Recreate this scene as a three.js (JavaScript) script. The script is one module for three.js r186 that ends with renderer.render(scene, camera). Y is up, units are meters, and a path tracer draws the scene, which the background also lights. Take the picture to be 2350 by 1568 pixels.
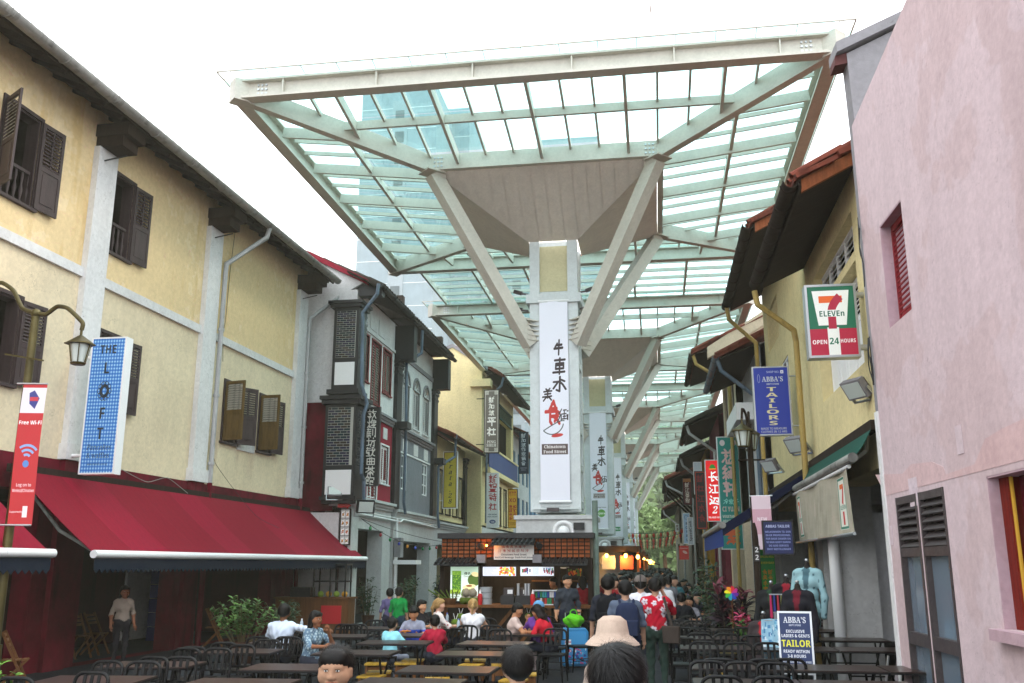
import * as THREE from 'three';
import { mergeGeometries } from 'three/addons/utils/BufferGeometryUtils.js';

// ---------- camera, sky, sun, exposure ----------
const scene = new THREE.Scene();
const EYE = 1.95, FD = 3424 / 1.6068, CX = 1175, CY = 784.2;         // photo measured on a 2350 px wide copy
const YAW = THREE.MathUtils.degToRad(8.671), PITCH = THREE.MathUtils.degToRad(13.5);
const camera = new THREE.PerspectiveCamera(40.406, 1024 / 683, 0.1, 3000);
camera.position.set(0, EYE, 0);
camera.rotation.order = 'YXZ';
camera.rotation.set(PITCH, YAW, 0);
scene.add(camera);
camera.updateMatrixWorld(true);
const sky = (() => {
  const w = 64, h = 32, d = new Float32Array(w * h * 4);
  for (let j = 0; j < h; j++) for (let i = 0; i < w; i++) {
    const k = (j * w + i) * 4, up = Math.sin(((j + 0.5) / h - 0.5) * Math.PI);
    const g = up > 0 ? 1.15 + 0.1 * up : 0.8;
    d[k] = 0.955 * g; d[k + 1] = 1.0 * g; d[k + 2] = 1.06 * g; d[k + 3] = 1;
  }
  const t = new THREE.DataTexture(d, w, h, THREE.RGBAFormat, THREE.FloatType);
  t.mapping = THREE.EquirectangularReflectionMapping; t.magFilter = THREE.LinearFilter; t.needsUpdate = true;
  return t;
})();
scene.background = sky; scene.environment = sky;
const sun = new THREE.DirectionalLight(0xfff0da, 0.6);
sun.position.set(34, 64, -48); sun.target.position.set(-3, 0, -24);
sun.castShadow = true; sun.shadow.radius = 24; sun.shadow.mapSize.set(2048, 2048);
Object.assign(sun.shadow.camera, { left: -60, right: 60, top: 60, bottom: -60, near: 1, far: 260 });
scene.add(sun, sun.target);
const EXPOSURE = 2.8;

// ---------- helpers ----------
let seed = 7;
const rnd = () => { seed = (seed + 0x6D2B79F5) | 0; let t = Math.imul(seed ^ (seed >>> 15), 1 | seed); t = (t + Math.imul(t ^ (t >>> 7), 61 | t)) ^ t; return ((t ^ (t >>> 14)) >>> 0) / 4294967296; };
const rr = (a, b) => a + (b - a) * rnd();
const R = THREE.MathUtils.degToRad, V = (x, y, z) => new THREE.Vector3(x, y, z);
const O = V(0, EYE, 0);
function ray(u, v) { return V(u - CX, CY - v, -FD).normalize().applyQuaternion(camera.quaternion); }
function atX(u, v, X) { const d = ray(u, v); return d.multiplyScalar(X / d.x).add(O); }
function atY(u, v, Y) { const d = ray(u, v); return d.multiplyScalar((Y - EYE) / d.y).add(O); }
function atZ(u, v, Z) { const d = ray(u, v); return d.multiplyScalar(Z / d.z).add(O); }
function on(o, u, v, zoff = 0) {            // pixel -> local x, y on the plane z = zoff of a placed object
  o.updateMatrixWorld(true);
  const inv = o.matrixWorld.clone().invert(), a = O.clone().applyMatrix4(inv), d = ray(u, v).transformDirection(inv);
  const t = (zoff - a.z) / d.z; return [a.x + d.x * t, a.y + d.y * t];
}
const used = {};
function numbered(n) { used[n] = (used[n] ?? -1) + 1; return used[n] ? n + '_' + String(used[n]).padStart(3, '0') : n; }
function tag(o, label, category, group, kind) { o.userData = {}; if (label) o.userData.label = label; if (category) o.userData.category = category; if (group) o.userData.group = group; if (kind) o.userData.kind = kind; return o; }
function thing(name, label, category, p = [0, 0, 0], turn = 0, group) {
  const o = new THREE.Group(); o.name = numbered(name); o.position.set(...p); o.rotation.y = turn; scene.add(o); o.updateMatrixWorld(true);
  return tag(o, label, category, group);
}
function copy(o, p, turn, label, group) {
  const c = o.clone(); c.name = numbered(o.name.replace(/_\d{3}$/, '')); c.userData = { ...o.userData };
  if (label) c.userData.label = label; if (group) c.userData.group = group;
  c.position.set(...p); c.rotation.y = turn; scene.add(c); return c;
}
class MB {                                   // collects shapes, builds ONE mesh
  constructor() { this.l = []; }
  add(g, m) { g = g.index ? g.toNonIndexed() : g; if (m) g.applyMatrix4(m); for (const k of Object.keys(g.attributes)) if (!['position', 'normal', 'uv'].includes(k)) g.deleteAttribute(k); g.morphAttributes = {}; this.l.push(g); return this; }
  box(x, y, z, sx, sy, sz, rx = 0, ry = 0, rz = 0) { return this.add(new THREE.BoxGeometry(sx, sy, sz), new THREE.Matrix4().makeRotationFromEuler(new THREE.Euler(rx, ry, rz)).setPosition(x, y, z)); }
  bx(x0, x1, y0, y1, z0, z1) { return this.box((x0 + x1) / 2, (y0 + y1) / 2, (z0 + z1) / 2, Math.abs(x1 - x0), Math.abs(y1 - y0), Math.abs(z1 - z0)); }
  cyl(a, b, r, r2 = r, seg = 10) { a = V(...a); b = V(...b); const d = b.clone().sub(a), L = d.length(); const g = new THREE.CylinderGeometry(r2, r, L, seg); const q = new THREE.Quaternion().setFromUnitVectors(V(0, 1, 0), d.normalize()); return this.add(g, new THREE.Matrix4().compose(a.add(b).multiplyScalar(.5), q, V(1, 1, 1))); }
  bar(a, b, w, h, up = V(0, 1, 0)) {          // square bar from a to b, h measured towards up
    a = V(...a); b = V(...b); const y = b.clone().sub(a), L = y.length(); y.normalize(); const x = y.clone().cross(up).normalize(), z = x.clone().cross(y).normalize();
    return this.add(new THREE.BoxGeometry(w, L, h), new THREE.Matrix4().makeBasis(x, y, z).setPosition(a.add(b).multiplyScalar(.5)));
  }
  tube(pts, r, n = 24, seg = 8) { return this.add(new THREE.TubeGeometry(new THREE.CatmullRomCurve3(pts.map((p) => V(...p)), false, 'catmullrom', .3), n, r, seg)); }
  pipe(pts, r, seg = 8) { for (let i = 1; i < pts.length; i++) this.cyl(pts[i - 1], pts[i], r, r, seg); for (let i = 1; i < pts.length - 1; i++) this.sph(...pts[i], r * 1.04, r * 1.04, r * 1.04, 8, 6); return this; }
  sph(x, y, z, rx, ry = rx, rz = rx, a = 14, b = 10) { return this.add(new THREE.SphereGeometry(1, a, b), new THREE.Matrix4().makeScale(rx, ry, rz).setPosition(x, y, z)); }
  lathe(pts, x, y, z, seg = 16) { return this.add(new THREE.LatheGeometry(pts.map((p) => new THREE.Vector2(...p)), seg), new THREE.Matrix4().setPosition(x, y, z)); }
  ext(pts, depth, z0 = 0, holes = [], bevel = 0, m) {
    const s = pts instanceof THREE.Shape ? pts : new THREE.Shape(pts.map((p) => new THREE.Vector2(...p)));
    for (const h of holes) s.holes.push(h instanceof THREE.Path ? h : new THREE.Path(h.map((p) => new THREE.Vector2(...p))));
    const g = new THREE.ExtrudeGeometry(s, { depth, bevelEnabled: bevel > 0, bevelSize: bevel, bevelThickness: bevel, bevelSegments: 2, curveSegments: 10 }); g.translate(0, 0, z0); return this.add(g, m);
  }
  tris(arr) { const g = new THREE.BufferGeometry(); g.setAttribute('position', new THREE.Float32BufferAttribute(arr.flat(), 3)); g.computeVertexNormals(); g.setAttribute('uv', new THREE.Float32BufferAttribute(new Float32Array(arr.length * 2), 2)); return this.add(g); }
  quad(a, b, c, d) { return this.tris([a, b, c, a, c, d]); }
  slab(a, b, c, d, t) {                       // quad with thickness t downwards
    const A = [a, b, c, d], Bm = A.map((p) => [p[0], p[1] - t, p[2]]); this.quad(a, b, c, d).quad(Bm[3], Bm[2], Bm[1], Bm[0]);
    for (let i = 0; i < 4; i++) this.quad(A[i], Bm[i], Bm[(i + 1) % 4], A[(i + 1) % 4]); return this;
  }
  geo(keepUV) {
    const g = this.l.length > 1 ? mergeGeometries(this.l) : this.l[0];
    if (!keepUV) { const p = g.attributes.position, n = g.attributes.normal, uv = g.attributes.uv; for (let i = 0; i < p.count; i++) { const ax = Math.abs(n.getX(i)), ay = Math.abs(n.getY(i)), az = Math.abs(n.getZ(i)); if (az >= ax && az >= ay) uv.setXY(i, p.getX(i), p.getY(i)); else if (ax >= ay) uv.setXY(i, p.getZ(i), p.getY(i)); else uv.setXY(i, p.getX(i), p.getZ(i)); } }
    return g;
  }
  mesh(name, mat, parent, keepUV) { const m = new THREE.Mesh(this.geo(keepUV), mat); m.name = parent ? name : numbered(name); m.castShadow = m.receiveShadow = true; (parent || scene).add(m); return m; }
}
const mb = () => new MB();
const rect = (x0, x1, y0, y1) => [[x0, y0], [x1, y0], [x1, y1], [x0, y1]];
const archPath = (x0, x1, y0, y1) => { const r = (x1 - x0) / 2, p = new THREE.Path(); p.moveTo(x0, y0); p.lineTo(x1, y0); p.lineTo(x1, y1 - r); p.absarc(x0 + r, y1 - r, r, 0, Math.PI); p.lineTo(x0, y0); return p; };
const archShape = (x0, x1, y0, y1) => { const p = archPath(x0, x1, y0, y1); return new THREE.Shape(p.getPoints(12)); };

// ---------- textures and materials ----------
function noiseField(n, cells, oct, sx = 1, sy = 1) {
  const out = new Float32Array(n * n); let amp = 1, tot = 0;
  for (let o = 0; o < oct; o++) {
    const c1 = Math.max(2, Math.round(cells * sx * 2 ** o)), c2 = Math.max(2, Math.round(cells * sy * 2 ** o)), g = new Float32Array(c1 * c2); for (let i = 0; i < g.length; i++) g[i] = rnd();
    for (let y = 0; y < n; y++) { const fy = y / n * c2, y0 = fy | 0, ty = fy - y0, wy = ty * ty * (3 - 2 * ty), y1 = (y0 + 1) % c2;
      for (let x = 0; x < n; x++) { const fx = x / n * c1, x0 = fx | 0, tx = fx - x0, wx = tx * tx * (3 - 2 * tx), x1 = (x0 + 1) % c1;
        const a = g[y0 * c1 + x0], b = g[y0 * c1 + x1], c = g[y1 * c1 + x0], d = g[y1 * c1 + x1]; out[y * n + x] += amp * (a + (b - a) * wx + (c - a) * wy + (a - b - c + d) * wx * wy); } }
    tot += amp; amp *= .55;
  }
  for (let i = 0; i < out.length; i++) out[i] /= tot; return out;
}
function dataTex(n, fn, rep, srgb = true) {
  const d = new Uint8Array(n * n * 4); for (let i = 0; i < n * n; i++) { const c = fn(i % n, (i / n) | 0, i); d[i * 4] = c[0]; d[i * 4 + 1] = c[1]; d[i * 4 + 2] = c[2]; d[i * 4 + 3] = 255; }
  const t = new THREE.DataTexture(d, n, n); t.wrapS = t.wrapT = THREE.RepeatWrapping; t.magFilter = THREE.LinearFilter; t.minFilter = THREE.LinearMipmapLinearFilter; t.generateMipmaps = true; if (srgb) t.colorSpace = THREE.SRGBColorSpace; t.repeat.set(rep, rep); t.needsUpdate = true; return t;
}
const N1 = noiseField(512, 4, 7), N2 = noiseField(512, 24, 4), N3 = noiseField(512, 3, 6, 6, .6), N4 = noiseField(512, 90, 2);
const cl = (x) => Math.max(0, Math.min(255, x));
const grey = (v, warm = 0) => [cl(v + warm), cl(v), cl(v - warm)];
const sm = (a, b, x) => { x = Math.max(0, Math.min(1, (x - a) / (b - a))); return x * x * (3 - 2 * x); };
// lines where a noise field crosses a level: hairline cracks
const crack = (i, f, lv, w) => { const a = Math.abs(f[i] - lv); return a < w ? 1 - a / w : 0; };
const T = {
  plaster: dataTex(512, (x, y, i) => grey(222 + 30 * (N1[i] - .5) + 20 * (N4[i] - .5) + 16 * (N3[i] - .5) - 46 * crack(i, N1, .46, .0016), 2), 1 / 5.3),
  stained: dataTex(512, (x, y, i) => { const s = sm(.53, .66, N3[i] * .6 + N1[i] * .4), p = sm(.56, .6, N2[i] * .45 + N1[i] * .55); return [cl(228 - 9 * s + 6 * p + 18 * (N4[i] - .5)), cl(216 - 14 * s + 9 * p + 18 * (N4[i] - .5) - 30 * crack(i, N1, .5, .0016)), cl(192 - 24 * s + 16 * p + 16 * (N4[i] - .5))]; }, 1 / 6.1),
  patch: dataTex(512, (x, y, i) => { const s = sm(.5, .53, N1[i]), g = 18 * (N4[i] - .5) + 22 * (N3[i] - .5); const k = g - 34 * crack(i, N1, .44, .0012) - 10 * sm(.6, .72, N3[i] * .5 + N2[i] * .5); return [cl(226 - 6 * s + k), cl(219 - 9 * s + k), cl(222 - 11 * s + k)]; }, 1 / 4.7),
  grain: dataTex(512, (x, y, i) => grey(218 + 70 * (N2[i] - .5) + 40 * (N4[i] - .5) + 30 * (N1[i] - .5)), 1 / 1.7),
  fine: dataTex(512, (x, y, i) => grey(232 + 14 * (N2[i] - .5) + 16 * (N4[i] - .5) + 22 * (N1[i] - .5)), 1 / 2.9),
  wood: dataTex(512, (x, y, i) => { const g = N3[(y * 512 + x)] * .7 + N4[i] * .3; return grey(196 + 110 * (g - .5), 6); }, 1 / .8),
  dirt: dataTex(512, (x, y, i) => grey(200 + 120 * (N1[i] - .5) + 50 * (N2[i] - .5) - 40 * sm(.55, .75, N3[i]), 2), 1 / 3.1),
  asphalt: dataTex(512, (x, y, i) => grey(190 + 90 * (N4[i] - .5) + 60 * (N1[i] - .5) - 30 * crack(i, N1, .5, .002)), 1 / 2.3),
  bump: dataTex(512, (x, y, i) => grey(128 + 120 * (N2[i] - .5) + 60 * (N4[i] - .5)), 1 / 1.3, false),
  weave: dataTex(256, (x, y, i) => grey(210 + 26 * (((x >> 1) + (y >> 1)) & 1) + 40 * (N2[i] - .5)), 1 / .35),
};
function mat(hex, o = {}) { return new THREE.MeshStandardMaterial({ color: hex, roughness: .82, side: THREE.DoubleSide, ...o }); }
const tx = (hex, t, o = {}) => new THREE.MeshPhysicalMaterial({ color: hex, side: THREE.DoubleSide, map: T[t], bumpMap: T.bump, bumpScale: .004, roughness: .9, specularIntensity: (o.roughness ?? .9) > .7 ? .3 : .8, ...o });
const M = {
  cream: tx(0xf6e7c6, 'plaster'), ochre: tx(0xf6e8ca, 'stained'), whiteP: tx(0xf1f3f4, 'plaster'), pipeW: tx(0xd9dcde, 'dirt', { roughness: .5 }),
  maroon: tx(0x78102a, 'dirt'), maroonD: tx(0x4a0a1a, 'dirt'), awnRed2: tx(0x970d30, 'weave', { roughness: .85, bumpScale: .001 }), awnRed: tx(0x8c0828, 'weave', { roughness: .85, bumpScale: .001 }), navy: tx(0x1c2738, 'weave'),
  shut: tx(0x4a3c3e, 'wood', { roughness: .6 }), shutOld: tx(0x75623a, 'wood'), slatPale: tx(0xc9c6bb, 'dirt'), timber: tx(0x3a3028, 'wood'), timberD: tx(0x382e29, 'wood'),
  gut: tx(0xb0b2ae, 'dirt', { roughness: .6 }), steel: tx(0xdbd7ca, 'fine', { roughness: .5, bumpScale: .0006 }), panel: tx(0xdfe6e6, 'fine', { roughness: .55, bumpScale: .0006 }), beige: tx(0xd8cfa4, 'fine', { roughness: .6 }),
  soffit: tx(0xefe6da, 'fine', { roughness: .7, bumpScale: .0006 }), alu: mat(0xb9bdc0, { roughness: .35, metalness: .8 }), pink: tx(0xdccccd, 'patch'), pinkD: tx(0xcbb3ba, 'patch'), pinkR: tx(0xb4697c, 'plaster'), redSh: tx(0xa2343e, 'wood'), brown: tx(0x4c4344, 'grain', { roughness: .45 }),
  yellow: tx(0xf9eab4, 'plaster'), yellowL: tx(0xf3e2ae, 'plaster'), yellowP: tx(0xd9bb6a, 'dirt', { roughness: .6 }), black: tx(0x1c1d20, 'grain', { roughness: .5 }), blackM: new THREE.MeshPhysicalMaterial({ color: 0x0b0c0f, roughness: .5, specularIntensity: .45, side: THREE.DoubleSide }), red: mat(0xc01822, { roughness: .6 }),
  redW: tx(0xa22a40, 'plaster'), greyW: tx(0x8d929b, 'plaster'), tile: tx(0x8e4c3c, 'dirt'), tileD: tx(0x4e4640, 'dirt'), greyC: tx(0x9a999e, 'plaster'), bluepipe: tx(0x7289a0, 'dirt', { roughness: .5 }),
  asphalt: tx(0x3b3e44, 'asphalt', { roughness: .85 }), tower: tx(0xa9bcc6, 'plaster'), towerG: mat(0x46555c, { roughness: .3 }), white: mat(0xe9eaea, { roughness: .5 }), glassD: mat(0x2a3138, { roughness: .08, metalness: .2 }), orange: tx(0xa3623f, 'wood'),
  brickR: tx(0xa0555a, 'wood'), shopW: tx(0xd9dedf, 'plaster'), brownT: tx(0x3c2a25, 'wood', { roughness: .32 }), stoolY: tx(0xd8b23a, 'wood', { roughness: .5 }), wood: tx(0x8a5f3c, 'wood'), bronze: tx(0x6a6138, 'dirt', { roughness: .45, metalness: .5 }), lampGlass: mat(0xc8d2cc, { roughness: .35 }),
  glass: new THREE.MeshPhysicalMaterial({ color: 0xc2ebea, roughness: .03, transmission: 1, thickness: 0, side: THREE.DoubleSide }), clear: new THREE.MeshPhysicalMaterial({ color: 0xe8f0f0, roughness: .05, transmission: 1, thickness: 0, side: THREE.DoubleSide }),
  pane: new THREE.MeshPhysicalMaterial({ color: 0x8fa0b0, roughness: .12, transmission: .55, thickness: 0, side: THREE.DoubleSide }),
};
// ---------- ground ----------
{
  const g = mb().bx(-400, 400, -.3, 0, -900, 60).mesh('ground', M.asphalt); tag(g, 'dark grey asphalt street floor', 'ground', null, 'structure');
}
// ---------- glass canopies on columns ----------
const CAN_X = -2.45, CAN_Z = -23.9, PITCHZ = 18.5;
function makeCanopy(i) {
  const detail = i < 2, A = 6.33, Rg = 2.9, yo = 11.9, yi = 11.5, cz = CAN_Z - PITCHZ * i;
  const o = thing('glass_canopy', ['square glass canopy like an inverted pyramid on the column behind the drinks stall', 'square glass canopy on the column just beyond the drinks stall column', 'glass canopy third along the row of columns', 'glass canopy fourth along the row of columns', 'glass canopy at the far end of the column row'][i], 'canopy', [CAN_X, 0, cz]);
  const yAt = (r) => yi + (yo - yi) * (r - Rg) / (A - Rg);
  for (let s = 0; s < 4; s++) {
    const q = new THREE.Quaternion().setFromAxisAngle(V(0, 1, 0), s * Math.PI / 2), tr = (x, y, z) => { const v = V(x, y, z).applyQuaternion(q); return [v.x, v.y, v.z]; };
    const m4 = new THREE.Matrix4().makeRotationY(s * Math.PI / 2);
    const put = (B, name, m) => { const me = B.mesh(name, m, o); me.geometry.applyMatrix4(m4); return me; };
    // outer I-beam: web, flanges, stiffeners
    const ob = mb().bx(-A + .02, A - .02, yo + .06, yo + .4, A - .03, A + .01).bx(-A, A, yo, yo + .06, A - .16, A + .14).bx(-A, A, yo + .4, yo + .45, A - .16, A + .14);
    for (let x = -5.3; x < 5.6; x += 2.11) ob.bx(x, x + .03, yo + .06, yo + .4, A + .01, A + .12);
    put(ob, 'edge_beam', M.steel);
    put(mb().bx(-Rg, Rg, yi + .02, yi + .42, Rg - .1, Rg + .04), 'ring_beam', M.steel);
    if (detail) { const bo = mb(); for (const sx of [-1, 1]) for (let a = 0; a < 3; a++) for (let b = 0; b < 3; b++) { bo.cyl([sx * (A - .45 - a * .09), yo + .13 + b * .1, A + .005], [sx * (A - .45 - a * .09), yo + .13 + b * .1, A + .04], .026, .026, 6); bo.cyl([sx * (Rg - .2 - a * .09), yi + .1 + b * .11, Rg + .03], [sx * (Rg - .2 - a * .09), yi + .1 + b * .11, Rg + .065], .026, .026, 6); } put(bo, 'bolt_group', M.alu); }
    // hip beam to the corner, corner plate
    const hb = mb().bar([Rg - .05, yi + .2, Rg - .05], [A - .05, yo + .2, A - .05], .2, .44); put(hb, 'hip_beam', M.steel);
    put(mb().box(A, yo + .21, A, .34, .5, .34, 0, Math.PI / 4), 'corner_plate', M.steel);
    // rafters
    const pur = 4.6;
    for (let k = -8; k <= 8; k++) {
      const x = k * .703, prim = k % 3 === 0; if (Math.abs(x) > A - .5) continue;
      const r0 = Math.max(Rg, Math.abs(x) + .1), w = prim ? .07 : .05, h = prim ? .26 : .1, dy = prim ? .25 : .37;
      put(mb().bar([x, yAt(r0) + dy, r0], [x, yAt(A) + dy, A - .16], w, h), prim ? 'main_rafter' : 'glazing_bar', M.steel);
    }
    put(mb().bx(-pur + .1, pur - .1, yAt(pur) + .2, yAt(pur) + .4, pur - .04, pur + .04), 'purlin', M.steel);
    // glass panes between the bars, two rows
    const AO = A + .38, gy = (r) => yAt(r) + .49;
    const panes = [];
    for (let k = -9; k < 9; k++) for (const [ra, rb] of [[Rg, pur], [pur, A], [A, AO]]) {
      const x0 = k * .703, x1 = x0 + .703, e = .012, ins = Math.min(Math.abs(x0), Math.abs(x1)); if (ins >= rb - .01) continue;
      const lim = (x, r) => Math.max(-r, Math.min(r, x)), ra2 = Math.max(ra, ins);
      const p = [[lim(x0 + e, ra2), ra2 + e], [lim(x1 - e, ra2), ra2 + e], [lim(x1 - e, rb), rb - e], [lim(x0 + e, rb), rb - e]];
      const big = Math.max(Math.abs(x0), Math.abs(x1)), pts = [...p]; if (big > ra2 && big < rb) { if (x0 >= 0) pts.splice(2, 0, [x1 - e, big]); else pts.push([x0 + e, big]); }
      const g = mb(); for (let j = 1; j < pts.length - 1; j++) g.tris([pts[0], pts[j], pts[j + 1]].map(([x, r]) => [x, gy(r), r])); panes.push(g);
    }
    if (detail) for (const g of panes) put(g, 'glass_pane', M.glass); else { const g = mb(); for (const p of panes) g.l.push(...p.l); put(g, 'glass_pane_group', M.glass); }
    const eb = mb().bar([-AO, gy(AO), AO], [AO, gy(AO), AO], .03, .03); for (let k = -8; k <= 8; k += 1) eb.bar([k * .8, gy(A), A], [k * .8, gy(AO), AO], .016, .016); put(eb, 'edge_trim', M.steel);
    // soffit strips, column top up to the ring
    const cw = .66, yt = 10.3, n = detail ? 16 : 1;
    for (let k = 0; k < n; k++) {
      const a = -1 + 2 * k / n, b = -1 + 2 * (k + 1) / n, e = detail ? .004 : 0;
      const Wt = Rg - .12, xa = a * Wt + e, xb = b * Wt - e, tt = (x) => Math.max(0, (Math.abs(x) - cw) / (Wt - cw)), pt = (x) => [x, yt + (yi + .02 - yt) * tt(x), cw + (Wt - cw) * tt(x)], mid = Math.sign(xa) !== Math.sign(xb) && !detail ? [pt(cw), pt(-cw)] : xa < -cw && xb > -cw ? [pt(-cw)] : xa < cw && xb > cw ? [pt(cw)] : [], poly = [[xa, yi + .02, Wt], [xb, yi + .02, Wt], pt(xb), ...mid, pt(xa)];
      const sp = mb(); for (let j = 1; j < poly.length - 1; j++) sp.tris([poly[0], poly[j], poly[j + 1]]); put(sp, 'soffit_panel', M.soffit);
    }
    if (detail) put(mb().quad([-cw, yt + .04, cw], [cw, yt + .04, cw], [Rg - .12, yi + .05, Rg - .12], [-Rg + .12, yi + .05, Rg - .12]), 'soffit_backing', M.soffit);
    // strut with end plates
    const a = .62, b = Rg - .12, ys = 7.5; const st = mb().bar([a, ys, a], [b, yi - .02, b], .3, .34); put(st, 'strut', M.steel);
    const pl = mb().box(b + .02, yi + .0, b + .02, .5, .05, .5, 0, Math.PI / 4); for (let k = -2; k <= 2; k++) pl.box(b - .1 + k * .05, yi - .06, b - .1 - k * .05, .03, .14, .3, 0, Math.PI / 4); put(pl, 'strut_head_plate', M.steel); const pf = mb(); for (let k = 0; k < 5; k++) pf.box(a, ys + .1 + k * .13, a, .34, .03, .4, 0, Math.PI / 4); pf.box(a, ys + .36, a, .02, .7, .36, 0, Math.PI / 4); put(pf, 'strut_foot_plate', M.steel);
  }
  return o;
}
const canopies = []; for (let i = 0; i < 5; i++) canopies.push(makeCanopy(i));
function makeColumn(i) {
  const cz = CAN_Z - PITCHZ * i;
  const o = thing('canopy_column', ['tall pale column with white banner standing over the drinks stall', 'pale canopy column just beyond the drinks stall with green round mark on its banner', 'pale canopy column third in the row', 'pale canopy column fourth in the row', 'pale canopy column at the far end of the row'][i], 'column', [CAN_X, 0, cz]);
  const core = mb().bx(-.5, .5, 3.2, 10.32, -.5, .5); core.mesh('core', M.panel, o);
  mb().bx(-.52, .52, 8.95, 10.2, -.515, .515).mesh('cream_inset', M.beige, o).userData.label = 'cream coloured inset panel below the soffit';
  for (const [sx, sz] of [[1, 1], [1, -1], [-1, 1], [-1, -1]]) mb().add(new THREE.BoxGeometry(.26, 7.1, .26), new THREE.Matrix4().makeTranslation(sx * .5, 6.77, sz * .5)).mesh('corner_post', M.panel, o);
  for (const y of [8.72, 7.0, 5.3, 4.35, 3.42]) { const c = mb(); for (let s = 0; s < 4; s++) c.add(new THREE.BoxGeometry(.78, .16, .1), new THREE.Matrix4().makeRotationY(s * Math.PI / 2).multiply(new THREE.Matrix4().makeTranslation(0, y, .57))); c.mesh('cross_rib', M.panel, o); }
  mb().bx(-.72, .72, 8.6, 8.84, -.7, .7).mesh('collar', M.panel, o);
  mb().bx(-.95, .95, 0, 3.02, -.95, .95).mesh('base', M.shopW, o);
  mb().bx(-1, 1, 3.02, 3.12, -1, 1).mesh('base_cap', M.shopW, o);
  for (const [x, y, r] of [[.22, 2.72, .23], [.22, 2.1, .23]]) { const v = mb().add(new THREE.TorusGeometry(r, .05, 8, 24), new THREE.Matrix4().makeTranslation(x, y, .96)).mesh('vent_ring', M.white, o); mb().sph(x, y, .96, r * .62, r * .62, r * .5).mesh('vent_cowl', M.white, v); }
  mb().box(.6, 2.85, .99, .26, .17, .1).mesh('black_speaker', M.black, o);
  for (const sx of [-1, 1]) for (const y of [8.95, 8.5]) { const f = mb().box(sx * .95, y, .55, .22, .1, .22, .3, 0, sx * .3).bar([sx * .68, y - .05, .5], [sx * .95, y - .03, .55], .04, .04); f.mesh('floodlight', M.brown, o); }
  mb().box(-.05, 3.26, .8, .3, .09, .12).bar([-.05, 3.3, .6], [-.05, 3.28, .8], .03, .03).mesh('banner_lamp', M.brown, o);
  mb().box(0, 3.3, .6, 1.15, .05, .22).mesh('lamp_shelf', M.panel, o);
  return o;
}
const columns = []; for (let i = 0; i < 5; i++) columns.push(makeColumn(i));
for (let i = 0; i < 4; i++) {                // low glass link roofs between the canopies
  const z0 = CAN_Z - PITCHZ * i - 6.42, z1 = CAN_Z - PITCHZ * (i + 1) + 6.42, y = 12.62, o = thing('glass_link_roof', ['glazed link roof between the nearest two canopies', 'glazed link roof after the second canopy', 'glazed link roof after the third canopy', 'glazed link roof before the farthest canopy'][i], 'roof');
  for (const x of [-8.2, -6.3, -4.4, -.5, 1.4, 3.3]) mb().bx(x - .04, x + .04, y - .3, y - .06, z1, z0).mesh('beam', M.steel, o);
  for (let k = 0; k <= 6; k++) { const z = z0 + (z1 - z0) * k / 6; mb().bx(-8.24, 3.34, y - .16, y - .04, z - .03, z + .03).mesh('cross_bar', M.steel, o); }
  for (let k = 0; k < 6; k++) { const a = z0 + (z1 - z0) * k / 6, b = z0 + (z1 - z0) * (k + 1) / 6; for (let j = 0; j < 12; j++) mb().quad([-8.2 + j * .96, y, a - .03], [-7.26 + j * .96, y, a - .03], [-7.26 + j * .96, y, b + .03], [-8.2 + j * .96, y, b + .03]).mesh('glass_pane', M.glass, o); }
}
// ---------- shared building pieces ----------
function leaf(parent, w, h, x, y, z, turn, mf, ms, { split = .52, name = 'shutter', slats = 11, mid, stile = .07 } = {}) {
  const st = stile, b = mb().bx(0, st, 0, h, -.02, .02).bx(w - st, w, 0, h, -.02, .02).bx(st, w - st, 0, .09, -.02, .02).bx(st, w - st, h - .08, h, -.02, .02);
  const y0 = h * (1 - split); if (split < 1) b.bx(st, w - st, y0 - .05, y0 + .04, -.02, .02).bx(st, w - st, .09, y0 - .05, -.008, .008).bx(st + .05, w - st - .05, .15, y0 - .11, -.018, .018);
  if (mid) b.bx(w / 2 - .02, w / 2 + .02, y0, h, -.018, .018);
  const m = b.mesh(name, mf, parent); m.position.set(x, y, z); m.rotation.y = turn;
  const a = split < 1 ? y0 + .04 : .09, dh = (h - .08 - a) / slats, sg = leaf.c[[w, dh, st]] ??= new THREE.BoxGeometry(w - 2 * st, dh * 1.05, .012).rotateX(-.62);
  for (let k = 0; k < slats; k++) { const s = new THREE.Mesh(sg, ms); s.name = 'slat'; s.position.set(w / 2, a + dh * (k + .5), 0); m.add(s); }
  return m;
}
leaf.c = {};
function openingFrame(parent, x0, x1, y0, y1, mt, z = 0, d = .1, t = .07, sill = .06) {
  mb().bx(x0 - t, x0, y0, y1, z - d, z + .03).bx(x1, x1 + t, y0, y1, z - d, z + .03).bx(x0 - t, x1 + t, y1, y1 + t, z - d, z + .035).bx(x0 - t - .04, x1 + t + .04, y0 - sill, y0, z - d, z + .07).mesh('window_frame', mt, parent);
}
function shell(parent, x0, x1, y0, y1, dep, floors, m) {       // closed body behind a facade: back, sides, floors
  const b = mb().bx(x0, x1, y0, y1, -dep - .2, -dep).bx(x0, x0 + .2, y0, y1, -dep, -.26).bx(x1 - .2, x1, y0, y1, -dep, -.26);
  b.mesh('side_wall', m, parent);
  for (const f of floors) mb().bx(x0 + .2, x1 - .2, f - .2, f, -dep, -.26).mesh('floor_slab', m, parent);
}
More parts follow.
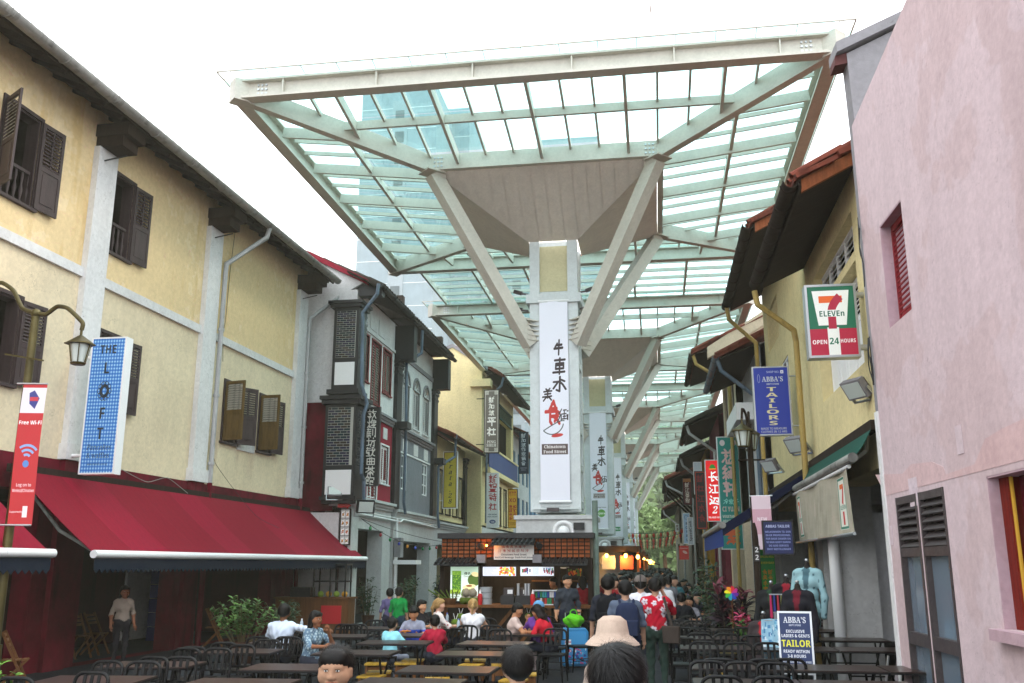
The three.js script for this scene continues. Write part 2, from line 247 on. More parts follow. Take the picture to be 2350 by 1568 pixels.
function tiledRoof(parent, x0, x1, yE, zE, yR, zR, m, { rows = 12, colW = .24, name = 'roof' } = {}) {     // rows of half-round clay tiles over a slab
  const r = mb().slab([x0, yE, zE], [x1, yE, zE], [x1, yR, zR], [x0, yR, zR], .08).mesh(name, m, parent);
  const n = Math.round((x1 - x0) / colW), g = new THREE.CylinderGeometry(colW * .42, colW * .34, 1, 6, 1, true, 0, Math.PI), L = Math.hypot(yR - yE, zR - zE), st = mb();
  const ang = Math.atan2(yR - yE, zE - zR);
  const edge = mb();
  for (let k = 0; k < n; k++) for (let j = 0; j < rows; j++) {
    const f = (j + .5) / rows, M4 = new THREE.Matrix4().compose(V(x0 + (k + .5) * colW, yE + (yR - yE) * f + .02, zE + (zR - zE) * f), new THREE.Quaternion().setFromEuler(new THREE.Euler(ang - Math.PI / 2, 0, 0, 'YXZ')).multiply(new THREE.Quaternion().setFromAxisAngle(V(0, 1, 0), Math.PI / 2 * 3)), V(1, L / rows * 1.06, 1));
    (j < 1 ? edge : st).add(g.clone(), M4);
  }
  const s = st.mesh('roof_tiles', m, r); s.userData.kind = 'stuff'; const s2 = edge.mesh('eave_tiles', m, r); s2.userData.kind = 'stuff';
  return r;
}
function gutter(parent, x0, x1, y, z, r, m, step = 1.2) {
  const prof = []; for (let k = 0; k <= 10; k++) { const a = Math.PI * k / 10; prof.push([Math.cos(a) * r, -Math.sin(a) * r]); } for (let k = 10; k >= 0; k--) { const a = Math.PI * k / 10; prof.push([Math.cos(a) * r * .86, -Math.sin(a) * r * .86]); }
  const b = mb(), s = new THREE.Shape(prof.map((p) => new THREE.Vector2(...p))), g = new THREE.ExtrudeGeometry(s, { depth: x1 - x0, bevelEnabled: false });
  b.add(g, new THREE.Matrix4().makeRotationY(Math.PI / 2).setPosition(x0, y, z));
  for (let x = x0 + .4; x < x1; x += step) b.add(new THREE.TorusGeometry(r * 1.03, .016, 5, 12, Math.PI), new THREE.Matrix4().makeRotationY(Math.PI / 2).multiply(new THREE.Matrix4().makeRotationZ(Math.PI)).setPosition(x, y, z));
  return b.mesh('gutter', m, parent);
}
// ---------- cream three-storey shophouse on the left ----------
const LB = thing('cream_shophouse', 'long cream three storey shophouse with brown shutters and red awnings', 'building', [-11.5, 0, -15], R(90 - 1.55));
{
  const x0 = -9, x1 = 13.1, wins = [], top = [], low = [];
  for (const [a, b] of [[-1.05, -.08], [2.4, 3.1], [-5.4, -4.4]]) top.push([a, b, 8.5, 10.28]);
  for (const [a, b] of [[-1.05, -.02], [2.45, 3.2], [8.0, 8.75], [10.15, 10.9], [-5.4, -4.4]]) low.push([a, b, 5.12, 6.72]);
  mb().ext(rect(x0, x1, 7.75, 11.5), .25, -.25, top.map((w) => rect(...w))).mesh('upper_wall', M.ochre, LB);
  mb().ext(rect(x0, x1, 3.93, 7.75), .25, -.25, low.map((w) => rect(...w))).mesh('middle_wall', M.cream, LB);
  // painted maroon ground floor with openings of the five-foot way
  mb().ext(rect(x0, x1, 0, 3.93), .4, -.38, [rect(-6, -2.5, 0.001, 3.3), rect(-1.2, 1.15, .001, 3.3), rect(2.65, 6.2, .001, 3.3), rect(7.3, 11.6, .001, 3.3)].map((r) => r)).mesh('ground_floor_wall', M.maroon, LB);
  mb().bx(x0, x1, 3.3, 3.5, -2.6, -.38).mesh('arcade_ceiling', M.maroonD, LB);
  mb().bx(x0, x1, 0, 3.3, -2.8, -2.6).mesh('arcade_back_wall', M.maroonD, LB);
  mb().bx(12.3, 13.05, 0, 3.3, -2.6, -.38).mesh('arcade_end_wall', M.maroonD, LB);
  mb().bx(8.3, 11.2, .02, 3.0, -2.58, -2.52).mesh('white_panel', M.whiteP, LB);
  shell(LB, x0, x1, 3.5, 11.5, 5, [7.4, 11.45], M.timber);
  for (const p of [-4.3, 1.58, 6.42, 12.3]) { mb().bx(p, p + .66, 4.25, 10.55, .002, .14).mesh('pilaster', M.whiteP, LB); mb().bx(p - .06, p + .72, 3.94, 4.25, .002, .19).mesh('pilaster_base', M.whiteP, LB); mb().bx(p + .02, p + .64, 0, 3.94, .02, .13).mesh('pier', M.maroon, LB); const br = mb().bx(p + .05, p + .6, 10.55, 10.78, -.1, .62).mesh('eave_bracket', M.timber, LB); mb().bx(p + .0, p + .66, 10.78, 11.05, -.1, .75).mesh('bracket_block', M.timber, br); }
  for (const [a, b] of [[-3.64, 1.58], [2.24, 6.42], [7.08, 12.3]]) mb().bx(a, b, 7.66, 7.86, .002, .07).mesh('string_course', M.whiteP, LB);
  // eave: boarded soffit, roof, gutter
  mb().slab([x0, 11.1, .78], [x1 + .25, 11.1, .78], [x1 + .25, 11.5, -.1], [x0, 11.5, -.1], .05).mesh('eave_soffit', M.timberD, LB);
  for (let x = -3; x < 13.2; x += .62) mb().bar([x, 11.02, .74], [x, 11.4, -.02], .06, .1).mesh('rafter_end', M.timberD, LB);
  mb().bx(x0, x1 + .28, 11.02, 11.2, .78, .82).mesh('fascia', M.timberD, LB);
  gutter(LB, x0, x1 + .3, 11.14, .95, .13, M.gut, 1.55);
  tiledRoof(LB, -4, x1 + .25, 11.18, .86, 14.2, -5.2, M.tileD, { rows: 10, colW: .3 });
  // windows: frame, open leaves, balusters
  const win = (w, f) => { const [a, b, c, d] = w; openingFrame(LB, a, b, c, d, M.shut); mb().bx(a + .001, a + .035, c, d, -.26, -.004).bx(b - .035, b - .001, c, d, -.26, -.004).bx(a + .035, b - .035, d - .04, d - .001, -.26, -.004).mesh('window_lining', M.shut, LB);
    leaf(LB, .6, d - c - .02, b + .02, c + .01, .05, R(f.r ?? -4), M.shut, f.rs || M.shut, { mid: 1 });
    if (f.l !== undefined) leaf(LB, .6, d - c - .02, a - .0, c + .01, .05, R(f.l), f.lm || M.shut, f.ls || M.slatPale);
    if (f.bal) { mb().bx(a, b, c + .66, c + .72, -.14, -.06).mesh('window_rail', M.shut, LB); for (let x = a + .1; x < b; x += .17) mb().lathe([[.02, 0], [.035, .06], [.02, .12], [.04, .3], [.018, .42], [.03, .55], [.02, .66]], x, c, -.1, 8).mesh('baluster', M.shut, LB); }
    mb().bx(a + .02, a + (b - a) * .4, c + .02, d - .02, -.2, -.17).mesh('inner_leaf', M.timberD, LB); };
  top.forEach((w, i) => win(w, { bal: 1, l: i === 0 ? -120 : undefined, ls: M.slatPale }));
  win(low[0], { r: -6 }); win(low[1], { r: -6 }); win(low[4], {});
  win(low[2], { l: -100, lm: M.shutOld, r: -30 }); win(low[3], { l: -95, lm: M.shutOld, r: -12 });
  mb().bx(8.9, 9.95, 5.0, 5.3, .002, .03).mesh('patched_sill', M.whiteP, LB);
  // downpipes
  for (const x of [7.2, 12.98]) { const p = mb().pipe([[x + .9, 11.05, .95], [x + .85, 10.75, .9], [x + .02, 9.75, .2], [x, 9.5, .2], [x, 3.95, .2]], .065); for (let y = 4.4; y < 9.5; y += 1.75) p.cyl([x, y, .2], [x, y + .07, .2], .085); p.mesh('downpipe', M.pipeW, LB); mb().cyl([x, 3.95, .2], [x, 0, .2], .068).mesh('painted_downpipe', M.maroon, LB); }
  // iron stays and dangling wires
  for (const p of [1.75, 6.6, 12.45]) mb().bar([p, 10.3, .15], [p, 9.55, .15], .03, .03).bar([p, 10.28, .15], [p + .1, 10.4, .6], .025, .025).mesh('iron_stay', M.black, LB);
  mb().tube([[7.75, 10.9, .1], [7.72, 9.6, .05], [7.7, 8.4, .04], [7.6, 7.9, .05], [7.72, 7.2, .04]], .007, 20, 5).mesh('loose_wire', M.black, LB);
  mb().tube([[7.35, 5.4, .1], [7.55, 4.5, .12], [8.2, 3.2, 1.0], [9.3, 2.9, 1.2]], .006, 20, 5).mesh('loose_wire', M.black, LB);
  mb().tube([[3.2, 3.95, .2], [4.2, 3.72, .3], [5.2, 3.9, .2], [6.0, 3.6, .3]], .008, 24, 5).mesh('slack_cable', M.gut, LB);
}
// ---------- red awnings ----------
function awning(name, label, parentFrame, x0, x1, yT, zT, yB, zB, mt, { bar = M.white, seams = 11, val = M.navy, vh = .2 } = {}) {
  const o = thing(name, label, 'awning', parentFrame.position.toArray(), parentFrame.rotation.y);
  for (let k = 0; k < seams; k++) { const a = x0 + (x1 - x0) * k / seams, b = x0 + (x1 - x0) * (k + 1) / seams; const dr = .05, n = 8, g = mb(); for (let j = 0; j < n; j++) { const p = (f) => [yT + (yB - yT) * f - dr * Math.sin(Math.PI * f), zT + (zB - zT) * f], [ya, za] = p(j / n), [yb, zb] = p((j + 1) / n); g.slab([a, yb, zb], [b - .004, yb, zb], [b - .004, ya, za], [a, ya, za], .012); } g.mesh('canvas_strip', mt === M.awnRed && k % 3 === 1 ? M.awnRed2 : mt, o); }
  for (const [a, b] of [[x0 - .05, x0 + (x1 - x0) * .22], [x0 + (x1 - x0) * .22 + .006, x0 + (x1 - x0) * .8], [x0 + (x1 - x0) * .8 + .006, x1 + .05]]) mb().cyl([a, yB, zB], [b, yB, zB], .07, .07, 12).mesh('front_bar', bar, o);
  if (val) { const n = Math.round((x1 - x0) / .16), pts = [[x0, yB - .05], [x1, yB - .05]]; for (let k = n; k >= 0; k--) { pts.push([x0 + (x1 - x0) * k / n, yB - vh - .05]); if (k > 0) pts.push([x0 + (x1 - x0) * (k - .5) / n, yB - vh - .0 - .12]); } mb().ext(pts, .008, zB - .004).mesh('valance', val, o); }
  mb().bx(x0 - .05, x1 + .05, yT - .04, yT + .1, zT - .12, zT + .02).mesh('roller_box', M.timberD, o);
  for (let k = 0; k < 4; k++) { const x = x0 + .3 + (x1 - x0 - .6) * k / 3; mb().bar([x, yT - (yT - yB) * .15, zT], [x + .05, yT - (yT - yB) * .72, (zT + zB) / 2 - .1], .04, .05).bar([x + .05, yT - (yT - yB) * .72, (zT + zB) / 2 - .1], [x, yB - .04, zB - .05], .04, .05).mesh('folding_arm', M.gut, o); }
  return o;
}
awning('red_awning', 'long red awning with white front bar and scalloped navy valance', LB, .1, 14.2, 3.6, .22, 2.12, 1.98, M.awnRed);
awning('red_awning', 'red awning end beside the lamp post with the red banner', LB, -6.5, -1.05, 3.6, .22, 2.12, 1.98, M.awnRed, { seams: 5 });
// ---------- left row beyond the cream shophouse ----------
function closedWindow(o, x0, x1, y0, y1, mf, ml, ms, { z = -.06, split = .5, slats = 12, arch = 0, stile = .06 } = {}) {
  openingFrame(o, x0, x1, y0, y1 - arch, mf, .0, .12, .06, .05);
  const w = (x1 - x0) / 2 - .01; leaf(o, w, y1 - y0 - arch - .03, x0 + .005, y0 + .01, z, 0, ml, ms, { split, slats, stile }); leaf(o, w, y1 - y0 - arch - .03, x0 + w + .015, y0 + .01, z, 0, ml, ms, { split, slats, stile });
}
function casement(o, x0, x1, y0, y1, mf, rows = 3, cols = 2) {
  const t = .06, b = mb(); const f = mb().bx(x0, x0 + t, y0, y1, -.1, -.02).bx(x1 - t, x1, y0, y1, -.1, -.02).bx(x0, x1, y0, y0 + t, -.1, -.021).bx(x0, x1, y1 - t, y1, -.1, -.021);
  for (let k = 1; k < rows; k++) f.bx(x0, x1, y0 + (y1 - y0) * k / rows - .025, y0 + (y1 - y0) * k / rows + .025, -.09, -.03); for (let k = 1; k < cols; k++) f.bx(x0 + (x1 - x0) * k / cols - .035, x0 + (x1 - x0) * k / cols + .035, y0, y1, -.095, -.025);
  const m = f.mesh('window', mf, o); for (let r = 0; r < rows; r++) for (let c = 0; c < cols; c++) mb().bx(x0 + (x1 - x0) * c / cols, x0 + (x1 - x0) * (c + 1) / cols, y0 + (y1 - y0) * r / rows, y0 + (y1 - y0) * (r + 1) / rows, -.07, -.06).mesh('pane', M.glassD, m);
}
function pilaster(o, x, w, y0, y1, m, z = .14) { mb().bx(x, x + w, y0, y1, .002, z).mesh('pilaster', m, o); for (const [y, e, h] of [[y1 - .12, .08, .12], [y1 - .26, .05, .1], [y1 - .5, .03, .08]]) mb().bx(x - e, x + w + e, y, y + h, .002, z + e).mesh('capital_moulding', m, o); }
function cornice(o, x0, x1, y, m, d = .16) { mb().bx(x0, x1, y, y + .1, .002, d * .6).bx(x0, x1, y + .1, y + .19, .002, d).bx(x0, x1, y - .09, y, .002, d * .35).mesh('cornice', m, o); }
function arcade(o, x0, x1, openings, yh, m, dep = 2.4, back = M.shopW) {
  mb().ext(rect(x0, x1, 0, 3.9), .55, -.55, openings.map(([a, b]) => rect(a, b, .001, yh))).mesh('arcade_front', m, o);
  mb().bx(x0, x1, 0, 3.4, -dep - .2, -dep).mesh('shop_front_wall', back, o); mb().bx(x0, x1, 3.4, 3.6, -dep, -.55).mesh('arcade_ceiling', m, o);
}
// red and white corner house with dark glazed brick pier
const B1 = thing('red_white_shophouse', 'red and white shophouse with dark glazed brick corner pier and pink louvred shutters', 'building', [-9.6, 0, -28.9], R(90));
{
  const up = [[.15, 1.2, 8.0, 9.6], [1.6, 2.65, 7.4, 9.6], [3.0, 4.0, 8.0, 9.6]], lo = [[.15, 1.2, 4.75, 6.1], [1.6, 2.65, 4.05, 6.1], [3.05, 4.0, 4.75, 6.1]];
  mb().ext(rect(-.2, 4.45, 7.2, 10.9), .25, -.25, up.map((w) => rect(...w))).mesh('upper_wall', M.whiteP, B1);
  mb().ext(rect(-.2, 4.45, 3.95, 7.2), .25, -.25, lo.map((w) => rect(...w))).mesh('middle_wall', M.redW, B1);
  for (const w of up) closedWindow(B1, ...w, M.brickR, M.brickR, M.slatPale, { split: .98, slats: 22, stile: .05 });
  for (const w of lo) closedWindow(B1, ...w, M.white, M.white, M.brickR, { split: .98, slats: 18, stile: .05 });
  cornice(B1, -.2, 4.45, 7.0, M.greyC); mb().bx(-.2, 4.45, 9.75, 9.85, .002, .05).mesh('plaster_band', M.whiteP, B1);
  for (const x of [.3, 1.3, 2.3]) mb().bx(x, x + .75, 9.95, 10.5, .002, .025).mesh('plaster_panel', M.whiteP, B1);
  for (const x of [.6, 2.05, 3.45]) mb().bx(x - .2, x + .28, 6.35, 6.75, .002, .03).mesh('wall_plaque', M.whiteP, B1);
  // gable end facing the street mouth
  mb().ext([[-5.5, 0], [-.25, 0], [-.25, 7.1], [-5.5, 7.1]], .25, 0, [], 0, new THREE.Matrix4().makeRotationY(R(-90)).setPosition(.05, 0, 0)).mesh('gable_lower_wall', M.maroon, B1);
  mb().ext([[-6.5, 7.1], [-.25, 7.1], [-.25, 10.9], [0.2, 11.15], [-3.6, 13.1], [-6.5, 11.6]], .25, 0, [], 0, new THREE.Matrix4().makeRotationY(R(-90)).setPosition(.05, 0, 0)).mesh('gable_upper_wall', M.whiteP, B1);
  mb().ext([[.35, 11.05], [.35, 11.22], [-3.6, 13.25], [-3.6, 13.05]], .4, 0, [], 0, new THREE.Matrix4().makeRotationY(R(-90)).setPosition(.1, 0, 0)).mesh('gable_coping', M.redW, B1);
  mb().bx(-.25, .05, 0, 3.55, -5.6, -.3).mesh('gable_base_wall', M.whiteP, B1);
  // corner pier: two brick tiers; front toward the street mouth is local -x
  const pier = mb().bx(-.52, .3, 7.45, 10.2, -.66, .2).bx(-.6, .36, 4.0, 6.95, -.78, .26).mesh('corner_pier', M.black, B1);
  for (const [y, e, h] of [[10.2, .06, .12], [10.32, .12, .1], [7.3, .06, .15], [6.95, .16, .14], [7.1, .22, .12], [3.92, .12, .1], [3.8, .06, .12]]) mb().bx(-.56 - e, .32 + e, y, y + h, -.72 - e, .22 + e).mesh('pier_moulding', M.black, B1);
  const bcol = [mat(0x242a33, { roughness: .15 }), mat(0x38312c, { roughness: .15 }), mat(0x1c3238, { roughness: .15 }), mat(0x2c2c44, { roughness: .15 })], joint = mat(0xa9aaa2);
  for (const [ya, yb, za, zb, xf] of [[8.5, 10.08, -.56, .1, -.522], [5.0, 6.85, -.68, .16, -.602]]) {
    mb().bx(xf - .004, xf + .01, ya, yb, za, zb).mesh('mortar_bed', joint, B1);
    const n = 22, h = (yb - ya) / n, bg = new THREE.BoxGeometry(.012, h - .016, .2), bh = new THREE.BoxGeometry(.012, h - .016, .09);
    for (let r = 0; r < n; r++) { let z = za + .008; let first = r % 2; while (z < zb - .06) { let w = first ? .09 : .2; first = 0; if (z + w > zb) w = .09; if (z + w > zb + .001) break; const m = new THREE.Mesh(w > .1 ? bg : bh, bcol[(rnd() * 4) | 0]); m.name = 'brick'; m.position.set(xf - .008, ya + (r + .5) * h, z + w / 2); B1.add(m); z += w + .016; } }
    const sd = mb(); for (let r = 0; r < n; r++) for (let k = 0; k < 3; k++) sd.bx(-.4 + k * .24 + (r % 2) * .06, -.2 + k * .24 + (r % 2) * .06, ya + r * h + .008, ya + (r + 1) * h - .008, zb + .09, zb + .106); const s = sd.mesh('side_bricks', bcol[0], B1); s.userData.kind = 'stuff';
  }
  mb().bx(-.54, -.5, 7.6, 8.35, -.56, .1).mesh('pier_panel', M.white, B1); mb().bx(-.62, -.58, 4.08, 4.85, -.68, .16).mesh('pier_panel', M.white, B1);
  mb().slab([-.5, 10.95, .75], [3.95, 10.95, .75], [3.95, 11.5, -.3], [-.5, 11.5, -.3], .06).mesh('eave_soffit', M.timberD, B1); gutter(B1, -.4, 3.95, 10.98, .84, .1, M.black);
  tiledRoof(B1, 0, 4.1, 11.05, .8, 13.1, -3.6, M.tileD, { rows: 8, colW: .3 });
  mb().bx(-.1, .25, 10.7, 11.1, -.1, .8).mesh('eave_bracket', M.black, B1);
  mb().pipe([[-.55, 10.95, .82], [-.58, 10.6, .8], [-.5, 10.0, .3], [-.45, 7.6, .34], [-.3, 7.0, .5], [-.4, 6.6, .42], [-.4, 4.75, .42], [-.1, 4.55, .42], [0, 3.9, .42]], .06).mesh('downpipe', M.bluepipe, B1);
  arcade(B1, -.2, 4.6, [[.45, 3.6]], 3.09, M.shopW);
  mb().bx(-.25, .45, 0, 3.75, .002, .12).mesh('pier_base', M.shopW, B1); mb().bx(-.4, .55, 3.75, 3.9, -.6, .3).mesh('pier_shelf', M.shopW, B1);
  cornice(B1, -.2, 4.6, 3.9, M.shopW, .22);
  shell(B1, 0, 4.1, 3.6, 11.2, 5, [7, 11.2], M.timber);
}
// grey house with three arched windows
const B2 = thing('grey_arched_shophouse', 'grey and white shophouse with three arched fanlight windows between black pilasters', 'building', [-9.6, 0, -29.3], R(90));
{
  const ar = [[5.3, 6.3, 7.3, 9.35], [6.95, 7.95, 7.3, 9.35], [8.6, 9.6, 7.3, 9.35]], lo = [[5.45, 6.3, 4.75, 6.08], [7.0, 8.0, 3.85, 6.08], [8.75, 9.65, 4.75, 6.08]];
  mb().ext(rect(4.2, 10.6, 6.9, 10.9), .25, -.25, ar.map((a) => archPath(...a))).mesh('upper_wall', M.whiteP, B2);
  mb().ext(rect(4.2, 10.6, 3.9, 6.9), .25, -.25, lo.map((w) => rect(...w))).mesh('middle_wall', M.greyW, B2);
  for (const [a, b, c, d] of ar) {
    const r = (b - a) / 2, yc = d - r; closedWindow(B2, a, b, c, yc, M.whiteP, M.whiteP, M.greyC, { split: .98, slats: 18 });
    const s = archShape(a - .1, b + .1, yc, d + .1), hole = new THREE.Path(); hole.moveTo(a, yc + .02); hole.lineTo(b, yc + .02); hole.absarc(a + r, yc, r, 0, Math.PI); mb().ext(s, .05, .002, [hole]).mesh('arch_moulding', M.greyC, B2);
    const fan = mb(); for (let k = 1; k < 6; k++) { const t = Math.PI * k / 6; fan.bar([a + r, yc, -.08], [a + r + Math.cos(t) * r, yc + Math.sin(t) * r, -.08], .03, .03); } fan.add(new THREE.TorusGeometry(r * .45, .016, 5, 14, Math.PI), new THREE.Matrix4().makeTranslation(a + r, yc, -.08)); fan.mesh('fanlight', M.white, B2);
    mb().ext(archShape(a, b, yc, d), .01, -.13).mesh('fanlight_glass', M.glassD, B2);
  }
  for (const [i, w] of lo.entries()) { if (i === 1) { casement(B2, w[0], w[1], 4.75, 6.08, M.white, 3, 2); mb().bx(w[0], w[1], 3.85, 4.72, -.1, -.04).bx(w[0] + .1, w[0] + .45, 3.95, 4.6, -.04, -.02).bx(w[1] - .45, w[1] - .1, 3.95, 4.6, -.04, -.02).mesh('door_panel', M.white, B2); } else casement(B2, ...w, M.white, 3, 2); }
  for (const x of [5.5, 7.2, 8.9]) mb().bx(x, x + .65, 6.22, 6.68, .002, .03).mesh('wall_plaque', M.whiteP, B2);
  mb().bx(4.9, 10.0, 6.12, 6.18, .002, .03).mesh('white_band', M.white, B2);
  cornice(B2, 4.9, 10.2, 6.85, M.greyC, .2); mb().bx(4.9, 10.2, 9.8, 9.98, .002, .05).mesh('grey_band', M.greyC, B2);
  pilaster(B2, 4.1, .7, 3.95, 9.5, M.black); pilaster(B2, 10.15, .65, 3.95, 9.5, M.black);
  for (const x of [4.15, 10.2]) mb().bx(x, x + .5, 9.5, 10.85, -.1, .72).mesh('party_wall_bracket', M.black, B2);
  for (const [x, y] of [[4.15, 6.9], [10.2, 6.2]]) mb().bx(x, x + .6, y, y + .25, .1, .55).mesh('bracket_shelf', M.black, B2);
  mb().slab([3.95, 10.95, .75], [10.9, 10.95, .75], [10.9, 11.5, -.3], [3.95, 11.5, -.3], .06).mesh('eave_soffit', M.timberD, B2); gutter(B2, 4, 11, 10.95, .84, .1, M.black);
  tiledRoof(B2, 4, 10.9, 11.05, .8, 13.1, -3.6, M.tileD, { rows: 8, colW: .3 }); mb().bx(3.9, 4.2, 11.1, 12.0, -1.8, .3).mesh('party_wall_top', M.tileD, B2); mb().bx(10.6, 10.9, 11.1, 12.0, -1.8, .3).mesh('party_wall_top', M.tileD, B2);
  mb().pipe([[5.0, 10.95, .82], [5.02, 9.95, .8], [4.7, 9.5, .3], [4.7, 6.9, .34], [4.85, 6.5, .3], [4.85, 4.2, .3], [5.1, 3.8, .3]], .06).mesh('downpipe', M.bluepipe, B2);
  mb().pipe([[11.2, 7.6, .9], [11.2, 6.6, .85], [10.4, 6.1, .3], [10.4, 4.0, .3], [10.7, 3.5, .3]], .06).mesh('downpipe', M.bluepipe, B2);
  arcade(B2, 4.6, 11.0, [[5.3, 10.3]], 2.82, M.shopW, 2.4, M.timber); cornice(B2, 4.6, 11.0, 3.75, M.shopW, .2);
  mb().pipe([[-.1, 3.55, .1], [5.2, 3.5, .1], [5.4, 3.6, .14], [11, 3.5, .1]], .035).pipe([[.3, 3.62, .1], [11, 3.6, .1]], .022).mesh('conduit', M.white, B2);
  mb().bx(4.55, 4.95, 2.2, 2.9, .05, .3).mesh('meter_box', M.greyC, B2); mb().bx(4.5, 5.3, 1.95, 2.1, .05, .9).mesh('sign_shelf', M.white, B2); mb().cyl([4.6, 0, .12], [4.6, 3.6, .12], .05).mesh('downpipe', M.white, B2);
  shell(B2, 4.2, 10.8, 3.6, 11.2, 5, [7, 11.2], M.timber);
}
// low cream house under a clay tile roof
const B3 = thing('low_cream_shophouse', 'low two storey cream shophouse with dark shutters under a clay tile roof', 'building', [-9.6, 0, -40.3], R(90));
{
  const w = [[.6, 1.6, 4.2, 6.1], [2.2, 3.2, 4.2, 6.1], [3.8, 4.8, 4.2, 6.1], [5.2, 6.0, 4.2, 6.1]];
  mb().ext(rect(0, 6.7, 3.8, 7.6), .25, -.25, w.map((a) => rect(...a))).mesh('upper_wall', M.yellow, B3);
  for (const a of w) closedWindow(B3, ...a, M.timberD, M.yellowL, M.slatPale, { split: .55, slats: 14 });
  mb().slab([-.2, 7.45, .85], [6.8, 7.45, .85], [6.8, 8.0, -.3], [-.2, 8.0, -.3], .06).mesh('eave_soffit', M.timberD, B3); tiledRoof(B3, -.2, 6.8, 7.5, .9, 9.6, -4, M.tile, { rows: 10, colW: .28 }); gutter(B3, -.2, 6.9, 7.42, .98, .09, M.black);
  pilaster(B3, 6.1, .5, 3.8, 7.2, M.black); arcade(B3, 0, 6.7, [[.7, 6.2]], 2.8, M.shopW, 2.4, M.timber); cornice(B3, 0, 6.7, 3.6, M.shopW, .2); shell(B3, 0, 6.7, 3.6, 7.8, 5, [7.8], M.timber);
}
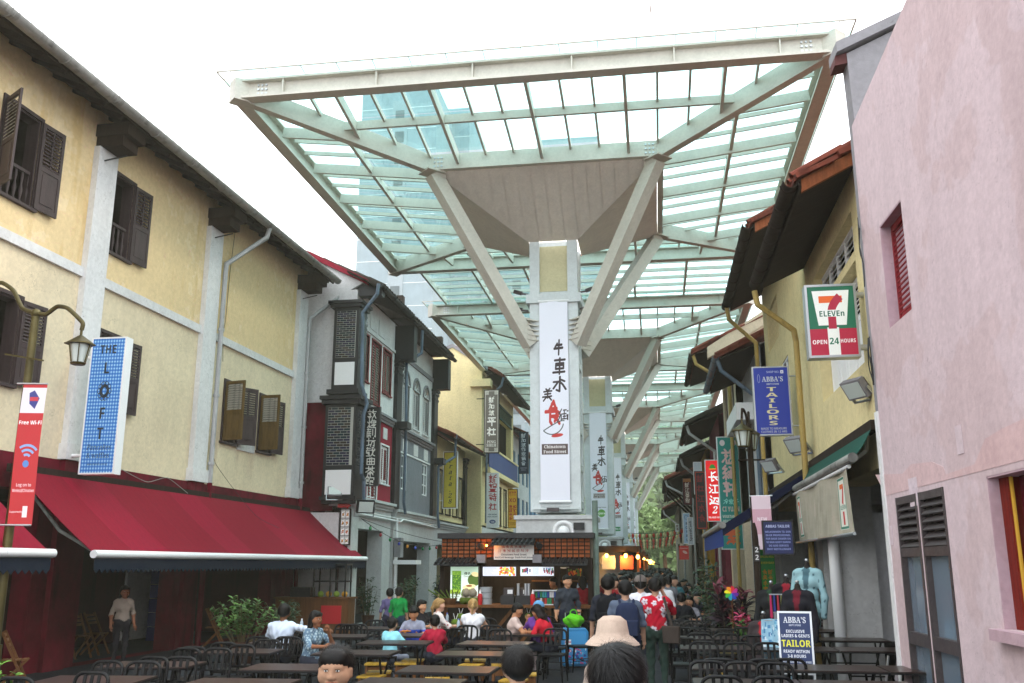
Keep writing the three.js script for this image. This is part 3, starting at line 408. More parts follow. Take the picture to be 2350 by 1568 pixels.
// tall yellow house with balcony
const B4 = thing('yellow_balcony_house', 'tall yellow gabled house with dark green fretwork and blue balcony rail', 'building', [-8.8, 0, -47.2], R(90));
{
  mb().ext([[-7, 0], [0, 0], [0, 11.9], [.1, 12.1], [-1.6, 13.2], [-7, 10.9]], .3, 0, [], 0, new THREE.Matrix4().makeRotationY(R(-90)).setPosition(.3, 0, 0)).mesh('gable_wall', M.yellow, B4);
  mb().ext([[.25, 11.95], [.25, 12.15], [-1.6, 13.4], [-7, 11.15], [-7, 10.9], [-1.6, 13.2]], .44, 0, [], 0, new THREE.Matrix4().makeRotationY(R(-90)).setPosition(.37, 0, 0)).mesh('gable_coping', M.greyC, B4);
  const bal = new THREE.Path(archPath(1.4, 9.8, 7.2, 11.0).getPoints(20));
  mb().ext(rect(.3, 11, 3.8, 11.8), .3, -.3, [rect(1.2, 10, 7.2, 10.2), rect(1.2, 2.2, 4.1, 6.2), rect(3.2, 4.2, 4.1, 6.2), rect(5.2, 6.2, 4.1, 6.2), rect(7.2, 8.2, 4.1, 6.2)]).mesh('front_wall', M.yellow, B4);
  for (const x of [1.2, 3.2, 5.2, 7.2]) closedWindow(B4, x, x + 1, 4.1, 6.2, M.timberD, M.yellowL, M.slatPale, { split: .6 });
  mb().bx(.3, 11, 7.2, 11.4, -2.6, -2.4).mesh('loggia_back_wall', M.yellow, B4); mb().bx(.3, 11, 6.9, 7.1, -2.4, -.3).mesh('loggia_floor', M.yellow, B4);
  const fr = mb(); for (let x = 1.2; x < 10; x += .35) fr.bx(x, x + .05, 10.2, 10.9, .01, .05); fr.bx(1, 10.2, 10.15, 10.25, .01, .08).bx(1, 10.2, 10.9, 11.0, .01, .08); fr.mesh('fretwork_band', mat(0x33483f), B4);
  for (let k = 0; k < 24; k++) mb().bx(.5 + k * .42, .86 + k * .42, 6.9, 7.9, .3, .34).mesh('rail_panel', mat(0x3c4b7e), B4); mb().bx(.4, 10.7, 7.9, 8.0, .26, .38).bx(.4, 10.7, 6.6, 6.85, .002, .4).mesh('balcony_edge', M.yellow, B4);
  mb().slab([.1, 11.6, 1.0], [11.2, 11.6, 1.0], [11.2, 12.1, -.3], [.1, 12.1, -.3], .06).mesh('eave_soffit', M.timberD, B4); tiledRoof(B4, .3, 11.2, 11.65, 1.05, 13.3, -1.6, M.tile, { rows: 6, colW: .28 }); gutter(B4, .2, 11.3, 11.6, 1.12, .1, M.black);
  mb().pipe([[.25, 11.55, 1.1], [.25, 11.1, 1.0], [.4, 10.4, .2], [.4, 4, .2]], .06).mesh('downpipe', M.bluepipe, B4);
  mb().bx(-.3, .4, 11.0, 11.4, -.6, .5).mesh('corbel', M.yellow, B4);
  arcade(B4, .3, 11, [[1, 5], [6, 10]], 2.9, M.shopW); shell(B4, .3, 11, 3.6, 11.8, 5, [11.8], M.timber);
}
// smaller fronts farther along on the left
[[0xdfe3e6, 'narrow pale blue house beyond the yellow balcony house', 0x3f7fb0, -8.9, -58.4, 8, 10.2], [0x77a5c8, 'blue shuttered house second beyond the yellow balcony house', 0x2a64a0, -8.9, -66.6, 9, 9.4], [0xe6dfc8, 'cream house third beyond the yellow balcony house', 0x6a4a3a, -8.9, -76, 12, 10], [0xd8d2ce, 'pale house at the far left end of the street', 0x5a5a66, -8.9, -88.5, 16, 9.8]].forEach(([c, lb, sc, X, z, w, h]) => {
  const o = thing('street_house', lb, 'building', [X, 0, z], R(90)), n = Math.floor(w / 2), ho = []; for (let f = 0; f < 2; f++) for (let k = 0; k < n; k++) ho.push([k * 2 + .5, k * 2 + 1.5, 4.3 + f * 2.9, 6.2 + f * 2.9]);
  mb().ext(rect(0, w, 3.6, h), .25, -.25, ho.map((r) => rect(...r))).mesh('wall', tx(c, 'plaster'), o); const ms = tx(sc, 'wood');
  for (const r of ho) mb().bx(r[0], r[1], r[2], r[3], -.12, -.06).bx(r[0] + .46, r[0] + .54, r[2], r[3], -.06, -.03).mesh('shuttered_window', ms, o);
  mb().slab([0, h, .9], [w, h, .9], [w, h + 2.2, -4], [0, h + 2.2, -4], .1).mesh('roof', M.tile, o); mb().slab([0, h - .1, .85], [w, h - .1, .85], [w, h + .35, -.2], [0, h + .35, -.2], .05).mesh('eave_soffit', M.timberD, o);
  arcade(o, 0, w, [[.8, w - .8]], 2.9, M.shopW); mb().bx(0, .25, 3.6, h + .2, -5, -.26).bx(w - .25, w, 3.6, h + .2, -5, -.26).mesh('side_wall', tx(c, 'plaster'), o); mb().bx(0, w, 3.5, 3.6, -5, -.3).bx(0, w, h, h + .1, -5, -.3).mesh('floor_slab', M.timber, o);
});
// ---------- tower blocks behind ----------
const TW = M.tower;
function tower(label, u0, u1, vt, Z, dep, strips) {
  const a = atZ(u0, vt, Z), b = atZ(u1, vt, Z), w = b.x - a.x, H = a.y, o = thing('tower_block', label, 'building', [a.x, 0, Z]);
  mb().bx(0, w, 0, H, -dep, 0).mesh('wall', TW, o);
  for (let y = 3.2; y < H - 1; y += 3.2) mb().bx(.02, w - .02, y, y + .08, .002, .03).mesh('floor_band', M.white, o);
  for (const [x, ww] of strips) { mb().bx(w * x, w * x + ww, 4, H - 2, .002, .12).mesh('service_strip', tx(0xb4c2ca, 'plaster'), o); for (let y = 4.4; y < H - 3; y += 3.2) mb().bx(w * x + ww * .2, w * x + ww * .8, y, y + 1.6, .125, .2).mesh('window', M.towerG, o); }
}
tower('tall white tower block rising behind the nearest canopy', 833, 1003, 208, -115, 16, [[.42, 2.1]]);
tower('white tower block with dark window strip behind the red and white shophouse', 1003, 1078, 252, -125, 14, [[.1, 2.2]]);
tower('lower slab of the tower blocks seen through the canopy glass', 1078, 1232, 352, -135, 12, [[.2, 2.2], [.6, 2.2]]);
tower('low wide block of the towers behind the canopy', 1232, 1372, 322, -135, 12, [[.5, 2.2]]);
// ---------- right side: pink house ----------
const PA = R(2.15), PN = 3.4;
const PK = thing('pink_house', 'tall pink plastered house wall with brown louvred windows and red shutter', 'building', [PN * Math.cos(PA), 0, -PN * Math.sin(PA)], -(Math.PI / 2 - PA));
{
  const P = (u, v, z = 0) => on(PK, u, v, z), far = P(1988, 640)[0], q = (u, v) => P(u, v);
  const [sx, sy] = q(1955, 290), [tx_, ty] = q(2080, 0), sl = (ty - sy) / (tx_ - far), nearX = -.5;
  const a = q(2017.5, 527), b = q(2064, 455.5), c = q(2043, 756), d = q(2095, 705), w1 = [(a[0] + c[0]) / 2, (b[0] + d[0]) / 2, (c[1] + d[1]) / 2, (a[1] + b[1]) / 2];
  const e1 = q(2056, 1143.5), e2 = q(2103, 1133), e3 = q(2108, 1135.5), e4 = q(2165.5, 1118), topL = (e1[1] + e4[1]) / 2, yl = q(2070, 1269)[1], yr = q(2088, 1463)[1];
  const g1 = q(2265.5, 1094), g2 = q(2303, 1445), w3 = [(g1[0] + g2[0]) / 2, nearX - 1.2, g2[1], g1[1]];
  const pts = [[far, 0], [nearX, 0], [nearX, sy + sl * (nearX - far)], [far, sy]];
  const lw = [[e1[0], e2[0]], [e3[0], e4[0]]];
  mb().ext(pts, .34, -.34, [rect(...w1), rect(w3[0], w3[1], w3[2], w3[3]), ...lw.map(([x, y]) => rect(x, y, .12, topL))]).mesh('wall', M.pink, PK);
  mb().bx(far - .14, far + .0, 0, 3.9, -.5, .02).mesh('corner_trim', M.whiteP, PK);
  for (const [x0, x1, y0, y1] of [w1, w3]) mb().bx(x0 - .002, x0 + .02, y0, y1, -.34, -.003).bx(x0, x1, y1 - .02, y1 + .002, -.34, -.003).mesh('window_reveal', M.pinkD, PK);
  for (let k = 0, w = (w1[1] - w1[0]) / 1; k < 1; k++) leaf(PK, w, w1[3] - w1[2] - .04, w1[0], w1[2] + .02, -.15, 0, M.redSh, M.redSh, { split: .98, slats: 17 });
  mb().bx(w3[0] - .1, w3[1], w3[2] - .1, w3[2], -.3, .1).mesh('sill', M.pinkD, PK);
  mb().bx(w3[0] + .02, w3[0] + .2, w3[2], w3[3], -.22, -.1).mesh('red_frame', tx(0x8a2a22, 'wood'), PK); mb().bx(w3[0] + .2, w3[0] + .25, w3[2], w3[3], -.135, -.12).mesh('yellow_frame', mat(0xc89a2a), PK); mb().bx(w3[0] + .25, w3[1], w3[2], w3[3], -.24, -.19).mesh('window_board', M.maroon, PK);
  for (const [x0, x1] of lw) {
    const t = .055, f = mb().bx(x0 + .004, x0 + t, .12, topL, -.12, .01).bx(x1 - t, x1 - .004, .12, topL, -.12, .01).bx(x0 + t, x1 - t, topL - .09, topL - .003, -.12, .012).bx(x0 + t, x1 - t, yl - .05, yl + .05, -.12, .008).bx(x0 + t, x1 - t, yr - .07, yr + .07, -.12, .008).bx(x0 + t, x1 - t, .125, .2, -.12, .008).mesh('window_frame', M.brown, PK);
    const n = 6, dh = (topL - .09 - yl - .05) / n, sg = new THREE.BoxGeometry(x1 - x0 - 2 * t, dh * 1.15, .02).rotateX(-.75);
    for (let k = 0; k < n; k++) { const s = new THREE.Mesh(sg, M.brown); s.name = 'louvre_slat'; s.position.set((x0 + x1) / 2, yl + .05 + dh * (k + .5), -.03); f.add(s); }
    mb().bx(x0 + t, x1 - t, yr + .07, yl - .05, -.07, -.055).mesh('pane', M.pane, f); mb().bx(x0 + t, x1 - t, .2, yr - .07, -.07, -.055).mesh('pane', M.pane, f);
    mb().bx(x0 + t + .02, x1 - t - .02, .2, yl - .1, -.3, -.27).mesh('blind', tx(0x9aa0a8, 'fine'), f);
  }
  { const pp = [[2010, 1090], [2072, 1088], [2092, 1066], [2140, 1060], [2166, 1072], [2172, 1090], [2238, 1066], [2262, 1008], [2300, 985], [2349, 962]].map(([u, v]) => q(u, v)), last = pp[pp.length - 1]; mb().ext([...pp, [nearX, last[1]], [nearX, topL + .06], [lw[1][1] + .02, topL + .06], [lw[0][0] - .02, topL + .06], [far + .005, topL + .06]], .003, .001).mesh('repainted_patch', tx(0xe0c6c4, 'patch'), PK); for (const [u, v, w, h] of [[2085, 1130, 26, 60], [2192, 1010, 22, 60], [2040, 1230, 12, 44]]) { const a1 = q(u, v - h / 2), a2 = q(u + w, v + h / 2); if (a2[0] < lw[0][0] || a1[1] > topL + .1) mb().bx(a1[0], a2[0], a2[1], a1[1], .001, .006).mesh('filler_patch', tx(0xe4d8dc, 'patch'), PK); } }
  shell(PK, far, nearX, 0, 6, 4, [3.6], M.timber);
  // grey firewall behind, rising over the neighbour's roof
  const z = far - .3, g = (u, v) => { const p = atZ(u, v, PK.localToWorld(V(z, 0, 0)).z); return PK.worldToLocal(p); };
  const A = g(1938, 135), Bp = g(2062, 72), C = g(2110, 0), D2 = g(1957, 300); const m4 = new THREE.Matrix4().makeRotationY(Math.PI / 2).setPosition(z, 0, 0);
  const L = (p) => [-p.z, p.y]; mb().ext([L(A), [L(Bp)[0], L(Bp)[1]], [L(C)[0] + 3, L(C)[1] + 1.4], [L(C)[0] + 3, 0], [L(D2)[0], 0], L(D2)], .3, -.15, [], 0, m4).mesh('firewall', M.greyC, PK);
  const ex = [L(A)[0] - .16, L(A)[1] - .02], fx = [L(C)[0] + 3, L(A)[1] + (L(C)[0] + 3 - L(A)[0]) * (L(Bp)[1] - L(A)[1]) / (L(Bp)[0] - L(A)[0])]; mb().ext([ex, fx, [fx[0], fx[1] + .14], [ex[0], ex[1] + .16]], .5, -.25, [], 0, m4).mesh('coping', M.greyC, PK); mb().ext([ex, [ex[0] + .22, ex[1] + .05], [ex[0] + .2, ex[1] - .12], [ex[0] - .02, ex[1] - .16]], .3, -.16, [], 0, m4).mesh('coping_end', tx(0x7c4f50, 'dirt'), PK);
  const wv = mb(); for (let k = 0; k < 3; k++) wv.tube([[far - .02, 6.6 - k * .1, .03], [far + .08 + k * .03, 6.4, .06], [far - .03, 6.1 + k * .05, .04], [far + .05, 5.9, .03], [far, 5.6, .03]], .007, 18, 5); wv.mesh('loose_cable', M.black, PK); 
  const wv2 = mb(); for (let k = 0; k < 4; k++) wv2.tube([[far + rr(-.05, .1), 4.9, .03], [far + rr(-.05, .15), 4.7, .06], [far + rr(-.1, .1), 4.5, .04], [far + rr(-.05, .05), 4.25, .03]], .008, 14, 5); wv2.mesh('cable_tangle', M.black, PK);
}
// ---------- yellow houses ----------
function rightFrame(name, label, X, z) { return thing(name, label, 'building', [X, 0, 0], -Math.PI / 2); }
function eave(o, z0, z1, y, out, mt, { rows = 8, gm = M.timberD, rise = 3, deep = -5, sof = M.timberD, verge = M.orange } = {}) {
  mb().slab([z0, y, out], [z1, y, out], [z1, y + .42, -.05], [z0, y + .42, -.05], .05).mesh('eave_soffit', sof, o);
  mb().bx(z0, z1, y - .06, y + .1, out, out + .03).mesh('fascia', sof, o);
  tiledRoof(o, z0, z1, y + .12, out + .1, y + .12 + rise, deep, mt, { rows, colW: .26 });
  gutter(o, z0, z1, y + .06, out + .15, .12, gm, .8);
  mb().slab([z1 - .06, y + .06, out], [z1 + .02, y + .06, out], [z1 + .02, y + .06 + rise, deep], [z1 - .06, y + .06 + rise, deep], .2).mesh('verge_board', verge, o);
  for (let k = 0; k < 9; k++) { const f = k / 9, zz = out + .1 + (deep - out) * f, yy = y + .16 + rise * f; mb().box(z1 - .02, yy + .05, zz - .3, .26, .07, .62, -Math.atan2(rise, out - deep) * -1 - .06, 0, 0).mesh('verge_tile', mt, o); }
}
const Y1 = rightFrame('yellow_shophouse', 'yellow two storey shophouse with white louvred shutters next to the pink wall', 3.2);
{
  const W = [-18.0, -14.35, 4.92, 6.55];
  mb().ext(rect(-19.3, -13.4, 3.75, 8.3), .3, -.3, [rect(...W), rect(-18, -14.35, 6.7, 7.35)]).mesh('upper_wall', M.yellow, Y1);
  const n = 5, w = (W[1] - W[0]) / n; for (let k = 0; k < n; k++) { leaf(Y1, w - .02, W[3] - W[2] - .02, W[0] + k * w + .01, W[2] + .01, -.22, 0, M.white, M.white, { split: .42, slats: 7 }); }
  const gr = mb(); for (let k = 0; k <= n; k++) gr.bx(W[0] + k * w - .025, W[0] + k * w + .025, 6.7, 7.35, -.24, -.16); gr.bx(W[0], W[1], 6.66, 6.72, -.25, -.15).bx(W[0], W[1], 7.32, 7.38, -.25, -.15); const gm = gr.mesh('vent_grille', M.white, Y1); for (let k = 0; k < 6; k++) mb().box(-16.175, 6.78 + k * .1, -.2, 3.62, .08, .012, -.7).mesh('grille_slat', M.white, gm);
  eave(Y1, -19.0, -13.6, 7.55, .85, M.tile);
  for (const [z] of [[-19.15]]) mb().pipe([[z, 7.5, 1.0], [z, 7.2, .95], [z - .1, 6.65, .25], [z - .1, 6.4, .22], [z - .1, 0, .22]], .06).mesh('downpipe', M.yellowP, Y1);
  // arcade: pillar, ceiling, dark shop behind
  mb().bx(-18.1, -17.5, 0, 3.3, -.6, -.003).mesh('pillar', M.whiteP, Y1);  mb().bx(-19.3, -13.4, 3.3, 3.75, -.6, -.002).mesh('beam', M.yellowL, Y1);
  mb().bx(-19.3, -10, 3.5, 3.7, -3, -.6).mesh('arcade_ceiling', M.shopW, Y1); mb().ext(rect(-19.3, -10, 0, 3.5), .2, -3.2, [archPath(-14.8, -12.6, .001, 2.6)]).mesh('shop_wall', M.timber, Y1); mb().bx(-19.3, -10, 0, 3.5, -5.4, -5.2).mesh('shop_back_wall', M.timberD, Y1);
  mb().cyl([-17.4, 0, .12], [-17.4, 3.3, .12], .1).mesh('downpipe', M.white, Y1);
  shell(Y1, -19.3, -13.4, 3.7, 7.9, 4, [7.9], M.timber);
}
const Y2 = rightFrame('yellow_shophouse', 'yellow shophouse with small white casement behind the blue tailor sign', 3.2);
{
  const W = [-23.1, -22.0, 4.6, 6.75];
  mb().ext(rect(-26.2, -19.3, 3.75, 9.9), .3, -.3, [rect(...W), rect(-25.4, -23.2, 7.5, 8.6)]).mesh('upper_wall', M.yellow, Y2); casement(Y2, ...W, M.white, 4, 2);
  const gr = mb(); for (let r = 0; r < 5; r++) for (let k = 0; k < 6; k++) gr.box(-25.2 + k * .4 + (r % 2) * .1, 7.6 + r * .22, -.12, .3, .06, .1, 0, 0, .4); gr.bx(-25.4, -23.2, 7.5, 7.55, -.2, -.02); for (let k = 0; k <= 6; k++) gr.bx(-25.4 + k * .36, -25.35 + k * .36, 7.5, 8.6, -.18, -.04); gr.mesh('vent_blocks', M.yellowL, Y2);
  eave(Y2, -26.4, -19.6, 9.1, .85, M.tile);
  mb().pipe([[-26.1, 9.1, 1], [-26.1, 8.7, .95], [-26.1, 8.0, .25], [-26.1, 0, .22]], .06).mesh('downpipe', M.yellowP, Y2);
  for (const z of [-26.2, -19.9]) mb().bx(z, z + .6, 0, 3.75, -.6, 0).mesh('pillar', M.shopW, Y2); mb().bx(-26.2, -19.3, 3.3, 3.75, -.6, -.002).mesh('beam', M.yellowL, Y2); mb().bx(-26.2, -19.3, 0, 3.5, -3.2, -3).mesh('shop_wall', M.timber, Y2); mb().bx(-26.2, -19.3, 3.5, 3.7, -3, -.6).mesh('arcade_ceiling', M.shopW, Y2);
  shell(Y2, -26.2, -19.3, 3.7, 9.5, 4, [9.5], M.timber);
}
function rightHouse(label, X, z0, z1, h, c, eaveOut, gm, opt = {}) {
  const o = thing('street_house', label, 'building', [X, 0, 0], -Math.PI / 2), m = tx(c, 'plaster'), ho = []; const n = Math.max(2, Math.floor((z1 - z0) / 2.1));
  for (let f = 0; f < (h > 8.5 ? 2 : 1); f++) for (let k = 0; k < n; k++) { const a = z0 + (k + .25) * (z1 - z0) / n; ho.push([a, a + (z1 - z0) / n * .5, 4.4 + f * 2.6, 6.2 + f * 2.6]); }
  mb().ext(rect(z0, z1, 3.6, h + .4), .25, -.25, ho.map((r) => rect(...r))).mesh('upper_wall', m, o); for (const r of ho) mb().bx(...r, -.14, -.08).bx((r[0] + r[1]) / 2 - .03, (r[0] + r[1]) / 2 + .03, r[2], r[3], -.08, -.05).mesh('shuttered_window', opt.sh || M.shut, o);
  // gable toward the street mouth
  mb().ext([[-5, 0], [0, 0], [0, h + .35], [-5, h + 3.2]], .25, 0, [], 0, new THREE.Matrix4().makeRotationY(-Math.PI / 2).setPosition(z1, 0, 0)).mesh('gable_wall', m, o);
  if (opt.par) mb().ext([[.9, h - .2], [.9, h + .2], [-5, h + 3.9], [-5, h + 3.2], [-.0, h + .3]], .3, 0, [], 0, new THREE.Matrix4().makeRotationY(-Math.PI / 2).setPosition(z1 + .05, 0, 0)).mesh('firewall', m, o);
  mb().slab([z0, h, eaveOut], [z1, h, eaveOut], [z1, h + .45, -.05], [z0, h + .45, -.05], .05).mesh('eave_soffit', M.timberD, o); tiledRoof(o, z0, z1, h + .08, eaveOut + .1, h + 3, -5, opt.tile || M.tile, { rows: 7, colW: .3 }); gutter(o, z0, z1, h + .05, eaveOut + .14, .1, gm);
  mb().pipe([[z1 - .2, h, eaveOut + .1], [z1 - .2, h - .35, eaveOut], [z1 - .2, h - 1.1, .2], [z1 - .2, 0, .2]], .06).mesh('downpipe', opt.pipe || M.pipeW, o);
  mb().bx(z0, z0 + .6, 0, 3.6, -.6, 0).mesh('pillar', m, o); mb().bx(z1 - .6, z1, 0, 3.6, -.6, -.26).mesh('pillar', m, o); mb().bx(z0, z1, 0, 3.4, -3.2, -3).mesh('shop_wall', M.timber, o); mb().bx(z0, z1, 3.3, 3.6, -3, -.26).mesh('arcade_ceiling', m, o);
  return o;
}
const R3 = rightHouse('white two storey house with blue grey gutter behind the teal sign', 3.1, -32.2, -26.5, 7.7, 0xe2e4ea, 1.1, M.bluepipe, { pipe: M.bluepipe });
mb().bx(-31, -27.2, 6.0, 6.5, .0, .7).mesh('window_hood', M.white, R3);
const R4 = rightHouse('tall cream house with bare weathered gable wall above the red shop sign', 2.9, -38.8, -32.6, 9.2, 0xe8d9bd, 1.3, M.timberD, { par: 1, pipe: M.yellowP });
rightHouse('dark red fronted shophouse beyond the cream gable', 2.7, -46, -39, 7.6, 0x8a3b4e, 1.2, M.tileD, { tile: M.tileD });
rightHouse('mustard shophouse beyond the dark red one', 2.5, -53, -46.2, 7.0, 0xc99a3a, 1.1, M.tileD, { tile: M.tileD });
const R7 = rightHouse('old timber fronted shophouse with deep eaves and wooden struts', 2.3, -64, -53.5, 6.6, 0x4d4038, 1.6, M.timberD, { tile: M.tile });
for (const z of [-54, -57, -60, -63]) mb().bar([z, 6.5, 1.5], [z, 5.0, .05], .12, .12).mesh('eave_strut', M.timberD, R7);
rightHouse('pale house farther along on the right', 2.0, -76, -64.5, 6.8, 0xd9d2c0, 1.1, M.tileD);
rightHouse('small house at the far right end of the street', 1.8, -92, -76.5, 6.2, 0xcfc6b2, 1.1, M.tileD);
// ---------- awnings on the right ----------
{
  const fr = { position: V(3.2, 0, 0), rotation: { y: -Math.PI / 2 } };
  const aw = awning('blue_awning', 'dark blue shop awning sloping out above the tables beside the lamp post', fr, -27, -19.5, 3.8, .1, 2.72, 1.88, tx(0x1d2c60, 'weave'), { seams: 6, val: null, bar: M.gut });
  mb().ext([[-27, 2.66], [-19.5, 2.66], [-19.5, 2.3], [-27, 2.3]], .01, 1.87).mesh('valance', tx(0x274a9c, 'weave'), aw); 
  const side = [[0, 0], [1.78, -1.08], [1.78, -1.3], [1.5, -1.12], [0, -.14]]; mb().ext(side.map(([a, b]) => [a + .1, 3.8 + b]), .01, 0, [], 0, new THREE.Matrix4().makeRotationY(-Math.PI / 2).setPosition(-19.5, 0, 0)).mesh('side_curtain', tx(0x141b3a, 'weave'), aw);
  awning('green_awning', 'short dark green shop awning over the stained cloth drop', fr, -19.3, -13.75, 3.85, .12, 3.42, .42, tx(0x24584c, 'weave'), { seams: 4, val: null, bar: M.gut });
}
// ---------- lettering: brush characters drawn as strokes on a 10 x 10 grid ----------
const GL = {
  牛: '32-14 23-83 05-95 50-59', 車: '11-91 23-83 23-26 83-86 26-86 24-84 08-98 50-59', 水: '50-59-38 13-43-17 83-62 53-75-98', 美: '30-41 70-61 12-92 24-84 06-96 51-57 56-37-19 56-77-99',
  食: '50-24-04 50-74-95 41-51 33-73 73-76 36-76 33-38-49 34-74 56-77-99 86-68', 街: '20-03 24-06 25-29 41-71 52-54 34-74 46-76 55-58 38-78 82-92 85-99 95-99-88', 敦: '20-21 02-42 14-34-36-14 07-47-29-18 07-28 60-53 62-92 84-59 63-99',
  煌: '20-29 03-14 33-44 26-09 27-49 50-52 42-92 44-94 42-44 92-94 56-96 47-87 71-79 49-99', 劇: '10-12 01-41 13-43 03-09 24-27 15-45 17-47 27-19 38-49 61-67 90-99-88', 坊: '03-43 20-28 08-47 70-71 43-93 63-49 64-84-89-78', 戲: '10-12 01-41 13-43 03-06 15-35 16-36-38-16 09-49 53-93 60-78-99 92-59 70-81', 曲: '12-92-98-18-12 15-95 41-48 61-68', 茶: '02-92 30-34 70-74 53-06 53-96 27-87 55-59-48 46-29 66-89', 館: '20-03 20-43 22-32 14-34-36-14 14-18-38 50-51 42-92-94 42-44 55-85-87-55 55-59-89',
  新: '20-21 02-42 13-14 33-34 04-44 22-29 06-46 27-09 27-49 90-62 62-59 63-93 75-79', 加: '02-42-48-37 20-24-09 53-93-98-58-53', 坡: '03-43 20-28 08-47 52-92-83 52-49 55-85-59 63-99 71-75', 平: '11-91 23-34 73-64 05-95 51-59', 社: '21-32 03-43-07 24-29 26-37 53-93 72-78 48-98', 聲: '01-41 20-24 12-32-34-12 50-52 60-90-93 53-93-64 54-94 16-86 27-77 28-78 09-99 26-29 76-79', 詩: '11-31 03-43 15-35 16-36-38-16 52-92 70-74 44-94 46-96 85-89-78 57-68',
  魚: '30-12 31-71-53 23-83-86-23 23-26-86 24-84 53-56 08-19 38-49 58-69 88-99', 頭: '01-41 13-33-35-13 16-27 36-27 08-47 50-90 62-92 52-57-87-82 55-85 58-49 78-99', 米: '21-33 81-73 05-95 50-59 55-18 55-98', 粉: '12-23 43-33 05-45 30-39 36-18 70-53 80-94 55-85-88-77 65-49', 螃: '13-33-36-16-13 20-29 09-48 60-61 42-92 43-45 93-95 55-56 46-96 66-49 67-87-89', 蟹: '20-02 12-42-48 14-44 16-46 60-94 62-92 19-89 53-57', 作: '30-04 22-29 60-43 52-92 62-69 65-95 67-97', 家: '50-51 12-13 12-92-93 24-84 44-15 35-58-49 46-18 75-67 66-99', 協: '03-33 20-29 51-81-84-73 60-54 35-55-58-47 43-37 65-95-98-87 74-68', 會: '50-04 50-94 34-64 25-75-77-25 25-27 35-37 65-67 28-78-79-29',
  慈: '20-31 70-61 02-92 33-24-44-26 73-64-84-66 17-08 37-39-79-78 57-58 87-98', 緣: '20-02-32-05-35 17-08 26-29 37-48 51-82-84-44 63-94 84-55 75-46 66-68-57 85-99', 軒: '01-41 12-32-35-12 13-33 06-46 20-29 52-92 45-95 72-79', 长: '70-32 05-95 30-39-58 54-98', 江: '11-22 04-15 09-36 42-92 63-68 39-99', 边: '11-22 04-25-27-09 08-58-99 43-93-97-76 63-38', 素: '02-92 50-54 23-83 04-94 45-26-66-38-68 57-59 28-19 78-99', 椰: '03-33 20-29 24-06 41-71 51-57 61-67 37-77 81-91-84-96-78 81-89', 子: '11-81-53 53-59-38 05-95', 甘: '03-93 21-29 71-79 29-79 25-75', 蔗: '01-91 30-32 70-72 12-17-09 13-93 35-85 34-37 64-67 37-67 28-29 48-49 68-69 88-99', 汁: '11-22 04-14 09-26 35-95 61-69', 果: '21-71-74-24-21 23-73 05-95 50-59 56-18 56-98', 鮮: '20-02 12-32 13-43-46-13 23-26 07-08 18-19 38-39 60-71 90-81 53-93 55-95 47-97 73-79', 料: '12-23 43-33 05-45 30-39 36-18 52-63 54-65 47-97 80-89', 飲: '20-03 20-43 14-34-36-14 14-18-38 60-53 62-92-84 63-66-49 66-99', 熱: '11-41 20-24 03-43 14-45 53-83-86-96 70-56 17-08 37-38 57-68 77-98', 冷: '12-23 08-26 60-33 60-93 44-74 45-85-57 57-68', 同: '11-19 11-91-99-88 33-73 35-75-77-37-35',
};
function glyph(c, ch, x, y, s, lw, col) {
  const st = GL[ch]; if (!st) return; c.strokeStyle = col; c.lineCap = c.lineJoin = 'round'; const k = s / 9.6;
  for (const p of st.split(' ')) { const q = p.split('-').map((d) => [x + (+d[0] + .3) * k, y + (+d[1] + .3) * k]); c.lineWidth = lw; c.beginPath(); c.moveTo(...q[0]); for (let i = 1; i < q.length; i++) c.lineTo(...q[i]); c.stroke(); }
}
const column = (c, str, x, y, s, gap, lw, col) => [...str].forEach((ch, i) => glyph(c, ch, x, y + i * (s + gap), s, lw, col));
const rowT = (c, str, x, y, s, gap, lw, col) => [...str].forEach((ch, i) => glyph(c, ch, x + i * (s + gap), y, s, lw, col));
function canvasMat(w, h, draw, o = {}) {
  const cv = document.createElement('canvas'); cv.width = w; cv.height = h; const c = cv.getContext('2d'); draw(c, w, h);
  // printed faces are never perfectly clean: fine grime specks
  c.globalAlpha = .05; for (let i = 0; i < w * h / 900; i++) { c.fillStyle = rnd() < .5 ? '#000' : '#fff'; c.fillRect(rnd() * w, rnd() * h, rr(1, 4), rr(1, 3)); } c.globalAlpha = 1;
  const t = new THREE.CanvasTexture(cv); t.colorSpace = THREE.SRGBColorSpace; return mat(0xffffff, { map: t, roughness: .55, ...(o.glow ? { emissive: 0xffffff, emissiveMap: t, emissiveIntensity: o.glow } : {}), ...o.m });
}
const txt = (c, s, x, y, size, col, o = {}) => { c.fillStyle = col; c.font = `${o.w || 'bold'} ${size}px ${o.f || 'sans-serif'}`; c.textAlign = o.a || 'center'; c.textBaseline = 'middle'; if (o.max) c.fillText(s, x, y, o.max); else c.fillText(s, x, y); };
const fill = (c, w, h, col) => { c.fillStyle = col; c.fillRect(0, 0, w, h); };
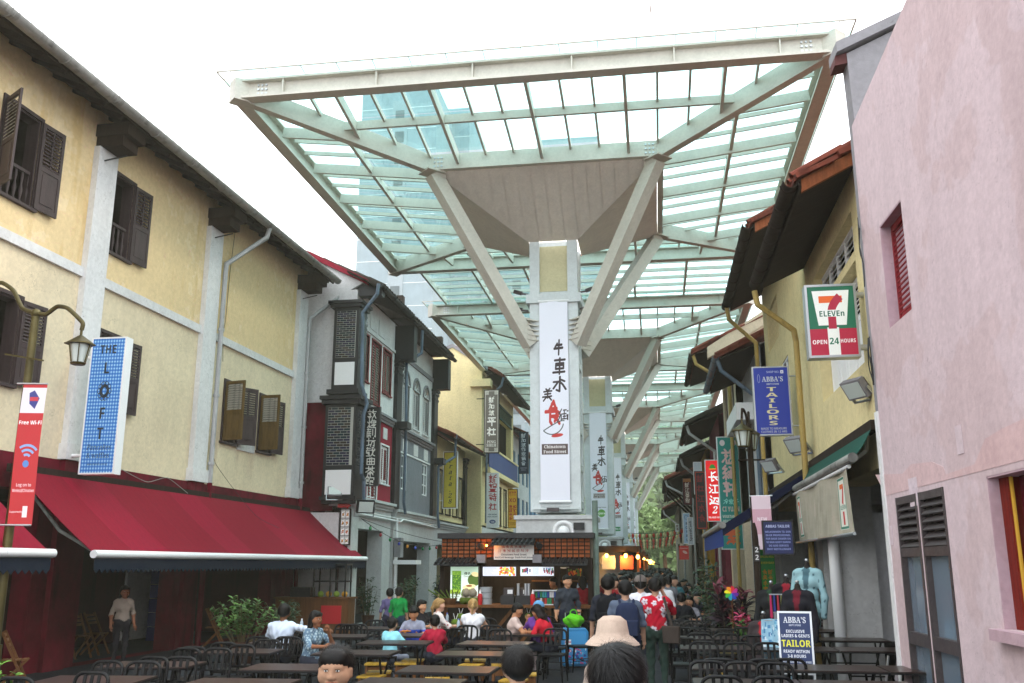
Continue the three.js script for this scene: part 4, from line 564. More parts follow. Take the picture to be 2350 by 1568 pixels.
function sign(name, label, pos, turn, w, h, t, face, { body = M.alu, frame = .03, back = true, group, cat = 'sign', bracket } = {}) {
  const o = thing(name, label, cat, pos, turn, group);                  // origin at the middle of the sign
  { const e = frame ? .004 : 0; mb().bx(-w / 2 + e, w / 2 - e, -h / 2 + e, h / 2 - e, -t / 2, t / 2).mesh('cabinet', body, o); }
  for (const s of back ? [1, -1] : [1]) { const g = new THREE.PlaneGeometry(w - 2 * frame, h - 2 * frame); const m = new THREE.Mesh(g, face); m.name = s > 0 ? 'printed_face' : 'printed_back'; m.position.z = s * (t / 2 + .004); if (s < 0) m.rotation.y = Math.PI; o.add(m); }
  if (frame) mb().bx(-w / 2, -w / 2 + frame, -h / 2, h / 2, -t / 2 - .01, t / 2 + .01).bx(w / 2 - frame, w / 2, -h / 2, h / 2, -t / 2 - .01, t / 2 + .01).bx(-w / 2 + frame, w / 2 - frame, -h / 2, -h / 2 + frame, -t / 2 - .01, t / 2 + .01).bx(-w / 2 + frame, w / 2 - frame, h / 2 - frame, h / 2, -t / 2 - .01, t / 2 + .01).mesh('frame', body, o);
  if (bracket) for (const y of [h * .36, -h * .36]) mb().cyl([bracket[0] < 0 ? -w / 2 : w / 2, y, 0], [bracket[0], y, 0], bracket[1] || .025).mesh('bracket', body, o);
  return o;
}
function blade(name, label, u0, v0, u1, v1, Z, face, o = {}) {            // sign facing down the street, from its corners in the photo
  const um = (u0 + u1) / 2, vm = (v0 + v1) / 2, a = { x: atZ(u0, vm, Z).x, y: atZ(um, v0, Z).y }, b = { x: atZ(u1, vm, Z).x, y: atZ(um, v1, Z).y }; return sign(name, label, [(a.x + b.x) / 2, (a.y + b.y) / 2, Z], 0, b.x - a.x, a.y - b.y, o.t || .14, face, o);
}
// --- left signs ---
blade('cafe_sign', 'tall blue gingham blade sign for pancakes on the cream shophouse', 203, 778, 283, 1090, -16.7, canvasMat(320, 1024, (c, w, h) => {
  fill(c, w, h, '#a3d0f0'); c.fillStyle = 'rgba(8,92,190,.62)'; for (let x = 0; x < w; x += 27) c.fillRect(x, 0, 14, h); for (let y = 0; y < h; y += 27) c.fillRect(0, y, w, 14);
  const ink = '#16222e'; txt(c, 'THE', w / 2, 84, 92, ink); txt(c, 'L', w / 2, 232, 120, ink); c.strokeStyle = ink; c.lineWidth = 26; c.beginPath(); c.ellipse(w / 2, 408, 34, 40, 0, 0, 7); c.stroke(); c.lineWidth = 5; for (let k = 0; k < 10; k++) { c.beginPath(); c.arc(w / 2 + Math.cos(k * .628) * 48, 408 + Math.sin(k * .628) * 54, 20, 0, 7); c.stroke(); } txt(c, 'F', w / 2, 580, 120, ink); txt(c, 'T', w / 2, 732, 120, ink); txt(c, 'Pancakes', w / 2, 834, 54, ink, { f: 'serif', w: 'italic' }); txt(c, '& waffles', w / 2, 896, 50, ink, { f: 'serif', w: 'normal' }); txt(c, 'www.theloft.com.sg', w / 2, 960, 22, ink, { w: 'normal' }); c.strokeStyle = '#dfe9ee'; c.lineWidth = 2; for (let k = 0; k < 60; k++) { const x = rr(90, 230), y = rr(50, 780); c.globalAlpha = .35; c.beginPath(); c.moveTo(x, y); c.lineTo(x + 12, y - 18); c.stroke(); } c.globalAlpha = 1;
}), { body: M.white, t: .22, bracket: [-.75, .035] });
blade('teahouse_sign', 'tall black blade sign with white characters beside the glazed brick pier', 834, 936, 871, 1116, -29.55, canvasMat(200, 1024, (c, w, h) => { fill(c, w, h, '#0f0e10'); column(c, '敦煌劇坊戲曲茶館', 38, 20, 122, 4, 13, '#e6e4da'); }), { body: M.black, bracket: [-.55] });
blade('society_sign', 'grey blade sign with white characters and fret corners on the yellow house', 1111, 895, 1146, 1041, -46.6, canvasMat(256, 1024, (c, w, h) => { fill(c, w, h, '#6b6258'); c.strokeStyle = '#d8d2c4'; c.lineWidth = 8; c.strokeRect(14, 14, w - 28, h - 28); for (const [x, y] of [[24, 24], [w - 70, 24], [24, h - 70], [w - 70, h - 70]]) { c.strokeRect(x, y, 46, 46); c.strokeRect(x + 14, y + 14, 18, 18); } column(c, '新加坡', 78, 110, 96, 12, 12, '#f0ece0'); column(c, '平社', 52, 440, 150, 12, 22, '#f4f0e6'); txt(c, 'PING', w / 2, 850, 62, '#f0ece0', { f: 'serif' }); txt(c, 'SHEH', w / 2, 905, 62, '#f0ece0', { f: 'serif' }); }), { body: M.timberD, bracket: [-.8] });
blade('writers_sign', 'narrow navy blade sign with pale characters beyond the yellow house', 1191, 992, 1213, 1088, -56, canvasMat(128, 640, (c, w, h) => { fill(c, w, h, '#16203c'); column(c, '新加坡作家協會', 28, 18, 66, 6, 8, '#c8ccd6'); txt(c, 'WRITERS', w / 2, 560, 22, '#aab'); txt(c, 'ASSOC.', w / 2, 590, 22, '#aab'); }), { body: M.black });
blade('prata_sign', 'yellow framed blade sign reading Prata with brush letters', 1017, 1037, 1050, 1168, -41.5, canvasMat(200, 800, (c, w, h) => { const g = ['#c9b52f', '#b8a42a', '#d4c440']; fill(c, w, h, g[0]); for (let i = 0; i < 400; i++) { c.globalAlpha = .2; c.fillStyle = g[(rnd() * 3) | 0]; c.fillRect(rnd() * w, rnd() * h, rr(10, 50), rr(10, 50)); } c.globalAlpha = 1; c.strokeStyle = '#7a5a18'; c.lineWidth = 14; c.strokeRect(6, 6, w - 12, h - 12); 'P r a t a . 2 8'.split(' ').forEach((l, i) => txt(c, l, w / 2, 120 + i * 84, 92, '#17160e', { f: 'serif', w: 'italic bold' })); }), { body: M.white, bracket: [-.8] });
blade('poetry_sign', 'white vertical sign with red characters and oval number on the left row', 1117, 1086, 1145, 1212, -47, canvasMat(200, 900, (c, w, h) => { fill(c, w, h, '#dfe2e2'); column(c, '新聲詩社', 30, 20, 140, 14, 15, '#b0202c'); txt(c, 'XIN SHENG', w / 2, 690, 30, '#26384a'); txt(c, 'POETS SOCIETY', w / 2, 728, 26, '#26384a', { max: 180 }); c.fillStyle = '#1e3a78'; c.beginPath(); c.ellipse(w / 2, 810, 56, 32, 0, 0, 7); c.fill(); txt(c, '13A', w / 2, 812, 40, '#fff'); }), { body: M.white });
blade('fish_soup_sign', 'yellow vertical sign with red characters beside the white poetry sign', 1166, 1123, 1188, 1213, -52, canvasMat(200, 840, (c, w, h) => { fill(c, w, h, '#e2a812'); txt(c, 'XO', w / 2, 240, 120, '#b41e1e'); column(c, '魚頭米粉', 14, 340, 78, 6, 10, '#b41e1e'); column(c, '螃蟹米粉', 108, 340, 78, 6, 10, '#b41e1e'); txt(c, 'Holland Village', w / 2, 120, 26, '#a02'); rowT(c, '新加坡', 20, 40, 50, 4, 6, '#b41e1e'); txt(c, 'FISH HEAD BEEHOON', w / 2, 730, 20, '#7a2a10'); txt(c, 'CRAB BEEHOON', w / 2, 760, 20, '#7a2a10'); }), { body: M.timberD });
// hanging menu board and arrow on the corner pier
blade('menu_board', 'tall menu board with dish photos on the white pier beside the red awning', 780, 1168, 804, 1252, -28.55, canvasMat(240, 800, (c, w, h) => { fill(c, w, h, '#2e2626'); for (let r = 0; r < 4; r++) for (let k = 0; k < 2; k++) { const x = 14 + k * 110, y = 12 + r * 198; c.fillStyle = '#e8e8e4'; c.fillRect(x, y, 100, 184); const cx = x + 50, cy = y + 105; c.fillStyle = '#fff'; c.beginPath(); c.ellipse(cx, cy, 42, 52, 0, 0, 7); c.fill(); for (let j = 0; j < 26; j++) { c.fillStyle = ['#b8321c', '#d8782a', '#7a2a18', '#6a8a2a', '#e2b04a'][(rnd() * 5) | 0]; c.beginPath(); c.arc(cx + rr(-26, 26), cy + rr(-34, 34), rr(5, 13), 0, 7); c.fill(); } c.fillStyle = '#444'; c.fillRect(x + 8, y + 12, 84, 8); c.fillRect(x + 8, y + 26, 50, 6); } }), { t: .06, body: M.timberD, back: false, frame: .02 });
{ const p = atZ(789, 1161, -28.5), o = thing('arrow_sign', 'red arrow sign above the menu board', 'sign', [p.x, p.y, p.z]); mb().ext([[-.2, -.06], [.1, -.06], [.1, -.1], [.24, 0], [.1, .1], [.1, .06], [-.2, .06]], .02, 0).mesh('arrow', M.red, o); }
// column banners and name plates
for (let i = 0; i < 5; i++) {
  const z = CAN_Z - PITCHZ * i + .66, face = i > 2 ? canvasMats : canvasMat(256, 1024 + 768, (c, w, h) => {
    fill(c, w, h, '#e9eaf4'); const ink = '#3b3134';
    const G2 = (ch, x0, x1, y0, y1, lw, col) => { c.save(); c.translate(x0, y0); c.transform((x1 - x0) / 100, -.08, -.06, (y1 - y0) / 100, 0, 0); glyph(c, ch, 0, 0, 100, lw, col); c.restore(); }; G2('牛', 132, 212, 365, 503, 17, ink); G2('車', 122, 230, 530, 682, 14, ink); G2('水', 108, 240, 700, 840, 13, ink); G2('美', 26, 110, 806, 918, 14, ink); G2('食', 48, 180, 916, 1130, 15, '#c23c38'); G2('街', 172, 252, 990, 1096, 11, ink);
    c.strokeStyle = '#4b5152'; c.lineWidth = 9; c.beginPath(); c.moveTo(30, 1180); c.bezierCurveTo(90, 1140, 180, 1080, 215, 1095); c.moveTo(30, 1180); c.bezierCurveTo(100, 1250, 190, 1200, 205, 1120); c.moveTo(150, 1100); c.bezierCurveTo(180, 1060, 190, 1040, 160, 1020); c.stroke(); c.fillStyle = '#c8403c'; c.beginPath(); c.ellipse(150, 1222, 52, 16, -.15, 0, 7); c.fill();
    if (i === 0) { c.fillStyle = '#5c4c4a'; c.fillRect(14, 1298, 228, 92); txt(c, 'Chinatown', w / 2, 1322, 38, '#f4f0ee', { f: 'serif', max: 190 }); txt(c, 'Food Street', w / 2, 1366, 38, '#f4f0ee', { f: 'serif', max: 200 }); }
    else { c.fillStyle = '#5c4c4a'; c.fillRect(40, 1262, 180, 70); txt(c, 'Chinatown', w / 2, 1282, 34, '#f4f0ee', { f: 'serif' }); txt(c, 'Food Street', w / 2, 1314, 34, '#f4f0ee', { f: 'serif' }); if (i === 1) { c.fillStyle = '#6aa84a'; c.beginPath(); c.arc(w / 2 + 30, 1560, 58, 0, 7); c.fill(); txt(c, 'sjora', w / 2 + 30, 1560, 48, '#fff'); txt(c, 'Beverage Partner', w / 2 + 20, 1470, 20, '#444'); } else { c.fillStyle = '#1f8a4c'; c.fillRect(60, 1520, 140, 90); txt(c, 'MILO', 130, 1566, 52, '#fff'); } }
  }, { m: { roughness: .8 } }); if (i === 2) var canvasMats = face;
  const o = thing('column_banner', ['long white cloth banner with brush characters and brown name plate on the nearest column', 'white banner with green round mark on the second column', 'white banner with green square mark on the third column', 'white banner on the fourth column', 'white banner on the farthest column'][i], 'banner', [CAN_X, 0, z]);
  const g = new THREE.PlaneGeometry(.74, 5.15, 6, 40), pp = g.attributes.position; for (let k = 0; k < pp.count; k++) pp.setZ(k, .012 * Math.sin(pp.getY(k) * 3.1 + pp.getX(k) * 4) + .01); const m = new THREE.Mesh(g, face); m.name = 'cloth'; m.position.set(0, 6.05, .02); o.add(m);
  mb().cyl([-.4, 8.64, .02], [.4, 8.64, .02], .03).mesh('top_rod', M.white, o); mb().cyl([-.4, 3.46, .02], [.4, 3.46, .02], .03).mesh('bottom_rod', M.white, o);
}
// --- right signs ---
const seven = (c, w, h) => {
  fill(c, w, h, '#dfe6de'); c.fillStyle = '#0f6a4c'; c.fillRect(0, 0, w, h * .62); c.fillStyle = '#f2f4ee'; c.beginPath(); c.moveTo(w * .1, h * .06); c.lineTo(w * .9, h * .06); c.lineTo(w * .8, h * .57); c.lineTo(w * .2, h * .57); c.fill();
  c.fillStyle = '#e8651c'; c.fillRect(w * .24, h * .14, w * .5, h * .1); c.strokeStyle = '#b21a3c'; c.lineWidth = w * .17; c.beginPath(); c.moveTo(w * .7, h * .15); c.quadraticCurveTo(w * .52, h * .26, w * .5, h * .36); c.stroke(); c.fillStyle = '#b21a3c'; c.fillRect(w * .415, h * .44, w * .17, h * .18); c.fillStyle = '#f2f4ee'; c.fillRect(w * .2, h * .345, w * .6, h * .1); txt(c, 'ELEVEn', w / 2, h * .4, w * .165, '#0f5a44', { max: w * .56 });
  c.fillStyle = '#b3133a'; c.fillRect(0, h * .62, w, h * .38); c.fillStyle = '#eef0ea'; c.fillRect(w * .38, h * .6, w * .25, h * .4); c.fillStyle = '#b21a3c'; c.fillRect(w * .415, h * .5, w * .17, h * .12);
  txt(c, 'OPEN', w * .2, h * .81, w * .12, '#f4f0ee'); txt(c, '24', w * .505, h * .8, w * .19, '#0f6a4c'); txt(c, 'HOURS', w * .8, h * .8, w * .11, '#f4f0ee', { max: w * .33 });
};
blade('convenience_store_sign', 'green white and red blade sign with a big numeral seven on the yellow house', 1849, 657, 1967, 824, -14.05, canvasMat(512, 740, seven), { t: .2, frame: .035, bracket: [.62, .045] });
blade('tailor_sign', 'bright blue blade sign reading TAILORS between two yellow downpipes', 1729, 843, 1814, 1001, -21, canvasMat(400, 800, (c, w, h) => { fill(c, w, h, '#16319c'); txt(c, 'SHOP NO.', 230, 52, 34, '#cfd6e6', { w: 'normal' }); c.fillStyle = '#e8e8ea'; c.fillRect(318, 34, 34, 38); txt(c, '4', 335, 54, 34, '#16319c'); txt(c, "ABBA'S", 220, 140, 84, '#c9cfd2', { f: 'serif', max: 250 }); txt(c, 'DEPT STORE', 220, 200, 26, '#c9cfd2'); c.strokeStyle = '#c9cfd2'; c.lineWidth = 3; c.beginPath(); c.ellipse(58, 130, 14, 50, 0, 0, 7); c.stroke(); 'TAILORS'.split('').forEach((l, i) => { c.save(); c.translate(w / 2, 262 + i * 68); c.scale(2.6, .82); txt(c, l, 0, 0, 84, '#d6cf9e'); c.restore(); }); txt(c, 'MADE TO MEASURE', w / 2, 735, 34, '#d6d6c8', { w: 'normal', max: 370 }); txt(c, 'CLOTHES IN 12 HRS', w / 2, 772, 34, '#d6d6c8', { w: 'normal', max: 370 }); }), { t: .16, bracket: [.85, .02] });
blade('vegetarian_sign', 'tall teal sign with pale pink characters behind the twin lantern post', 1650, 1003, 1701, 1262, -33, canvasMat(260, 1200, (c, w, h) => { fill(c, w, h, '#138a80'); c.fillStyle = '#e6d8da'; c.beginPath(); c.arc(62, 60, 34, 0, 7); c.fill(); c.beginPath(); c.arc(206, 60, 34, 0, 7); c.fill(); column(c, '慈緣軒', 50, 130, 160, 16, 24, '#dfb9b6'); txt(c, 'CI YUAN', w / 2, 780, 74, '#d9c4bc', { max: 220 }); txt(c, 'VEGETARIAN', w / 2, 860, 42, '#e6e4dc', { max: 220 }); txt(c, 'HEALTH FOOD', w / 2, 910, 42, '#e6e4dc', { max: 220 }); glyph(c, '素', 40, 970, 180, 26, '#d0602e'); rowT(c, '冷家子', 40, 670, 60, 6, 9, '#8fe0d4'); }), { body: M.white });
blade('riverside_sign', 'glowing red sign with white characters and small green tree', 1620, 1056, 1655, 1198, -34.2, canvasMat(220, 900, (c, w, h) => { fill(c, w, h, '#d8151c'); c.fillStyle = '#1d7a2a'; c.beginPath(); c.arc(w / 2, 100, 42, Math.PI, 0); c.fill(); c.fillRect(60, 96, 100, 22); c.fillStyle = '#e0c832'; c.fillRect(50, 124, 120, 8); column(c, '长江边', 40, 170, 146, 26, 20, '#fff'); txt(c, '2', w / 2, 740, 150, '#fff', { f: 'serif', w: 'italic bold' }); txt(c, 'TEL 6225 1611', w / 2, 850, 34, '#fff', { max: 200 }); }, { glow: .25 }), { body: M.white });
blade('dark_sign', 'dark blade sign with dim red characters beside the glowing red sign', 1596, 1082, 1622, 1216, -39.5, canvasMat(160, 800, (c, w, h) => { fill(c, w, h, '#22181a'); column(c, '新社江水食', 26, 40, 104, 36, 14, '#8a1c24'); c.strokeStyle = '#c03a1c'; c.lineWidth = 12; c.strokeRect(6, 6, w - 12, h - 12); }), { body: M.black });
blade('hunan_sign', 'dark red blade sign with brushed white characters on the timber house', 1567, 1098, 1588, 1160, -47.5, canvasMat(160, 460, (c, w, h) => { fill(c, w, h, '#5c1a1e'); c.fillStyle = '#b8743a'; c.fillRect(0, 0, w, 60); column(c, '新江茶館', 34, 70, 84, 8, 11, '#e8ddcc'); }), { body: M.black });
blade('clinic_sign', 'small white sign with blue square above the dark sign', 1592, 1061, 1612, 1135, -41, canvasMat(128, 420, (c, w, h) => { fill(c, w, h, '#cfd8e0'); c.fillStyle = '#2a6ab0'; c.fillRect(20, 150, 88, 90); txt(c, 'A', w / 2, 196, 70, '#fff'); }), { body: M.white });
blade('hotel_sign', 'pale blue vertical sign reading ROYAL', 1568, 1178, 1584, 1249, -46, canvasMat(128, 560, (c, w, h) => { fill(c, w, h, '#a9c6e2'); c.strokeStyle = '#446'; c.lineWidth = 5; c.beginPath(); c.arc(w / 2, 70, 40, 0, 7); c.stroke(); 'ROYAL'.split('').forEach((l, i) => txt(c, l, w / 2, 190 + i * 76, 74, '#2a3c5c')); }), { body: M.white });
blade('cash_sign', 'pale grey vertical sign with sideways dark lettering', 1578, 1188, 1592, 1251, -45.4, canvasMat(128, 560, (c, w, h) => { fill(c, w, h, '#c3ccd2'); c.save(); c.translate(w / 2, h / 2); c.rotate(-Math.PI / 2); txt(c, 'SpeedCash', 0, 0, 84, '#20242a'); c.restore(); }), { body: M.white });
blade('tea_house_sign', 'small white sign with dark characters near the lantern strings', 1550, 1203, 1559, 1221, -58, canvasMat(96, 200, (c, w, h) => { fill(c, w, h, '#e4e0da'); column(c, '飲茶', 12, 16, 72, 14, 9, '#7a3a40'); }), { body: M.white });
blade('red_hanging_banner', 'plain red hanging banner above the crowd', 1559, 1253, 1581, 1285, -44, canvasMat(220, 320, (c, w, h) => { fill(c, w, h, '#d22a20'); txt(c, 'Chinatown', w / 2, 60, 34, '#f4d8cc'); c.fillStyle = '#e8b8ae'; c.beginPath(); c.ellipse(w * .6, 150, 60, 30, .5, 0, 7); c.fill(); }), { body: M.red, t: .03, frame: 0 });
blade('welcome_sign', 'dark blue hanging board with pale text under the green awning', 1750, 1195, 1822, 1275, -18.4, canvasMat(480, 512, (c, w, h) => { fill(c, w, h, '#141f55'); txt(c, 'ABBAS TAILOR', w / 2, 70, 60, '#b9c2e6', { max: 440 }); ['WELKOMMEN TIL DEN', 'IN-ER PROFESSIONEL', 'FOR BADE DAMER OG', 'VI KAN GODT DANSK', 'OG GOD SERVICE', 'IMOT BESTILLINGER'].forEach((l, i) => txt(c, l, w / 2, 160 + i * 56, 42, '#8f9ccf', { max: 440 })); }), { body: M.black, t: .05 });
blade('green_menu_banner', 'bright green banner with yellow lettering behind the lamp post', 1745, 1210, 1779, 1395, -23.5, canvasMat(240, 1200, (c, w, h) => { fill(c, w, h, '#2e9e44'); ['VEGETARIAN', 'SPECIAL', 'TASTY', 'GOOD', 'SPECIAL MEAL', 'EVERYDAY'].forEach((l, i) => txt(c, l, w / 2, 80 + i * 92, 44, '#f0e84a', { max: 220 })); column(c, '食美水素', 30, 640, 70, 12, 9, '#e89a2a'); column(c, '新米粉茶', 120, 640, 70, 12, 9, '#e89a2a'); }), { body: M.white, t: .03, frame: 0 });
{ // cloth drop below the green awning
  const a = atX(1822, 1133, 2.78), b = atX(1946, 1076, 2.78), len = b.z - a.z, o = thing('cloth_drop', 'stained beige cloth drop with two printed sevens below the green awning', 'awning cloth', [2.78, 0, (a.z + b.z) / 2], -Math.PI / 2);
  const g = new THREE.PlaneGeometry(len, .95, 30, 10), p = g.attributes.position; for (let k = 0; k < p.count; k++) p.setZ(k, .03 * Math.sin(p.getX(k) * 2.6) + .05 * (0.475 - p.getY(k)) * Math.sin(p.getX(k) * 1.3 + 1));
  const m = new THREE.Mesh(g, canvasMat(1024, 220, (c, w, h) => { fill(c, w, h, '#a7a08e'); for (let i = 0; i < 500; i++) { c.globalAlpha = .06; c.fillStyle = rnd() < .5 ? '#6b6452' : '#c8c2b0'; c.fillRect(rnd() * w, rnd() * h, rr(4, 60), rr(20, 120)); } c.globalAlpha = 1; for (const x of [60, 830]) { c.save(); c.translate(x, 20); c.fillStyle = '#d8d8cc'; c.fillRect(0, 0, 110, 180); c.strokeStyle = '#3d7a64'; c.lineWidth = 8; c.strokeRect(6, 6, 98, 168); c.fillStyle = '#d8682c'; c.fillRect(24, 24, 60, 16); c.strokeStyle = '#c23c3a'; c.lineWidth = 20; c.beginPath(); c.moveTo(76, 32); c.lineTo(50, 92); c.stroke(); c.fillStyle = '#c23c3a'; c.fillRect(40, 118, 22, 46); txt(c, 'ELEVEN', 55, 104, 22, '#2c6a54'); c.restore(); } }, { m: { roughness: .95 } })); m.name = 'cloth'; m.position.set(0, (a.y + b.y) / 2 - .475, 0); o.add(m);
  mb().cyl([-len / 2 - .1, (a.y + b.y) / 2 - .95, 0], [len / 2 + .1, (a.y + b.y) / 2 - .95, 0], .025).mesh('bottom_bar', M.alu, o); mb().cyl([-len / 2 - .1, (a.y + b.y) / 2, 0], [len / 2 + .1, (a.y + b.y) / 2, 0], .03).mesh('top_bar', M.white, o);
}
// ---------- drinks stall ----------
const SZ = -21.5, sX = (u) => atZ(u, 1300, SZ).x, sY = (v) => atZ(1180, v, SZ).y;
const stall = thing('drinks_stall', 'brown tile clad drinks stall with lit menus in front of the nearest column', 'stall', [0, 0, SZ]);
{
  const xl = sX(1013), xr = sX(1356), yt = sY(1230), yb = sY(1281), y2 = sY(1300), yc = sY(1388);
  mb().bx(xl - .08, xr + .08, yt - .06, yt + .06, -1.5, .12).mesh('roof_slab', M.black, stall);
  mb().bx(xl, xr, yb - .1, yt - .06, -.06, 0).mesh('fascia_board', M.timber, stall);
  const n = 26, m = 5, tw = (xr - xl) / n, th = (yt - .06 - yb) / m, tg = [0, 1, 2].map(() => new THREE.BoxGeometry(tw - .03, th - .026, .03)), tm = [tx(0xa8603a, 'wood'), tx(0xb56a40, 'wood'), tx(0x9a5836, 'wood')];
  for (let i = 0; i < n; i++) for (let j = 0; j < m; j++) { const t = new THREE.Mesh(tg[0], tm[(rnd() * 3) | 0]); t.name = 'cladding_tile'; t.position.set(xl + (i + .5) * tw, yb + (j + .5) * th, .016 + rr(0, .012)); t.rotation.x = -.06; stall.add(t); }
  for (const [u0, u1, v] of [[1004, 1100, 1283], [1248, 1350, 1283], [1132, 1230, 1238]]) { const a = sX(u0), b = sX(u1), y = sY(v); mb().slab([a, y - .12, .4], [b, y - .12, .4], [b, y, .03], [a, y, .03], .03).mesh('little_roof', M.black, stall); for (let x = a + .05; x < b; x += .11) mb().cyl([x, y + .01, .03], [x, y - .1, .42], .03, .03, 6).mesh('roof_roll', M.black, stall); }
  mb().bx(xl, xr, y2 - .02, yb - .1, -.1, .02).mesh('lintel_beam', M.timberD, stall);
  for (const u of [1015, 1103, 1354]) mb().bx(sX(u) - .05, sX(u) + .05, 0, yb, -.1, .03).mesh('post', M.timberD, stall); mb().bx(sX(1282) - .03, sX(1282) + .03, yc, yb, -.1, 0).mesh('post', M.timberD, stall);
  mb().bx(xl, xr, yc - .06, yc, -.5, .35).mesh('counter_top', M.wood, stall); mb().bx(xl + .1, xr - .1, 0, yc - .06, -.45, .1).mesh('counter_front', M.timber, stall);
  for (let k = 0; k < 4; k++) { const a = xl + .15 + k * (xr - xl - .3) / 4, b = a + (xr - xl - .3) / 4 - .06; mb().bar([a, .1, .125], [b, yc - .12, .125], .07, .03, V(0, 0, 1)).mesh('cross_brace', M.wood, stall); mb().bx(a - .04, a + .04, .02, yc - .07, .1, .15).mesh('counter_post', M.wood, stall); }
  mb().bx(xl, xr, 0, yb, -1.44, -1.4).mesh('back_wall', M.timber, stall); mb().bx(xl, xl + .05, 0, yb, -1.4, -.1).mesh('side_wall', M.timberD, stall);
  for (const y of [1.25, 1.55]) mb().bx(sX(1205), sX(1340), y, y + .03, -1.4, -1.15).mesh('shelf', M.wood, stall);
  for (const u of [1103, 1231]) { mb().box(sX(u + 4), sY(1283), .14, .2, .18, .14).mesh('speaker_box', M.greyC, stall); }
  for (const [u, v] of [[1103, 1252], [1236, 1251]]) { const x = sX(u), y = sY(v); mb().cyl([x, y, .12], [x + .06, y - .04, .24], .06, .075).bar([x, y, .03], [x, y, .14], .03, .03).mesh('spotlight', M.black, stall); }
}
const litFace = (w, h, f, g = .2) => canvasMat(w, h, f, { glow: g });
const fruit = (c, x, y, w, h, cols, n) => { for (let i = 0; i < n; i++) { c.fillStyle = cols[(rnd() * cols.length) | 0]; c.beginPath(); c.ellipse(x + rnd() * w, y + rnd() * h, rr(8, 20), rr(10, 26), 0, 0, 7); c.fill(); } };
blade('stall_name_board', 'white board with red characters and black lettering on the drinks stall fascia', 1134, 1249, 1225, 1285, -21.38, canvasMat(640, 256, (c, w, h) => { fill(c, w, h, '#dcdad4'); rowT(c, '街食美水車牛', 118, 14, 52, 18, 5, '#a5433a'); rowT(c, '汁果鮮料飲熱冷', 66, 84, 54, 20, 5, '#a5433a'); txt(c, 'Chinatown Food Street', w / 2, 176, 44, '#1c1a1a', { max: 420 }); txt(c, 'Hot/Cold Beverage  Fresh Fruit Juices', w / 2, 226, 42, '#1c1a1a', { max: 620 }); }), { t: .04, body: M.white, back: false, frame: .008 });
blade('coconut_poster', 'lit green poster of a coconut and a tall green drink at the stall end', 1033, 1300, 1099, 1381, -21.36, litFace(400, 490, (c, w, h) => { fill(c, w, h, '#dfeee2'); c.fillStyle = '#bcd8c0'; c.fillRect(0, 0, w, 120); c.fillStyle = '#6a9a1c'; c.fillRect(24, 60, 130, 290); c.fillStyle = '#3f7412'; c.fillRect(24, 120, 130, 230); c.fillStyle = '#8ab82a'; for (let i = 0; i < 60; i++) c.fillRect(rr(24, 140), rr(60, 330), 12, 10); c.fillStyle = '#4d6a1a'; c.beginPath(); c.ellipse(340, 190, 90, 90, 0, 0, 7); c.fill(); c.fillStyle = '#f0dca0'; c.beginPath(); c.ellipse(360, 110, 60, 34, .2, 0, 7); c.fill(); c.fillStyle = '#5c7a1e'; c.beginPath(); c.ellipse(270, 390, 112, 110, 0, 0, 7); c.fill(); c.fillStyle = '#f3e2a4'; c.beginPath(); c.ellipse(270, 290, 96, 36, -.15, 0, 7); c.fill(); c.fillStyle = '#8a4a1a'; c.beginPath(); c.ellipse(270, 276, 44, 14, 0, 0, 7); c.fill(); c.fillStyle = '#9fc030'; c.fillRect(0, 330, 150, 60); rowT(c, '椰子', 200, 76, 40, 4, 6, '#22301a'); txt(c, 'Coconut', 250, 138, 32, '#22301a', { w: 'normal' }); rowT(c, '甘蔗水', 14, 360, 46, 2, 6, '#22301a'); txt(c, 'Sugarcane', 70, 428, 28, '#22301a', { w: 'normal' }); }), { t: .05, body: M.black, back: false, frame: .012, cat: 'poster' });
blade('lit_menu', 'lit menu panel with fruit and juice glasses', 1108, 1301, 1185, 1323, -21.37, litFace(512, 150, (c, w, h) => { fill(c, w, h, '#dfe3f4'); c.fillStyle = '#98a0c4'; for (let i = 0; i < 8; i++) c.fillRect(14, 14 + i * 16, rr(120, 220), 5); fruit(c, 260, 16, 230, 116, ['#e8b41c', '#d8d020', '#e2582a', '#c8303a', '#6fae2a', '#f0e46a', '#f08a2a'], 60); }), { t: .05, body: M.black, back: false, frame: .006, cat: 'menu board' });
blade('lit_menu', 'lit menu panel with soft drink cans and bottles', 1194, 1301, 1272, 1323, -21.37, litFace(512, 150, (c, w, h) => { fill(c, w, h, '#e2eaf2'); for (let i = 0; i < 26; i++) { const x = i < 12 ? rr(10, 170) : rr(300, 490); c.fillStyle = ['#2b52b0', '#8a2a3a', '#2a7a4a', '#4a3aa0', '#16324a', '#3a9ad0', '#a03040'][(rnd() * 7) | 0]; c.fillRect(x, rr(14, 70), rr(14, 26), rr(44, 64)); } c.fillStyle = '#9ab'; for (let i = 0; i < 8; i++) c.fillRect(190, 16 + i * 15, 90, 5); }), { t: .05, body: M.black, back: false, frame: .006, cat: 'menu board' });
blade('juice_poster', 'dark poster of orange fruit at the back of the drinks stall', 1300, 1303, 1338, 1326, -22.85, canvasMat(260, 160, (c, w, h) => { fill(c, w, h, '#241a12'); fruit(c, 30, 30, 200, 100, ['#e8941c', '#c8501c', '#e8b83a', '#5a7a2a'], 26); }), { t: .02, body: M.black, back: false, frame: 0, cat: 'poster' });
